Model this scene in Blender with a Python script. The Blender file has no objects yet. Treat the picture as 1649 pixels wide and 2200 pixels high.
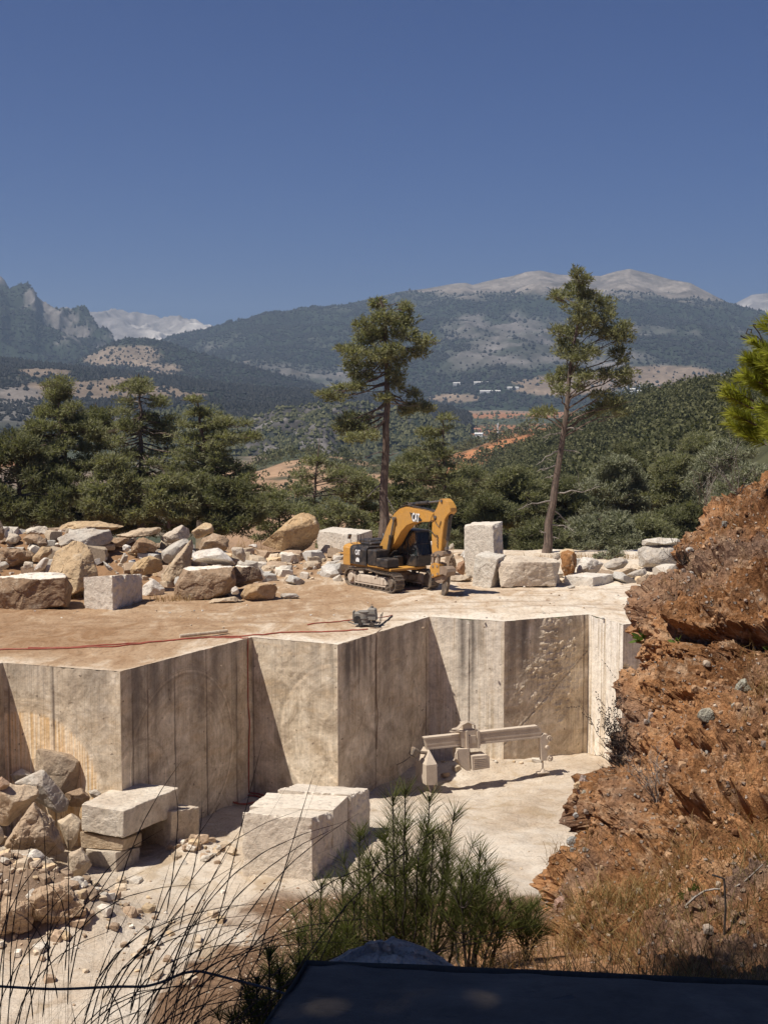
import bpy, bmesh, math, random
import numpy as np
from mathutils import Vector, Matrix

C = bpy.context.scene
COL = C.collection
R = math.radians
rng = np.random.default_rng(7)
random.seed(7)

# ------------------------------------------------------------------ camera, sky, sun, exposure
CZ = 11.2                      # eye height above the quarry bench (bench top is z = 0)
FPX = 3051.0                   # focal length in pixels of the 1649 x 2200 photograph
PITCH = math.atan(250 / FPX)
cam_d = bpy.data.cameras.new('camera')
cam = bpy.data.objects.new('camera', cam_d)
COL.objects.link(cam)
cam.location = (0, 0, CZ)
cam.rotation_euler = (math.pi / 2 - PITCH, 0, 0)
cam_d.sensor_fit = 'HORIZONTAL'
cam_d.sensor_width = 36
cam_d.lens = 36 * FPX / 1649
cam_d.clip_start = .1
cam_d.clip_end = 60000
C.camera = cam

SUN_EL = 60
SUN_TO = Vector((-.89, -.456, 0)).normalized()          # horizontal direction towards the sun
SUN_DIR = Vector((SUN_TO.x * math.cos(R(SUN_EL)), SUN_TO.y * math.cos(R(SUN_EL)), math.sin(R(SUN_EL))))
w = bpy.data.worlds.new('World')
C.world = w
w.use_nodes = True
nt = w.node_tree
bg = nt.nodes['Background']
sky = nt.nodes.new('ShaderNodeTexSky')
sky.sky_type = 'NISHITA'
sky.sun_disc = False
sky.sun_elevation = R(SUN_EL)
sky.sun_rotation = math.atan2(SUN_TO.x, SUN_TO.y)
sky.altitude = 900
sky.air_density = .85
sky.dust_density = 1.9
sky.ozone_density = 4
tint = nt.nodes.new('ShaderNodeMix'); tint.data_type = 'RGBA'; tint.blend_type = 'MULTIPLY'; tint.clamp_result = False
tint.inputs[0].default_value = 1
tint.inputs[7].default_value = (.415, .645, 1.16, 1)        # the photograph's cool white balance of the sky
nt.links.new(sky.outputs[0], tint.inputs[6])
nt.links.new(tint.outputs[2], bg.inputs[0])
bg.inputs[1].default_value = .0395
sd = bpy.data.lights.new('sun', 'SUN')
sd.energy = 5.0
sd.angle = R(.5)
sd.color = (1, .93, .83)
sun = bpy.data.objects.new('sun', sd)
COL.objects.link(sun)
sun.rotation_euler = SUN_DIR.to_track_quat('Z', 'Y').to_euler()
C.view_settings.view_transform = 'Standard'
C.view_settings.look = 'None'
C.view_settings.exposure = .35
C.view_settings.gamma = 1
C.cycles.max_bounces = 6
C.cycles.diffuse_bounces = 4
C.cycles.volume_bounces = 0
C.cycles.transparent_max_bounces = 6
C.cycles.caustics_reflective = False
C.cycles.caustics_refractive = False
C.cycles.use_denoising = True

# ------------------------------------------------------------------ photograph pixel -> point in the world
_f = Vector((0, math.cos(PITCH), -math.sin(PITCH)))
_u = Vector((0, math.sin(PITCH), math.cos(PITCH)))
def ray(px, py):
    return Vector((1, 0, 0)) * ((px - 824.5) / FPX) + _f + _u * (-(py - 1100) / FPX)
def on_z(px, py, z=0.):
    d = ray(px, py)
    t = (z - CZ) / d.z
    return Vector((0, 0, CZ)) + d * t
def at(px, py, Y):
    d = ray(px, py)
    return Vector((0, 0, CZ)) + d * (Y / d.y)
def at_np(px, py, Y):
    px, py, Y = np.asarray(px, float), np.asarray(py, float), np.asarray(Y, float)
    yc = -(py - 1100) / FPX
    dy = _f.y + yc * _u.y
    dz = _f.z + yc * _u.z
    t = Y / dy
    return np.stack([(px - 824.5) / FPX * t, Y + 0 * t, CZ + dz * t], -1)

# ------------------------------------------------------------------ noise (numpy)
def _hash(i, j, k, seed):
    n = (i.astype(np.int64) * 374761393 + j.astype(np.int64) * 668265263 + k.astype(np.int64) * 2147483647 + seed * 974634777) & 0xffffffff
    n = ((n ^ (n >> 13)) * 1274126177) & 0xffffffff
    n = ((n ^ (n >> 16)) * 2246822519) & 0xffffffff
    n = n ^ (n >> 15)
    return n.astype(np.float64) / 4294967295.0
def vnoise(P, seed=0):
    P = np.asarray(P, float)
    I = np.floor(P)
    F = P - I
    F = F * F * F * (F * (F * 6 - 15) + 10)
    i, j, k = I[..., 0], I[..., 1], I[..., 2]
    fx, fy, fz = F[..., 0], F[..., 1], F[..., 2]
    o = 0
    for a in (0, 1):
        for b in (0, 1):
            for c in (0, 1):
                wgt = (fx if a else 1 - fx) * (fy if b else 1 - fy) * (fz if c else 1 - fz)
                o = o + wgt * _hash(i + a, j + b, k + c, seed)
    return o * 2 - 1
_rot = np.array([[.36, .48, -.8], [-.8, .6, 0], [.48, .64, .6]])
def fbm(P, octv=4, lac=2.1, gain=.5, seed=0, ridged=False):
    P = np.asarray(P, float)
    a, s, t = 1., 0., 0.
    for o in range(octv):
        n = vnoise(P, seed + o * 17)
        if ridged:
            n = 1 - 2 * np.abs(n)
        s = s + a * n
        t += a
        a *= gain
        P = (P @ _rot.T) * lac + 3.7
    return s / t
def worley(P, seed=0):
    P = np.asarray(P, float)
    I = np.floor(P)
    best = np.full(P.shape[:-1], 9.)
    idv = np.zeros(P.shape[:-1])
    for a in (-1, 0, 1):
        for b in (-1, 0, 1):
            for c in (-1, 0, 1):
                ci, cj, ck = I[..., 0] + a, I[..., 1] + b, I[..., 2] + c
                q = np.stack([ci + _hash(ci, cj, ck, seed), cj + _hash(ci, cj, ck, seed + 1), ck + _hash(ci, cj, ck, seed + 2)], -1)
                d = np.sqrt(((P - q) ** 2).sum(-1))
                m = d < best
                best = np.where(m, d, best)
                idv = np.where(m, _hash(ci, cj, ck, seed + 3), idv)
    return best, idv
def sstep(a, b, x):
    t = np.clip((np.asarray(x, float) - a) / (b - a), 0, 1)
    return t * t * (3 - 2 * t)
def lerp(a, b, t):
    return a + (b - a) * t

# ------------------------------------------------------------------ objects
def tag(o, label=None, cat=None, group=None, kind=None):
    if label: o['label'] = label
    if cat: o['category'] = cat
    if group: o['group'] = group
    if kind: o['kind'] = kind
    return o
def empty(name, loc, label, cat, group=None, rotz=0):
    o = bpy.data.objects.new(name, None)
    COL.objects.link(o)
    o.location = loc
    o.rotation_euler = (0, 0, rotz)
    o.empty_display_size = .3
    return tag(o, label, cat, group)
def mesh_obj(name, V, F, mat, parent=None, origin=None, attrs=None, smooth=False, local=False):
    """V: (n,3); F: an (m,k) array or a list of such arrays with different k. World coordinates unless local."""
    V = np.asarray(V, float).reshape(-1, 3)
    if parent is not None and not local:
        origin = np.array(parent.location)
    elif origin is None:
        origin = np.zeros(3)
    Fs = F if isinstance(F, list) else [F]
    Fs = [np.asarray(f, np.int64) for f in Fs if len(f)]
    me = bpy.data.meshes.new(name)
    me.vertices.add(len(V))
    me.vertices.foreach_set('co', (V - np.asarray(origin, float)).astype(np.float32).ravel())
    nl = sum(f.size for f in Fs)
    npoly = sum(len(f) for f in Fs)
    me.loops.add(nl)
    me.loops.foreach_set('vertex_index', np.concatenate([f.ravel() for f in Fs]).astype(np.int32))
    me.polygons.add(npoly)
    tot = np.concatenate([np.full(len(f), f.shape[1]) for f in Fs])
    st = np.concatenate([[0], np.cumsum(tot)[:-1]])
    me.polygons.foreach_set('loop_start', st.astype(np.int32))
    me.polygons.foreach_set('loop_total', tot.astype(np.int32))
    me.polygons.foreach_set('use_smooth', np.full(npoly, smooth, bool))
    me.update(calc_edges=True)
    for k, a in (attrs or {}).items():
        a = np.asarray(a, np.float32)
        if a.ndim == 1:
            at_ = me.attributes.new(k, 'FLOAT', 'POINT')
            at_.data.foreach_set('value', a)
        else:
            at_ = me.attributes.new(k, 'FLOAT_COLOR', 'POINT')
            if a.shape[1] == 3:
                a = np.concatenate([a, np.ones((len(a), 1), np.float32)], 1)
            at_.data.foreach_set('color', a.ravel())
    me.materials.append(mat)
    o = bpy.data.objects.new(name, me)
    COL.objects.link(o)
    if parent is not None:
        o.parent = parent
    else:
        o.location = origin
    return o
def grid_faces(nr, nc, off=0):
    a = np.arange(nr * nc).reshape(nr, nc) + off
    return np.stack([a[:-1, :-1], a[:-1, 1:], a[1:, 1:], a[1:, :-1]], -1).reshape(-1, 4)
class MB:
    """collects boxes, tubes, prisms and turned shapes for ONE mesh"""
    def __init__(s):
        s.V, s.Q, s.T, s.P = [], [], [], []
        s.n = 0
    def add(s, V, Q=(), T=(), P=()):
        V = np.asarray(V, float).reshape(-1, 3)
        if len(Q): s.Q.append(np.asarray(Q) + s.n)
        if len(T): s.T.append(np.asarray(T) + s.n)
        for p in P: s.P.append(np.asarray(p) + s.n)
        s.V.append(V)
        s.n += len(V)
    def box(s, c, size, M=None, taper=1., bev=.0):
        hx, hy, hz = [v / 2 for v in size]
        b = min(bev, hx * .9, hy * .9, hz * .9)
        pts = []
        if b <= 0:
            for z, k in ((-hz, 1), (hz, taper)):
                pts += [(-hx * k, -hy * k, z), (hx * k, -hy * k, z), (hx * k, hy * k, z), (-hx * k, hy * k, z)]
            V = np.array(pts)
            Q = [(3, 2, 1, 0), (4, 5, 6, 7), (0, 1, 5, 4), (1, 2, 6, 5), (2, 3, 7, 6), (3, 0, 4, 7)]
            P = []
        else:
            rings = [(-hz, b), (-hz + b, 0), (hz - b, 0), (hz, b)]
            for i, (z, ins) in enumerate(rings):
                k = 1 if i < 2 else taper
                x, y = hx * k - ins, hy * k - ins
                q = b if ins == 0 else b * .6
                pts += [(-x + q, -y, z), (x - q, -y, z), (x, -y + q, z), (x, y - q, z), (x - q, y, z), (-x + q, y, z), (-x, y - q, z), (-x, -y + q, z)]
            V = np.array(pts)
            Q = []
            for r in range(3):
                for i in range(8):
                    j = (i + 1) % 8
                    Q.append((r * 8 + i, r * 8 + j, r * 8 + 8 + j, r * 8 + 8 + i))
            P = [list(range(7, -1, -1)), list(range(24, 32))]
        if M is not None:
            V = V @ np.array(M)[:3, :3].T
        s.add(V + np.asarray(c, float), Q, P=P)
    def tube(s, path, r, n=8, cap=True):
        path = np.asarray(path, float)
        m = len(path)
        r = np.broadcast_to(np.asarray(r, float), (m,))
        t = np.gradient(path, axis=0)
        t /= np.linalg.norm(t, axis=1)[:, None] + 1e-9
        up = np.array([0, 0, 1.]) if abs(t[0][2]) < .9 else np.array([1., 0, 0])
        V = []
        a = np.linspace(0, 2 * np.pi, n, endpoint=False)
        for i in range(m):
            x = np.cross(t[i], up); x /= np.linalg.norm(x) + 1e-9
            y = np.cross(x, t[i])
            V.append(path[i] + r[i] * (np.cos(a)[:, None] * x + np.sin(a)[:, None] * y))
            up = y
        V = np.concatenate(V)
        Q = []
        for i in range(m - 1):
            for j in range(n):
                k = (j + 1) % n
                Q.append((i * n + j, i * n + k, i * n + n + k, i * n + n + j))
        P = [list(range(n - 1, -1, -1)), list(range((m - 1) * n, m * n))] if cap else []
        s.add(V, Q, P=P)
    def prism(s, poly, to3, h0, h1):
        """poly: 2-D outline; to3(a, b, h) -> 3-D point"""
        n = len(poly)
        V = [to3(a, b, h0) for a, b in poly] + [to3(a, b, h1) for a, b in poly]
        Q = [(i, (i + 1) % n, n + (i + 1) % n, n + i) for i in range(n)]
        s.add(np.array([tuple(v) for v in V]), Q, P=[list(range(n - 1, -1, -1)), list(range(n, 2 * n))])
    def build(s, name, mat, parent=None, local=False, smooth=False, origin=None, attrs=None):
        Fs = []
        if s.Q: Fs.append(np.concatenate(s.Q))
        if s.T: Fs.append(np.concatenate(s.T))
        by = {}
        for p in s.P: by.setdefault(len(p), []).append(p)
        for k, v in by.items(): Fs.append(np.array(v))
        return mesh_obj(name, np.concatenate(s.V), Fs, mat, parent, origin, attrs, smooth, local)

# ------------------------------------------------------------------ materials
def new_mat(name):
    m = bpy.data.materials.new(name)
    m.use_nodes = True
    t = m.node_tree
    return m, t, t.nodes['Principled BSDF']
def N(t, typ, **kw):
    n = t.nodes.new(typ)
    for k, v in kw.items():
        if hasattr(n, k): setattr(n, k, v)
        else: n.inputs[k].default_value = v
    return n
def L(t, a, b): t.links.new(a, b)
def mixc(t, fac, a, b, mode='MIX'):
    n = t.nodes.new('ShaderNodeMix'); n.data_type = 'RGBA'; n.blend_type = mode; n.clamp_result = False
    for s, v in ((0, fac), (6, a), (7, b)):
        if hasattr(v, 'is_linked'): t.links.new(v, n.inputs[s])
        else: n.inputs[s].default_value = v if s == 0 else (*v, 1) if len(v) == 3 else v
    return n.outputs[2]
def ramp(t, fac, stops):
    n = t.nodes.new('ShaderNodeValToRGB')
    e = n.color_ramp.elements
    while len(e) < len(stops): e.new(.5)
    for i, (p, c) in enumerate(stops):
        e[i].position = p
        e[i].color = (*c, 1) if hasattr(c, '__len__') else (c, c, c, 1)
    t.links.new(fac, n.inputs[0])
    return n.outputs[0]
def noise(t, vec, scale, detail=4, rough=.55, dist=0.):
    n = t.nodes.new('ShaderNodeTexNoise')
    n.inputs['Scale'].default_value = scale
    n.inputs['Detail'].default_value = detail
    n.inputs['Roughness'].default_value = rough
    n.inputs['Distortion'].default_value = dist
    if vec is not None: t.links.new(vec, n.inputs['Vector'])
    return n.outputs['Fac']
def mapping(t, vec, scale=(1, 1, 1), rot=(0, 0, 0)):
    n = t.nodes.new('ShaderNodeMapping')
    n.inputs['Scale'].default_value = scale
    n.inputs['Rotation'].default_value = rot
    t.links.new(vec, n.inputs['Vector'])
    return n.outputs[0]
def math_(t, op, a, b=None):
    n = t.nodes.new('ShaderNodeMath'); n.operation = op
    for i, v in enumerate((a, b)):
        if v is None: continue
        if hasattr(v, 'is_linked'): t.links.new(v, n.inputs[i])
        else: n.inputs[i].default_value = v
    return n.outputs[0]
def bump(t, bs, h, strength, dist=.05):
    n = t.nodes.new('ShaderNodeBump')
    n.inputs['Strength'].default_value = strength
    n.inputs['Distance'].default_value = dist
    t.links.new(h, n.inputs['Height'])
    t.links.new(n.outputs[0], bs.inputs['Normal'])
def world_pos(t):
    return t.nodes.new('ShaderNodeNewGeometry').outputs['Position']
def attr(t, name, out='Fac'):
    n = t.nodes.new('ShaderNodeAttribute'); n.attribute_name = name
    return n.outputs[out]

def mat_paint(name, col, rough=.5, dirt=.35, dirtcol=(.33, .24, .16), metal=0., scale=3.):
    m, t, b = new_mat(name)
    tc = t.nodes.new('ShaderNodeTexCoord').outputs['Object']
    n1 = noise(t, tc, scale, 6, .65)
    f = ramp(t, n1, [(.42, 0.), (.68, 1.)])
    c = mixc(t, math_(t, 'MULTIPLY', f, dirt), col, dirtcol)
    n2 = noise(t, tc, scale * 9, 3, .6)
    c = mixc(t, .35, c, ramp(t, n2, [(.3, .55), (.7, 1.2)]), 'MULTIPLY')
    L(t, c, b.inputs['Base Color'])
    L(t, ramp(t, n1, [(.3, rough * .8), (.7, min(1, rough * 1.3))]), b.inputs['Roughness'])
    b.inputs['Metallic'].default_value = metal
    return m
def mat_rock():
    """broken or sawn limestone; the stone's own colour comes from the object's colour"""
    m, t, b = new_mat('limestone')
    oi = t.nodes.new('ShaderNodeObjectInfo')
    tc = t.nodes.new('ShaderNodeTexCoord').outputs['Object']
    off = t.nodes.new('ShaderNodeVectorMath'); off.operation = 'ADD'
    L(t, tc, off.inputs[0])
    cb = t.nodes.new('ShaderNodeCombineXYZ')
    L(t, math_(t, 'MULTIPLY', oi.outputs['Random'], 71.), cb.inputs[0]); L(t, math_(t, 'MULTIPLY', oi.outputs['Random'], 37.), cb.inputs[2])
    L(t, cb.outputs[0], off.inputs[1])
    v = off.outputs[0]
    big = noise(t, v, .9, 5, .6, .6)
    mid = noise(t, v, 4.5, 6, .65)
    fine = noise(t, v, 26, 4, .7)
    c = mixc(t, ramp(t, big, [(.36, 0.), (.66, .75)]), oi.outputs['Color'], mixc(t, .45, oi.outputs['Color'], (.22, .12, .055)))
    c = mixc(t, ramp(t, noise(t, v, 1.7, 4, .6, 1.2), [(.55, 0.), (.7, .5)]), c, (.62, .54, .42))
    c = mixc(t, attr(t, 'sawn'), c, (.80, .74, .65))
    c = mixc(t, .68, c, ramp(t, mid, [(.28, .48), (.48, .98), (.75, 1.25)]), 'MULTIPLY')
    c = mixc(t, .5, c, ramp(t, fine, [(.3, .6), (.55, 1.05)]), 'MULTIPLY')
    c = mixc(t, 1., c, (1.0, .975, .935), 'MULTIPLY')
    L(t, c, b.inputs['Base Color'])
    b.inputs['Roughness'].default_value = .92
    b.inputs['Specular IOR Level'].default_value = .2
    h = math_(t, 'ADD', math_(t, 'MULTIPLY', mid, .7), math_(t, 'MULTIPLY', fine, .3))
    bump(t, b, h, .9, .13)
    return m
def mat_leaf(name, c1, c2, transl=.35):
    m, t, b = new_mat(name)
    t.nodes.remove(b)
    tint = attr(t, 'tint')
    c = ramp(t, tint, [(0., c1), (1., c2)])
    d = t.nodes.new('ShaderNodeBsdfDiffuse'); L(t, c, d.inputs[0])
    tr = t.nodes.new('ShaderNodeBsdfTranslucent')
    L(t, mixc(t, 1., c, (1.1, 1.15, .6), 'MULTIPLY'), tr.inputs[0])
    mx = t.nodes.new('ShaderNodeMixShader'); mx.inputs[0].default_value = transl
    L(t, d.outputs[0], mx.inputs[1]); L(t, tr.outputs[0], mx.inputs[2])
    L(t, mx.outputs[0], t.nodes['Material Output'].inputs[0])
    return m
def mat_bark(name, c1, c2, scale=8.):
    m, t, b = new_mat(name)
    tc = t.nodes.new('ShaderNodeTexCoord').outputs['Object']
    n1 = noise(t, mapping(t, tc, (1, 1, .25)), scale, 5, .65)
    L(t, ramp(t, n1, [(.3, c1), (.7, c2)]), b.inputs['Base Color'])
    b.inputs['Roughness'].default_value = .95
    bump(t, b, n1, .7, .05)
    return m
def mat_vcol(name, scale, strength=.5, bumpd=0.):
    """terrain: colour from the mesh's own colour attribute, broken up by noise"""
    m, t, b = new_mat(name)
    p = world_pos(t)
    n1 = noise(t, p, scale, 6, .7)
    c = mixc(t, strength, attr(t, 'Col', 'Color'), mixc(t, .6, ramp(t, n1, [(.25, .35), (.5, .95), (.75, 1.6)]), ramp(t, noise(t, p, scale * 5, 4, .65), [(.3, .45), (.5, 1.), (.7, 1.5)]), 'MULTIPLY'), 'MULTIPLY')
    L(t, c, b.inputs['Base Color'])
    b.inputs['Roughness'].default_value = 1.
    b.inputs['Specular IOR Level'].default_value = .05
    if bumpd: bump(t, b, n1, .7, bumpd)
    return m
M = {}
M['rock'] = mat_rock()
M['steel'] = mat_paint('bare_steel', (.20, .19, .18), .45, .4, metal=.6)
M['dark'] = mat_paint('black_paint', (.018, .018, .020), .45, .25)
M['yellow'] = mat_paint('yellow_paint', (.56, .285, .055), .48, .38, (.42, .26, .12), scale=1.6)
M['trackm'] = mat_paint('track_steel', (.10, .082, .066), .7, .7, (.34, .25, .17), scale=4)
M['dusty'] = mat_paint('dust_covered_steel', (.56, .47, .37), .9, .5, (.40, .32, .24), scale=2.5)
M['white'] = mat_paint('white_decal', (.8, .8, .78), .6, .1)
M['red'] = mat_paint('red_rubber', (.36, .07, .04), .6, .4)
M['bark'] = mat_bark('pine_bark', (.055, .040, .032), (.20, .145, .11))
M['deadwood'] = mat_bark('dead_wood', (.16, .14, .12), (.34, .30, .26), 12)
M['needle'] = mat_leaf('pine_needles', (.105, .110, .060), (.37, .365, .22), .42)
M['needle_dark'] = mat_leaf('dark_pine_needles', (.075, .080, .045), (.27, .27, .155), .42)
M['needle_grey'] = mat_leaf('grey_foliage', (.13, .14, .085), (.34, .34, .235), .25)
M['needle_lime'] = mat_leaf('young_pine_needles', (.16, .19, .022), (.40, .40, .08), .45)
M['forest'] = mat_leaf('forest_foliage', (.050, .058, .030), (.17, .165, .085), .25)
M['forest_far'] = mat_leaf('far_forest_foliage', (.025, .027, .027), (.050, .050, .046), .15)
# ================================================================== THE LAND FAR AWAY
def vcol(n, c): return np.tile(np.asarray(c, float), (n, 1))
SOIL_RED = np.array((.34, .155, .075)); SOIL_TAN = np.array((.205, .155, .112)); ROCKC = np.array((.235, .215, .20)); SCRUB = np.array((.060, .068, .042)); FOREST = np.array((.022, .029, .020))

# --- valley floor: one sheet to the horizon (rings about the quarry)
_vY = [0, 60, 112, 160, 250, 400, 700, 1200, 2000, 3000, 4500, 7000, 20000, 60000]
_vZ = [-14, -14, -9, -18, -33, -46, -54, -54, -52, -44, -22, -12, -60, -300]
def valley_z(x, y):
    r = np.hypot(x, y)
    z = np.interp(r, _vY, _vZ)
    P = np.stack([x, y, 0 * x], -1)
    return z + fbm(P / 160, 4, seed=3) * np.clip(r / 700, 0, 1) * 7
rad = np.concatenate([np.linspace(2, 100, 8), np.geomspace(110, 60000, 170)])
ang = np.concatenate([np.linspace(R(-28), R(28), 260), np.linspace(R(28), R(332), 60)[1:-1]])
RR, AA = np.meshgrid(rad, ang, indexing='ij')
gx, gy = RR * np.sin(AA), RR * np.cos(AA)
gz = valley_z(gx, gy)
Vv = np.stack([gx, gy, gz], -1).reshape(-1, 3)
nr_, nc_ = RR.shape
aidx = np.arange(nr_ * nc_).reshape(nr_, nc_)
aw = np.concatenate([aidx, aidx[:, :1]], 1)
Fv = np.stack([aw[:-1, :-1], aw[1:, :-1], aw[1:, 1:], aw[:-1, 1:]], -1).reshape(-1, 4)
n1 = fbm(Vv * (1 / 260, 1 / 420, 0), 4, seed=11)
n2 = fbm(Vv * (1 / 60, 1 / 90, 0), 3, seed=12)
colv = lerp(SCRUB, SOIL_TAN, sstep(-.05, .18, n1 + .3 * n2)[:, None])
colv = lerp(colv, SOIL_RED, (sstep(.12, .3, fbm(Vv * (1 / 330, 1 / 500, 0), 3, seed=14)) * .8)[:, None])
MT = mat_vcol('hill_ground', .03, .55)
MTN = mat_vcol('mountain_ground', .012, .8)
tag(mesh_obj('valley_floor', Vv, Fv, MT, attrs={'Col': colv}, smooth=True), 'broad valley floor of tan fields and scrub reaching to the mountains', 'valley', kind='structure')

# --- ridges: crest and foot are (pixel x, pixel y, distance)
def ridge(name, label, crest, foot, cols, rows, amp, nscale, colour, mat, seed, power=1., back=.25, cat='hill', ridged=.5, pxr=(-260, 1910)):
    px = np.linspace(pxr[0], pxr[1], cols)
    cr, ft = np.array(crest, float), np.array(foot, float)
    def spl(a, k): return np.interp(px, a[:, 0], a[:, k])
    cY, cp, fY, fp = spl(cr, 2), spl(cr, 1), spl(ft, 2), spl(ft, 1)
    top = at_np(px, cp, cY); bot = at_np(px, fp, fY)
    bk = top + (top - bot) * np.array([back, back, 0]); bk[:, 2] = np.minimum(bot[:, 2], top[:, 2]) - 40
    v = np.linspace(0, 1, rows)[:, None]
    G = top[None] * (1 - v[..., None]) + bot[None] * v[..., None]
    zf = 1 - v ** power
    G[..., 2] = bot[None, :, 2] + (top[None, :, 2] - bot[None, :, 2]) * zf
    nz = fbm(G / nscale, 6, seed=seed, ridged=False) * (1 - ridged) + (fbm(G / nscale, 5, seed=seed + 50, ridged=True)) * ridged
    env = np.clip(v * 7 - .1, .035, 1) * np.clip((1 - v) * 4, 0, 1) ** .7
    G[..., 2] += amp * nz * env
    u = np.linspace(1, .1, 5)[:, None]
    B = G[:1] * (1 - u[..., None]) + bk[None] * u[..., None]
    fr = bot - top; fr[:, 2] = 0; fr /= np.linalg.norm(fr, axis=1)[:, None]
    S = np.stack([bot + fr * k * 110 - np.array([0, 0, 26 * k]) for k in (.5, 1, 1.6, 2.4)])
    S[..., 2] += .5 * amp * fbm(S / nscale, 4, seed=seed) * .4
    G = np.concatenate([B, G, S])
    nr, nc = G.shape[:2]
    V = G.reshape(-1, 3)
    ppx = np.tile(px, (nr, 1)).ravel()
    dxy = V[:, 1]
    dd = V - np.array([0, 0, CZ])
    ppy = 1100 - FPX * (dd[:, 1] * _u.y + dd[:, 2] * _u.z) / (dd[:, 1] * _f.y + dd[:, 2] * _f.z)
    gzx = np.gradient(G[..., 2], axis=0); 
    slope = np.abs(gzx / (np.hypot(np.gradient(G[..., 0], axis=0), np.gradient(G[..., 1], axis=0)) + 1e-6)).ravel()
    vv = np.concatenate([np.zeros(5), np.linspace(0, 1, rows), np.ones(4)])
    vv = np.repeat(vv, nc)
    c, dens = colour(V, ppx, ppy, vv, slope)
    o = tag(mesh_obj(name, V, grid_faces(nr, nc)[:, ::-1], mat, attrs={'Col': c}, smooth=True), label, cat, kind='structure')
    return dict(G=G, dens=dens.reshape(nr, nc), px=ppx.reshape(nr, nc), py=ppy.reshape(nr, nc), o=o)

def patches(px, py, lst):
    """soft elliptical areas where the photo shows a field or bare ground"""
    m = np.zeros(len(px))
    for cx, cy, rx, ry in lst:
        m = np.maximum(m, 1 - np.hypot((px - cx) / rx, (py - cy) / ry))
    return m

def col_far(V, px, py, v, s):
    n = fbm(V / 900, 5, seed=5)
    c = lerp(np.array((.21, .19, .175)), np.array((.45, .415, .37)), sstep(-.25, .3, n + .9 * fbm(V / 240, 4, seed=55))[:, None])
    return c, np.zeros(len(V))
ridge('mountain', 'pale bare rocky mountain range far behind the left valley', [(-260, 740, 10500), (60, 705, 10500), (100, 690, 10500), (135, 677, 10500), (190, 676, 10500), (260, 680, 10500), (300, 690, 10500), (330, 687, 10500), (380, 699, 10500), (430, 702, 10500), (500, 715, 10500), (700, 760, 10500), (1910, 800, 10500)],
      [(-260, 800, 8600), (1910, 830, 8600)], 560, 90, 190, 420, col_far, mat_vcol('bare_rock_slope', .005, .75), 21, 1.0, ridged=.75, cat='mountain')
ridge('mountain', 'pale bare peak far away at the right edge', [(1300, 780, 10800), (1500, 720, 10800), (1540, 680, 10800), (1580, 650, 10800), (1615, 632, 10800), (1660, 628, 10800), (1750, 645, 10800), (1910, 690, 10800)],
      [(1300, 830, 8800), (1910, 830, 8800)], 160, 40, 170, 900, col_far, bpy.data.materials['bare_rock_slope'], 23, 1.0, ridged=.7, cat='mountain', pxr=(1300, 1910))

def col_cliff(V, px, py, v, s):
    n = fbm(V / 150 * (1, 1, .3), 6, seed=6, gain=.65); big = fbm(V / 700, 3, seed=8)
    rock = sstep(-.05, .25, n + .9 * (.32 - v) + .25 * big)
    c = lerp(FOREST * 1.2, ROCKC * .62, rock[:, None])
    return c, (1 - rock) * .9
m_cliff = ridge('mountain', 'steep rocky cliff mountain at the left edge with forest below', [(-260, 545, 6300), (-60, 575, 6300), (-10, 592, 6300), (2, 594, 6300), (10, 602, 6300), (22, 624, 6300), (40, 628, 6200), (66, 630, 6100), (78, 645, 6100), (86, 664, 6100), (100, 680, 6000), (140, 692, 6000), (185, 707, 5900), (240, 730, 5700), (262, 748, 5600), (330, 790, 5400), (420, 830, 5200)],
      [(-260, 790, 4700), (0, 790, 4700), (420, 835, 4900)], 300, 90, 210, 420, col_cliff, MTN, 31, .8, ridged=.75, cat='mountain', pxr=(-260, 420))

def col_main(V, px, py, v, s):
    n = fbm(V / 230, 5, seed=9); f = fbm(V / 60, 4, seed=10)
    line = np.interp(px, [700, 860, 960, 1080, 1180, 1300, 1500, 1560, 1660], [560, 622, 640, 634, 626, 634, 645, 650, 640])
    bare = sstep(10, -10, py - line + n * 22 + f * 8)
    crag = sstep(.0, .5, patches(px, py, [(1060, 745, 190, 85), (1180, 720, 120, 60), (1400, 712, 60, 16), (620, 815, 190, 42), (760, 790, 60, 20), (1000, 700, 90, 35), (1280, 770, 200, 30)]) * .9 + n * .55 + f * .2)
    field = sstep(.12, .3, patches(px, py, [(1240, 818, 170, 22), (1430, 806, 130, 26), (1530, 818, 150, 20), (980, 855, 80, 14), (1210, 838, 130, 12)]) + n * .3)
    c = lerp(FOREST * 1.25, ROCKC * .62, (crag * .8)[:, None] * np.clip(.75 + 1.3 * fbm(V * (1 / 90, 1 / 90, 1 / 160), 4, seed=57), .15, 1.25)[:, None])
    c = lerp(c, SOIL_TAN * .95, field[:, None])
    c = lerp(c, np.array((.19, .165, .14)) * (1 + .55 * f[:, None] + .35 * n[:, None]), bare[:, None])
    d = (1 - bare) * (1 - .88 * crag) * (1 - .9 * field)
    return c, d
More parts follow.
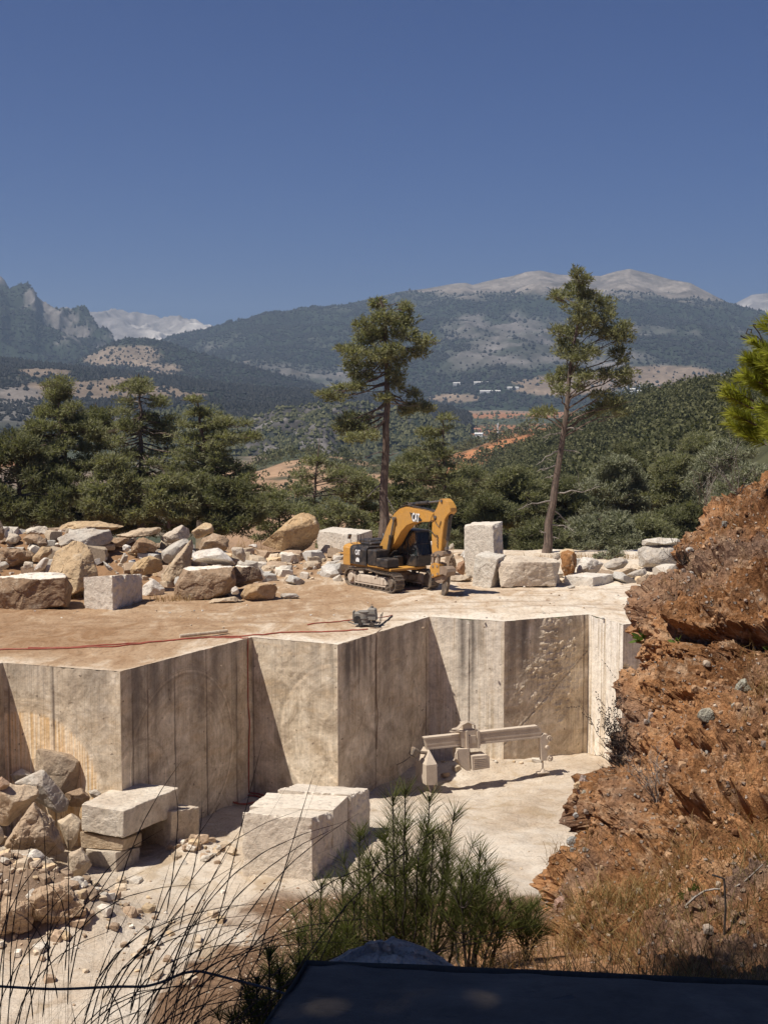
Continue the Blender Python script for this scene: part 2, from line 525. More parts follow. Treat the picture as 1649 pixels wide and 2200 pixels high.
m_main = ridge('mountain', 'big forested mountain with a bare pale summit ridge', [(-260, 800, 6000), (250, 770, 6200), (330, 740, 6400), (360, 724, 6400), (420, 711, 6500), (480, 699, 6500), (540, 684, 6600), (560, 676, 6600), (640, 668, 6700), (740, 654, 6800), (830, 634, 7000), (860, 627, 7000), (920, 620, 7100), (980, 609, 7100), (1000, 608, 7100), (1015, 612, 7100), (1060, 600, 7200), (1100, 593, 7200), (1130, 584, 7200), (1160, 581, 7200), (1200, 590, 7200), (1240, 591, 7200), (1290, 592, 7200), (1320, 583, 7200), (1352, 577, 7200), (1400, 588, 7200), (1440, 600, 7100), (1482, 607, 7000), (1540, 638, 6900), (1600, 670, 6800), (1649, 689, 6700), (1760, 740, 6500), (1910, 790, 6400)],
      [(-260, 850, 4300), (700, 868, 4300), (1000, 876, 4000), (1400, 868, 4000), (1910, 860, 4000)], 760, 200, 150, 620, col_main, MTN, 41, .85, ridged=.55, cat='mountain')

def col_lefthill(V, px, py, v, s):
    n = fbm(V / 120, 4, seed=15)
    bald = sstep(.1, .45, patches(px, py, [(290, 765, 100, 32), (240, 770, 70, 20), (350, 790, 60, 20)]) + n * .5)
    c = lerp(FOREST * 1.3, np.array((.24, .185, .14)), (bald * .8)[:, None])
    return c, 1 - .72 * bald
m_lh = ridge('hill', 'rounded wooded hill with a scrubby brown face in front of the mountain', [(60, 815, 4300), (140, 785, 4300), (180, 766, 4300), (232, 738, 4300), (272, 725, 4300), (325, 727, 4300), (365, 735, 4300), (410, 752, 4200), (520, 783, 4100), (640, 815, 4000), (760, 850, 4000)],
      [(60, 850, 3500), (760, 862, 3500)], 240, 60, 45, 260, col_lefthill, MTN, 51, .9, ridged=.4, pxr=(60, 760))

def col_mid(V, px, py, v, s):
    n = fbm(V / 110, 4, seed=16); f = fbm(V / 40, 3, seed=17)
    fld = sstep(.08, .28, patches(px, py, [(95, 800, 70, 12), (200, 838, 210, 26), (330, 842, 90, 20), (60, 850, 110, 16), (270, 818, 70, 10), (400, 850, 60, 10)]) + n * .3)
    rk = sstep(.1, .4, patches(px, py, [(30, 870, 110, 50)]) + n * .6)
    c = lerp(FOREST, SOIL_TAN * (.85 + .2 * f[:, None]), fld[:, None])
    c = lerp(c, ROCKC * .7, (rk * .7)[:, None])
    return c, (1 - .9 * fld) * (1 - .5 * rk)
m_mid = ridge('hill', 'low dark wooded ridge with tan fields across the left valley', [(-260, 745, 3200), (0, 768, 3200), (60, 776, 3200), (150, 786, 3100), (300, 802, 3000), (480, 824, 3000), (650, 838, 2900), (800, 854, 2900), (950, 884, 2800), (1010, 905, 2700)],
      [(-260, 905, 1900), (300, 905, 1900), (700, 895, 2100), (1010, 915, 2300)], 340, 90, 30, 240, col_mid, MT, 61, 1., ridged=.35, pxr=(-260, 1010))

def col_gorge(V, px, py, v, s):
    n = fbm(V / 70 * (1, 1, .5), 5, seed=18); f = fbm(V / 24, 3, seed=19)
    rk = sstep(.0, .4, patches(px, py, [(600, 910, 130, 60), (690, 930, 100, 70), (560, 970, 90, 40), (740, 890, 110, 30)]) * .9 + n * .75 + .2 * f - .18)
    c = lerp(FOREST, ROCKC * .62 * np.clip(.7 + 1.2 * f[:, None], .3, 1.3), rk[:, None])
    return c, (1 - .7 * rk)
m_gorge = ridge('hill', 'dark wooded gorge hill with grey cliffs in the middle distance', [(250, 905, 1900), (420, 893, 1900), (520, 902, 1850), (560, 892, 1850), (600, 876, 1800), (650, 868, 1800), (700, 866, 1800), (760, 869, 1800), (850, 892, 1850), (930, 906, 1900), (980, 932, 2000), (1010, 950, 2100)],
      [(250, 1010, 1450), (700, 1000, 1450), (1010, 965, 1700)], 300, 110, 38, 120, col_gorge, MT, 71, .75, ridged=.8, pxr=(250, 1010))

def col_red(V, px, py, v, s):
    n = fbm(V / 45, 4, seed=25)
    gr = sstep(-.05, .25, n)
    c = lerp(SOIL_RED * 1.05, SCRUB, (gr * .45)[:, None])
    return c, .08 + .75 * gr
m_red = ridge('hill', 'bare red earth hill dotted with trees beyond the pines', [(860, 1020, 1100), (910, 1000, 1100), (960, 986, 1080), (1020, 962, 1050), (1080, 937, 1050), (1130, 926, 1050), (1180, 918, 1100), (1260, 902, 1150), (1340, 900, 1200), (1420, 920, 1200)],
      [(860, 1060, 820), (1420, 1070, 820)], 200, 70, 14, 70, col_red, MT, 81, 1., ridged=.3, pxr=(860, 1420))
def col_fieldhill(V, px, py, v, s):
    n = fbm(V / 60, 4, seed=26)
    gr = sstep(.05, .3, n)
    return lerp(np.array((.33, .215, .135)), SCRUB, gr[:, None]), .05 + .6 * gr
m_fh = ridge('hill', 'gentle tan field slope with scattered round trees left of the tall pine', [(420, 1040, 900), (520, 1000, 950), (580, 985, 950), (650, 972, 950), (760, 985, 900), (860, 1010, 850), (940, 1040, 800)],
      [(420, 1120, 520), (940, 1130, 520)], 140, 60, 8, 60, col_fieldhill, MT, 83, 1., ridged=.2, pxr=(420, 940))

def col_slope(V, px, py, v, s):
    n = fbm(V / 40, 4, seed=27)
    red = sstep(.1, .35, n) * sstep(1250, 1050, px)
    return lerp(np.array((.06, .06, .032)), SOIL_RED * .8, (red * .7)[:, None]), (1 - .6 * red) * (.35 + .65 * sstep(-.3, .15, fbm(V / 22, 3, seed=28)))
m_slope = ridge('hill', 'steep hillside thickly wooded with pines on the right', [(900, 1090, 1000), (950, 1062, 980), (1060, 1003, 950), (1150, 952, 900), (1200, 930, 880), (1250, 908, 850), (1350, 876, 800), (1450, 850, 760), (1520, 842, 730), (1580, 832, 700), (1649, 785, 650), (1760, 740, 600), (1910, 680, 550)],
      [(900, 1230, 300), (1100, 1240, 250), (1300, 1230, 200), (1649, 1130, 160), (1910, 1080, 140)], 260, 110, 14, 70, col_slope, MT, 91, 1., ridged=.3, pxr=(900, 1910))

# --- woods too far off to count: one object for each slope
def wood(name, label, rd, count, size, mat, seed, nf=1, flat=.8, ymin=300):
    r = np.random.default_rng(seed)
    G, D = rd['G'][5:], rd['dens'][5:]
    nr, nc = D.shape
    cen = []
    have = 0
    while have < count:
        i = r.random(count * 3) * (nr - 1.001); j = r.random(count * 3) * (nc - 1.001)
        i0, j0 = i.astype(int), j.astype(int)
        keep = (r.random(len(i)) < D[i0, j0]) & (G[i0, j0, 1] >= ymin)
        i, j, i0, j0 = i[keep], j[keep], i0[keep], j0[keep]
        fi, fj = (i - i0)[:, None], (j - j0)[:, None]
        p = G[i0, j0] * (1 - fi) * (1 - fj) + G[i0 + 1, j0] * fi * (1 - fj) + G[i0, j0 + 1] * (1 - fi) * fj + G[i0 + 1, j0 + 1] * fi * fj
        cen.append(p); have += len(p)
        if keep.mean() < .003: break
    cen = np.concatenate(cen)[:count]
    n = len(cen)
    s = size * (.55 + .95 * r.random(n) ** 2.2)
    if nf == 1:                                                  # a ragged crown of eight facets
        base = np.array([(0, 0, 1.25), (1, 0, .35), (0, 1, .3), (-1, 0, .4), (0, -1, .3), (0, 0, -.3)])
        T0 = np.array([(0, 1, 2), (0, 2, 3), (0, 3, 4), (0, 4, 1), (5, 2, 1), (5, 3, 2), (5, 4, 3), (5, 1, 4)])
        J = base[None] * (1 + .45 * (r.random((n, 6, 3)) - .5))
        th = r.random(n) * 6.28
        cs, sn = np.cos(th)[:, None], np.sin(th)[:, None]
        Jx = J[..., 0] * cs - J[..., 1] * sn; Jy = J[..., 0] * sn + J[..., 1] * cs
        V = np.stack([Jx * flat, Jy * flat, J[..., 2]], -1) * s[:, None, None] * .62 + cen[:, None]
        F = (T0[None] + (np.arange(n) * 6)[:, None, None]).reshape(-1, 3)
        tint = np.repeat(r.random(n), 6)
        V = V.reshape(-1, 3)
    else:                                                        # many small leaf faces round a crown
        k = nf
        d = r.normal(size=(n, k, 3)); d /= np.linalg.norm(d, axis=2)[..., None]
        d[..., 2] = np.abs(d[..., 2]) * 1.0 - .15
        shp = np.where(r.random(n) < .5, 1.0, 1.45)[:, None]
        rr = (.55 + .45 * r.random((n, k)))
        pc = d * rr[..., None] * s[:, None, None] * .5
        pc[..., 2] *= shp; taper = 1 - .45 * np.clip(pc[..., 2] / (s[:, None] * .72), 0, 1); pc[..., 0] *= taper; pc[..., 1] *= taper
        pc[..., 2] += s[:, None] * .42
        a = r.normal(size=(n, k, 3)) + d * 1.2; a /= np.linalg.norm(a, axis=2)[..., None]
        b = np.cross(a, r.normal(size=(n, k, 3))); b /= np.linalg.norm(b, axis=2)[..., None]
        q = s[:, None, None] * (.95 / k ** .5) * .62 * .5 * 2.0 * .9
        V = np.stack([pc - b * q, pc + b * q, pc + a * q * 1.7], 2) + cen[:, None, None]
        V = V.reshape(-1, 3)
        F = np.arange(len(V)).reshape(-1, 3)
        tint = np.repeat(np.clip(np.repeat(r.random(n), k) * .6 + r.random(n * k) * .5, 0, 1), 3)
    return tag(mesh_obj(name, V, F, mat, attrs={'tint': tint}), label, 'forest', kind='stuff')
wood('forest', 'dark conifer forest covering the big mountain', m_main, 60000, 10.5, M['forest_far'], 1)
wood('forest', 'patchy forest clinging to the left cliff mountain', m_cliff, 9000, 10, M['forest_far'], 2)
wood('forest', 'trees dotted over the rounded brown-faced hill', m_lh, 7000, 8.5, M['forest_far'], 3)
wood('forest', 'dark forest and scattered trees on the left valley ridge', m_mid, 20000, 7.5, M['forest_far'], 4)
wood('forest', 'dark trees among the grey gorge cliffs', m_gorge, 10000, 5.5, M['forest'], 5)
wood('forest', 'scattered trees and bushes on the red earth hill', m_red, 900, 7, M['forest'], 6, nf=26)
wood('forest', 'round trees scattered over the tan field slope', m_fh, 420, 6.5, M['forest'], 7, nf=30)
wood('forest', 'dense pine wood covering the right hillside', m_slope, 7000, 6.2, M['forest'], 8, nf=70)
vm = dict(G=np.stack([gx, gy, gz], -1)[60:150, 5:255], dens=np.clip(sstep(.1, -.2, n1.reshape(nr_, nc_)[60:150, 5:255]), .04, 1))
wood('forest', 'hedges and groves spread over the valley floor', vm, 9000, 8, M['forest'], 9)
# ================================================================== QUARRY BENCH, SAWN WALL, PIT FLOOR, NEAR HILLSIDE
PIT = -7.5
def P2(px, py): p = on_z(px, py, 0); return (p.x, p.y)
pA, pB, pC, pD = P2(6, 1424), P2(258, 1443), P2(541, 1369), P2(725, 1385)
pE, pF, pG, pH = P2(922, 1325), P2(1083, 1335), P2(1264, 1320), P2(1338, 1342)
pI = (pH[0] + 4.4, pH[1] + 2.6)
pA0 = (pA[0] - 4.6, pA[1] - 8.4)
EDGE = [(-60, 40), (-34, 44), (pA0[0] - 5.5, pA0[1] + 2.2), pA0, pA, pB, pC, pD, pE, pF, pG, pH, pI, (24, 66), (45, 60)]
EX_, EY_ = np.array(EDGE).T
edge_y = lambda x: np.interp(x, EX_, EY_)

def lump(x, y, cx, cy, sx, sy, h):
    return h * np.exp(-(((x - cx) / sx) ** 2 + ((y - cy) / sy) ** 2))
def bench_z(x, y):
    P = np.stack([x, y, 0 * x], -1)
    d = np.clip((y - edge_y(x)) / 1.2, 0, 1)
    z = (fbm(P / 3.2, 4, seed=2) * .07 + fbm(P * (.5, .7, 1), 3, seed=4) * .05) * d
    z += fbm(P / .5, 3, seed=6) * .03 * d
    for x0, y0, x1, y1, k in TRACKS:                      # ruts left by wheels and tracks
        t = np.clip((x - x0) / (x1 - x0), 0, 1)
        yc = y0 + (y1 - y0) * t + 1.6 * np.sin(x * .13 + k) + .5 * np.sin(x * .41 + 2 * k)
        for o in (-1.1, 1.1):
            q = np.abs(y - yc - o)
            z += (-.03 * np.exp(-(q / .28) ** 2) + .018 * np.exp(-((q - .5) / .22) ** 2)) * d * (.5 + .5 * np.sin(x * 5.) ** 2)
    z += lump(x, y, -19.5, 88.5, 8.5, 4.2, 2.3) + lump(x, y, -30, 86, 8, 5, 1.6) + lump(x, y, -8.5, 94, 6, 3.5, .9) + lump(x, y, 3, 93, 5, 3, .7)
    z += lump(x, y, 15, 93, 6, 3, .5) + lump(x, y, -3.3, 91.5, 2.2, 1.6, .55)
    z += fbm(P / 1.1, 4, seed=8) * .35 * np.clip(lump(x, y, -22, 88, 13, 5, 1.3), 0, 1)
    z -= np.clip(y - 103, 0, 99) * .6
    return z
TRACKS = [(-30, 72, 18, 83, 0), (-28, 66, 20, 78, 1.3), (-26, 77, 6, 76, 2.1), (-30, 65.5, 4, 76, 4.), (-16, 66, 20, 73.5, 3.3), (-2, 84, 20, 76, 5.)]
xs = np.unique(np.concatenate([np.linspace(-60, -26, 60), np.linspace(-26, 18, 460), np.linspace(18, 45, 40), EX_]))
tt = np.concatenate([np.linspace(0, .03, 6)[:-1], np.linspace(.03, 1, 230)])
XX = np.tile(xs, (len(tt), 1))
Y0 = edge_y(xs)
YY = Y0[None] + (112 - Y0[None]) * (tt[:, None] ** 1.15)
ZZ = bench_z(XX, YY)
Vb = np.stack([XX, YY, ZZ], -1)
sk = Vb[:, :1].copy(); sk[..., 0] -= 14; sk[..., 2] = -16
sk2 = Vb[:, -1:].copy(); sk2[..., 0] += 14; sk2[..., 2] = -16
Vb = np.concatenate([sk, Vb, sk2], 1)
def mat_bench():
    m, t, b = new_mat('dusty_quarry_ground')
    p = world_pos(t)
    sep = t.nodes.new('ShaderNodeSeparateXYZ'); L(t, p, sep.inputs[0])
    st = mapping(t, p, (.75, .42, 1), (0, 0, -.25))
    streak = noise(t, st, .9, 7, .66, 1.1)
    big = noise(t, p, .11, 4, .55)
    fine = noise(t, mapping(t, p, (1, .45, 1)), 6., 5, .72)
    pale = math_(t, 'ADD', math_(t, 'MULTIPLY', sep.outputs[0], .030), math_(t, 'MULTIPLY', math_(t, 'SUBTRACT', big, .5), 1.2))
    pale = math_(t, 'ADD', pale, attr(t, 'pale'))
    f = math_(t, 'ADD', pale, math_(t, 'MULTIPLY', math_(t, 'SUBTRACT', streak, .5), 2.2))
    c = ramp(t, math_(t, 'ADD', math_(t, 'MULTIPLY', f, .45), .48), [(.12, (.30, .18, .10)), (.40, (.44, .31, .20)), (.58, (.62, .51, .39)), (.80, (.77, .69, .58))])
    c = mixc(t, .8, c, ramp(t, fine, [(.25, .55), (.5, 1.), (.75, 1.15)]), 'MULTIPLY')
    sc = noise(t, mapping(t, p, (1., .6, 1)), 1.3, 5, .65)
    c = mixc(t, ramp(t, sc, [(.60, 0.), (.70, .55)]), c, (.20, .115, .065))
    c = mixc(t, math_(t, 'MULTIPLY', attr(t, 'rut'), math_(t, 'MULTIPLY', streak, 1.1)), c, (.24, .145, .085))
    c = mixc(t, 1., c, (.84, .83, .81), 'MULTIPLY')
    L(t, c, b.inputs['Base Color'])
    b.inputs['Roughness'].default_value = 1.
    b.inputs['Specular IOR Level'].default_value = .05
    bump(t, b, math_(t, 'ADD', math_(t, 'MULTIPLY', fine, .5), math_(t, 'MULTIPLY', streak, .5)), .8, .07)
    return m
M['bench'] = mat_bench()
dE = (Vb[..., 1] - edge_y(Vb[..., 0])).ravel()
pl = .55 * np.exp(-np.clip(dE, 0, 99) / 1.6) - .9 * np.clip(lump(Vb[..., 0], Vb[..., 1], -20, 90, 14, 9, 1.), 0, 1).ravel() * .6
rut = 0 * dE
for (x0, y0, x1, y1, k) in TRACKS:
    X_, Y_ = Vb[..., 0].ravel(), Vb[..., 1].ravel()
    yc = y0 + (y1 - y0) * np.clip((X_ - x0) / (x1 - x0), 0, 1) + 1.6 * np.sin(X_ * .13 + k) + .5 * np.sin(X_ * .41 + 2 * k)
    for o_ in (-1.1, 1.1): rut = np.maximum(rut, np.exp(-((Y_ - yc - o_) / .24) ** 2) * sstep(-.1, .6, vnoise(np.stack([X_ * .35, 0 * X_ + k, 0 * X_ + o_], -1), 4)) * .8)
tag(mesh_obj('quarry_ground', Vb.reshape(-1, 3), grid_faces(*Vb.shape[:2]), M['bench'], attrs={'pale': pl, 'rut': rut}, smooth=True), 'dusty tan bench of the quarry with wheel ruts, behind the sawn wall', 'ground', kind='structure')

# ---- sawn wall: one panel per cut, with saw arcs, drill seams and runs of dirt
def mat_wall():
    m, t, b = new_mat('sawn_limestone')
    uv = attr(t, 'uvw', 'Color')                        # r = metres along the cut, g = height, b = panel number
    sep = t.nodes.new('ShaderNodeSeparateColor'); L(t, uv, sep.inputs[0])
    cmb = t.nodes.new('ShaderNodeCombineXYZ'); L(t, sep.outputs[0], cmb.inputs[0]); L(t, sep.outputs[1], cmb.inputs[1]); L(t, math_(t, 'MULTIPLY', sep.outputs[2], 9.), cmb.inputs[2])
    v = cmb.outputs[0]
    runs = noise(t, mapping(t, v, (2.6, .10, 1)), 1.3, 5, .6, .15)
    runs2 = noise(t, mapping(t, v, (7, .16, 1)), 1.5, 4, .55)
    blotch = noise(t, v, .8, 7, .68, .8)
    fine = noise(t, v, 9, 5, .7)
    bed = noise(t, mapping(t, v, (.35, 1.6, 1)), 1.2, 5, .6, .6)
    c = ramp(t, blotch, [(.32, (.29, .235, .175)), (.47, (.47, .40, .31)), (.58, (.57, .50, .40)), (.72, (.70, .635, .54))])
    c = mixc(t, ramp(t, bed, [(.5, 0.), (.72, .4)]), c, (.46, .33, .19))
    hgt = ramp(t, math_(t, 'MULTIPLY', math_(t, 'ADD', sep.outputs[1], 7.5), .1333), [(.25, .1), (.8, .6), (1., .9)])
    c = mixc(t, math_(t, 'MULTIPLY', math_(t, 'MULTIPLY', ramp(t, runs, [(.50, 0.), (.66, .8)]), hgt), ramp(t, noise(t, v, .35, 3, .5), [(.42, .15), (.6, 1.)])), c, (.27, .235, .205))
    c = mixc(t, math_(t, 'MULTIPLY', ramp(t, runs2, [(.58, 0.), (.74, .3)]), hgt), c, (.22, .19, .165))
    arc = attr(t, 'arc')                                # distance from the centre of the saw blade's swing
    an = t.nodes.new('ShaderNodeTexNoise'); an.noise_dimensions = '1D'
    L(t, arc, an.inputs['W']); an.inputs['Scale'].default_value = 5.; an.inputs['Detail'].default_value = 4
    af = ramp(t, an.outputs['Fac'], [(.40, .70), (.52, 1.0), (.62, 1.35)])
    c = mixc(t, math_(t, 'MULTIPLY', attr(t, 'arcm'), .9), c, mixc(t, 1., c, af, 'MULTIPLY'))
    c = mixc(t, attr(t, 'ochre'), c, mixc(t, ramp(t, runs2, [(.4, 0.), (.6, 1.)]), (.74, .64, .50), (.60, .42, .23)))
    c = mixc(t, math_(t, 'MULTIPLY', attr(t, 'white'), ramp(t, runs, [(.38, 0.), (.5, 1.)])), c, (.68, .64, .58))
    c = mixc(t, attr(t, 'brown'), c, (.37, .265, .18))
    c = mixc(t, math_(t, 'MULTIPLY', attr(t, 'stain'), ramp(t, runs2, [(.22, .6), (.5, 1.)])), c, (.155, .135, .118))
    c = mixc(t, attr(t, 'seam'), c, (.14, .11, .09))
    c = mixc(t, .6, c, ramp(t, fine, [(.25, .62), (.5, 1.), (.75, 1.12)]), 'MULTIPLY')
    mot = noise(t, mapping(t, v, (1, .7, 1)), 3.2, 5, .75)
    c = mixc(t, .6, c, ramp(t, mot, [(.30, .62), (.5, 1.), (.68, 1.2)]), 'MULTIPLY')
    hair = noise(t, mapping(t, v, (16, .12, 1)), 1.5, 3, .6)
    c = mixc(t, .45, c, ramp(t, hair, [(.34, .6), (.46, 1.), (.62, 1.12)]), 'MULTIPLY')
    pit = noise(t, v, 4.2, 2, .5)
    c = mixc(t, ramp(t, pit, [(.70, 0.), (.74, .75)]), c, (.13, .10, .08))
    c = mixc(t, 1., c, (1.16, 1.12, 1.06), 'MULTIPLY')
    L(t, c, b.inputs['Base Color'])
    b.inputs['Roughness'].default_value = .95
    b.inputs['Specular IOR Level'].default_value = .1
    bump(t, b, math_(t, 'ADD', math_(t, 'MULTIPLY', fine, .6), math_(t, 'MULTIPLY', blotch, .6)), .5, .05)
    return m
M['wall'] = mat_wall()
EPX = {}
panels = []
corners = [(-34, 44), (pA0[0] - 5.5, pA0[1] + 2.2), pA0, pA, pB, pC, pD, pE, pF, pG, pH, pI, (24, 66), (45, 60)]
# per panel: seams in metres along it, saw arcs (centre u, centre v, inner r, outer r, strength), ochre and white amount
spec = {3: dict(seams=[2.45, .25], arcs=[(1.2, -5.4, 3.4, 3.9, .5), (1.2, -5.4, 1.4, 2.6, .35)], ochre=[(1.2, -5.4, 3.4)], stain=[(2.4, .08, 4.5, .4), (4.4, .6, 3, .35), (.6, .5, 2.0, .3)]),
        4: dict(seams=[.75, 1.75, 3.6, 5.9, 8.2], arcs=[(4.2, -4.4, 3.55, 3.85, .7), (4.2, -4.4, 2.2, 3.3, .25), (1.2, -5.0, 1.75, 2.0, .7)], stain=[(1., .5, 5, .6), (2.2, .5, 4, .6), (3.2, .4, 3, .5), (5.2, .5, 4.5, .45), (6.6, .35, 5, .4), (8.0, .3, 6, .35)]),
        5: dict(seams=[.06], arcs=[(4.9, -4.2, 3.3, 3.7, .6), (4.9, -4.2, 2.3, 2.9, .35), (5.6, -4.6, 1.2, 2.2, .3)], stain=[(3.4, .25, 3.5, .3), (4.2, .16, 4, .35), (2.2, .2, 2, .2)]),
        6: dict(seams=[3.55, 8.9], arcs=[(5.2, -4.4, 2.5, 2.9, .5), (3.0, -5.5, 1.6, 1.9, .4)], stain=[(.9, .3, 4, .8), (1.5, .18, 3, .7), (1.9, .10, 4, .7), (2.5, .25, 3.2, .7), (3.1, .12, 4, .6), (4.6, .5, 5, .4), (6.2, .4, 6, .35), (7.6, .35, 5, .3)], white=.1),
        7: dict(seams=[2.15], arcs=[(3.0, -7.2, 1.5, 1.9, .4)], stain=[(1.75, .22, 5, .7), (2.3, .14, 6, .75), (2.7, .2, 3, .4), (.9, .15, 2, .2)], white=.55),
        8: dict(seams=[4.78], arcs=[(4.4, -6.5, 4.6, 5.0, .5), (4.4, -6.5, 3.2, 3.8, .3)], stain=[(.5, .3, 4.5, .6), (1.1, .35, 4, .7), (1.9, .3, 2.5, .4)], crust=True),
        9: dict(seams=[.05], arcs=[], white=1.0), 10: dict(seams=[], arcs=[(1., -4, 1, 3, .4)], white=.4, chip=True)}
WV, WF, WA = [], [], {k: [] for k in ('uvw', 'arc', 'arcm', 'ochre', 'seam', 'white', 'stain', 'brown')}
wn = 0
for i in range(len(corners) - 1):
    a, b_ = np.array(corners[i]), np.array(corners[i + 1])
    ln = np.linalg.norm(b_ - a); d = (b_ - a) / ln; nrm = np.array((d[1], -d[0]))
    sp = spec.get(i, dict(seams=[], arcs=[]))
    step = .055 if i == 8 else .11 if i in spec else .5
    us = list(np.linspace(0, ln, int(ln / step) + 1))
    for s_ in sp['seams']: us += [s_ - .055, s_ - .02, s_, s_ + .02, s_ + .055]
    us = np.unique(np.clip(us, 0, ln))
    vs = np.linspace(0, -8.2, int(8.2 / step) + 1)
    U, Vh = np.meshgrid(us, vs)
    seam = np.zeros_like(U)
    for s_ in sp['seams']:
        seam = np.maximum(seam, np.clip(1.4 - np.abs(U - s_) / .045, 0, 1) * (.35 + .5 * vnoise(np.stack([U * 0 + s_, Vh * .8, U * 0], -1), 3) ** 2 + .25 * (Vh < -1)))
    arc, arcm, och = np.zeros_like(U), np.zeros_like(U), np.zeros_like(U)
    for (cu, cv, r0, r1, k) in sp['arcs']:
        r_ = np.hypot(U - cu, Vh - cv)
        mk = k * sstep(r0 - .15, r0, r_) * sstep(r1 + .06, r1, r_)
        arc = np.where(mk > arcm, r_, arc); arcm = np.maximum(arcm, mk)
    for (cu, cv, r0) in sp.get('ochre', []):
        r_ = np.hypot(U - cu, Vh - cv)
        och = np.maximum(och, sstep(r0 + .03, r0 - .05, r_) * sstep(ln - .85, ln - 1.2, U) * 1.)
    Q = np.stack([U, Vh, 0 * U + i * 7], -1)
    disp = fbm(Q / 1.6, 3, seed=70) * .03 - .03 * seam + .012 * fbm(Q * 5, 2, seed=75) + .012 * arcm
    jag = vnoise(np.stack([U * 2.2, U * 0, U * 0 + i], -1), 5) * .05 + vnoise(np.stack([U * 7, U * 0, U * 0 + i], -1), 6) * .035
    topw = np.clip(1 + Vh / .25, 0, 1)
    if sp.get('crust'):
        cm = sstep(-.25, .25, fbm(Q / .9, 3, seed=81) + 1.0 - np.hypot((U - 3.0) / 1.7, (Vh + 2.6) / 2.6))
        disp += cm * (.07 * np.clip(fbm(Q * (1.9, 3.4, 1), 5, seed=82, ridged=True) + .1, 0, 1) + .06 * fbm(Q * 7, 3, seed=83))
        brn = np.clip(.75 * cm + .8 * sstep(.3, -.4, Vh + 6.1 - (U - .2) * .88 + .5 * fbm(Q / .8, 3, seed=85)) * sstep(0, 1.2, U) + .5 * sstep(3.6, 4.4, U), 0, 1) * .75
        line = np.abs((Vh + 6.1) - (U - .2) * .88) / 1.33
        disp += -.035 * np.exp(-(line / .035) ** 2) * (.4 + .6 * vnoise(Q * 2.3, 86) ** 2) + .015 * np.exp(-((line - .07) / .035) ** 2)
        disp += .05 * fbm(Q * (9, .8, 1), 3, seed=84) * sstep(3.7, 4.3, U)
        seam = np.maximum(seam, .5 * np.exp(-(line / .05) ** 2))
    if sp.get('chip'):
        disp -= .5 * sstep(.1, .5, fbm(Q / .8, 4, seed=88) + .8 - np.hypot(U - .2, Vh + 2.6))
    edge = np.minimum(U, ln - U)
    stn = np.zeros_like(U); brn = np.zeros_like(U)
    for (su, sw_, sl_, sk_) in sp.get('stain', []):
        wob = .06 * vnoise(np.stack([Vh * .7, 0 * U + su, 0 * U], -1), 21)
        stn = np.maximum(stn, min(1, sk_ * 1.35) * np.exp(-((U - su - wob) / sw_) ** 2 * (1 + .5 * fbm(Q * (3, .5, 1), 3, seed=22))) * sstep(-sl_, -.25 * sl_, Vh + .9 * fbm(Q * (2.5, .4, 1), 3, seed=23)))
    if i in spec: disp = disp * np.clip(edge / .12, 0, 1)
    cor = np.exp(-edge / .06) * np.clip(vnoise(Q * (1, 3.2, 1), 9) + .1, 0, 1) * .06
    sh = .04 if i in (4, 6) else 0.
    X = a[0] + d[0] * U + nrm[0] * disp; Y = a[1] + d[1] * U + nrm[1] * disp
    Z = Vh + np.where(topw > 0, topw * np.minimum(jag, .01) * np.clip(edge / .2, 0, 1), 0) + .0
    WV.append(np.stack([X, Y, Z], -1).reshape(-1, 3)); WF.append(grid_faces(*U.shape, off=wn)[:, ::-1]); wn += U.size
    wh = sp.get('white', 0.) + 0 * U
    for k, v_ in (('uvw', np.stack([U, Vh, 0 * U + i * .1], -1).reshape(-1, 3)), ('arc', (arc + i * 11).ravel()), ('arcm', arcm.ravel()), ('ochre', och.ravel()), ('seam', np.clip(seam, 0, 1).ravel()), ('white', wh.ravel()), ('stain', np.clip(stn, 0, 1).ravel()), ('brown', brn.ravel())):
        WA[k].append(v_)
tag(mesh_obj('quarry_wall', np.concatenate(WV), np.concatenate(WF), M['wall'], attrs={k: np.concatenate(v) for k, v in WA.items()}), 'tall stepped limestone wall with saw arcs and vertical seams below the dusty bench', 'quarry wall')

# ---- pit floor
def pit_z(x, y):
    P = np.stack([x, y, 0 * x], -1)
    z = PIT + fbm(P / 4, 4, seed=31) * .24 + fbm(P / .8, 4, seed=32) * .11 + fbm(P * (.5, 1.5, 1), 3, seed=36, ridged=True) * .06
    z += lump(x, y, -13.5, 49.5, 3.2, 2.0, 1.7) + lump(x, y, -16.5, 53, 3.5, 3, 1.8) + lump(x, y, -10.8, 48.5, 2.2, 1.3, .8)
    z += lump(x, y, 4.6, 70.0, 2.6, 1.2, .55) + lump(x, y, 9.5, 70.5, 2.5, 2, .45)
    z += lump(x, y, -7.5, 56.6, 1.0, .8, .5)
    z += fbm(P / .9, 4, seed=33) * .5 * np.clip(lump(x, y, -14.5, 50.5, 4.5, 3.5, 1.), 0, 1)
    z += sstep(43, 36, y + .55 * x) * sstep(-7.5, -2, x) * 1.2
    return z
px_ = np.linspace(-42, 26, 400); py_ = np.linspace(27, 77, 300)
PX, PY = np.meshgrid(px_, py_)
Vp = np.stack([PX, PY, pit_z(PX, PY)], -1)
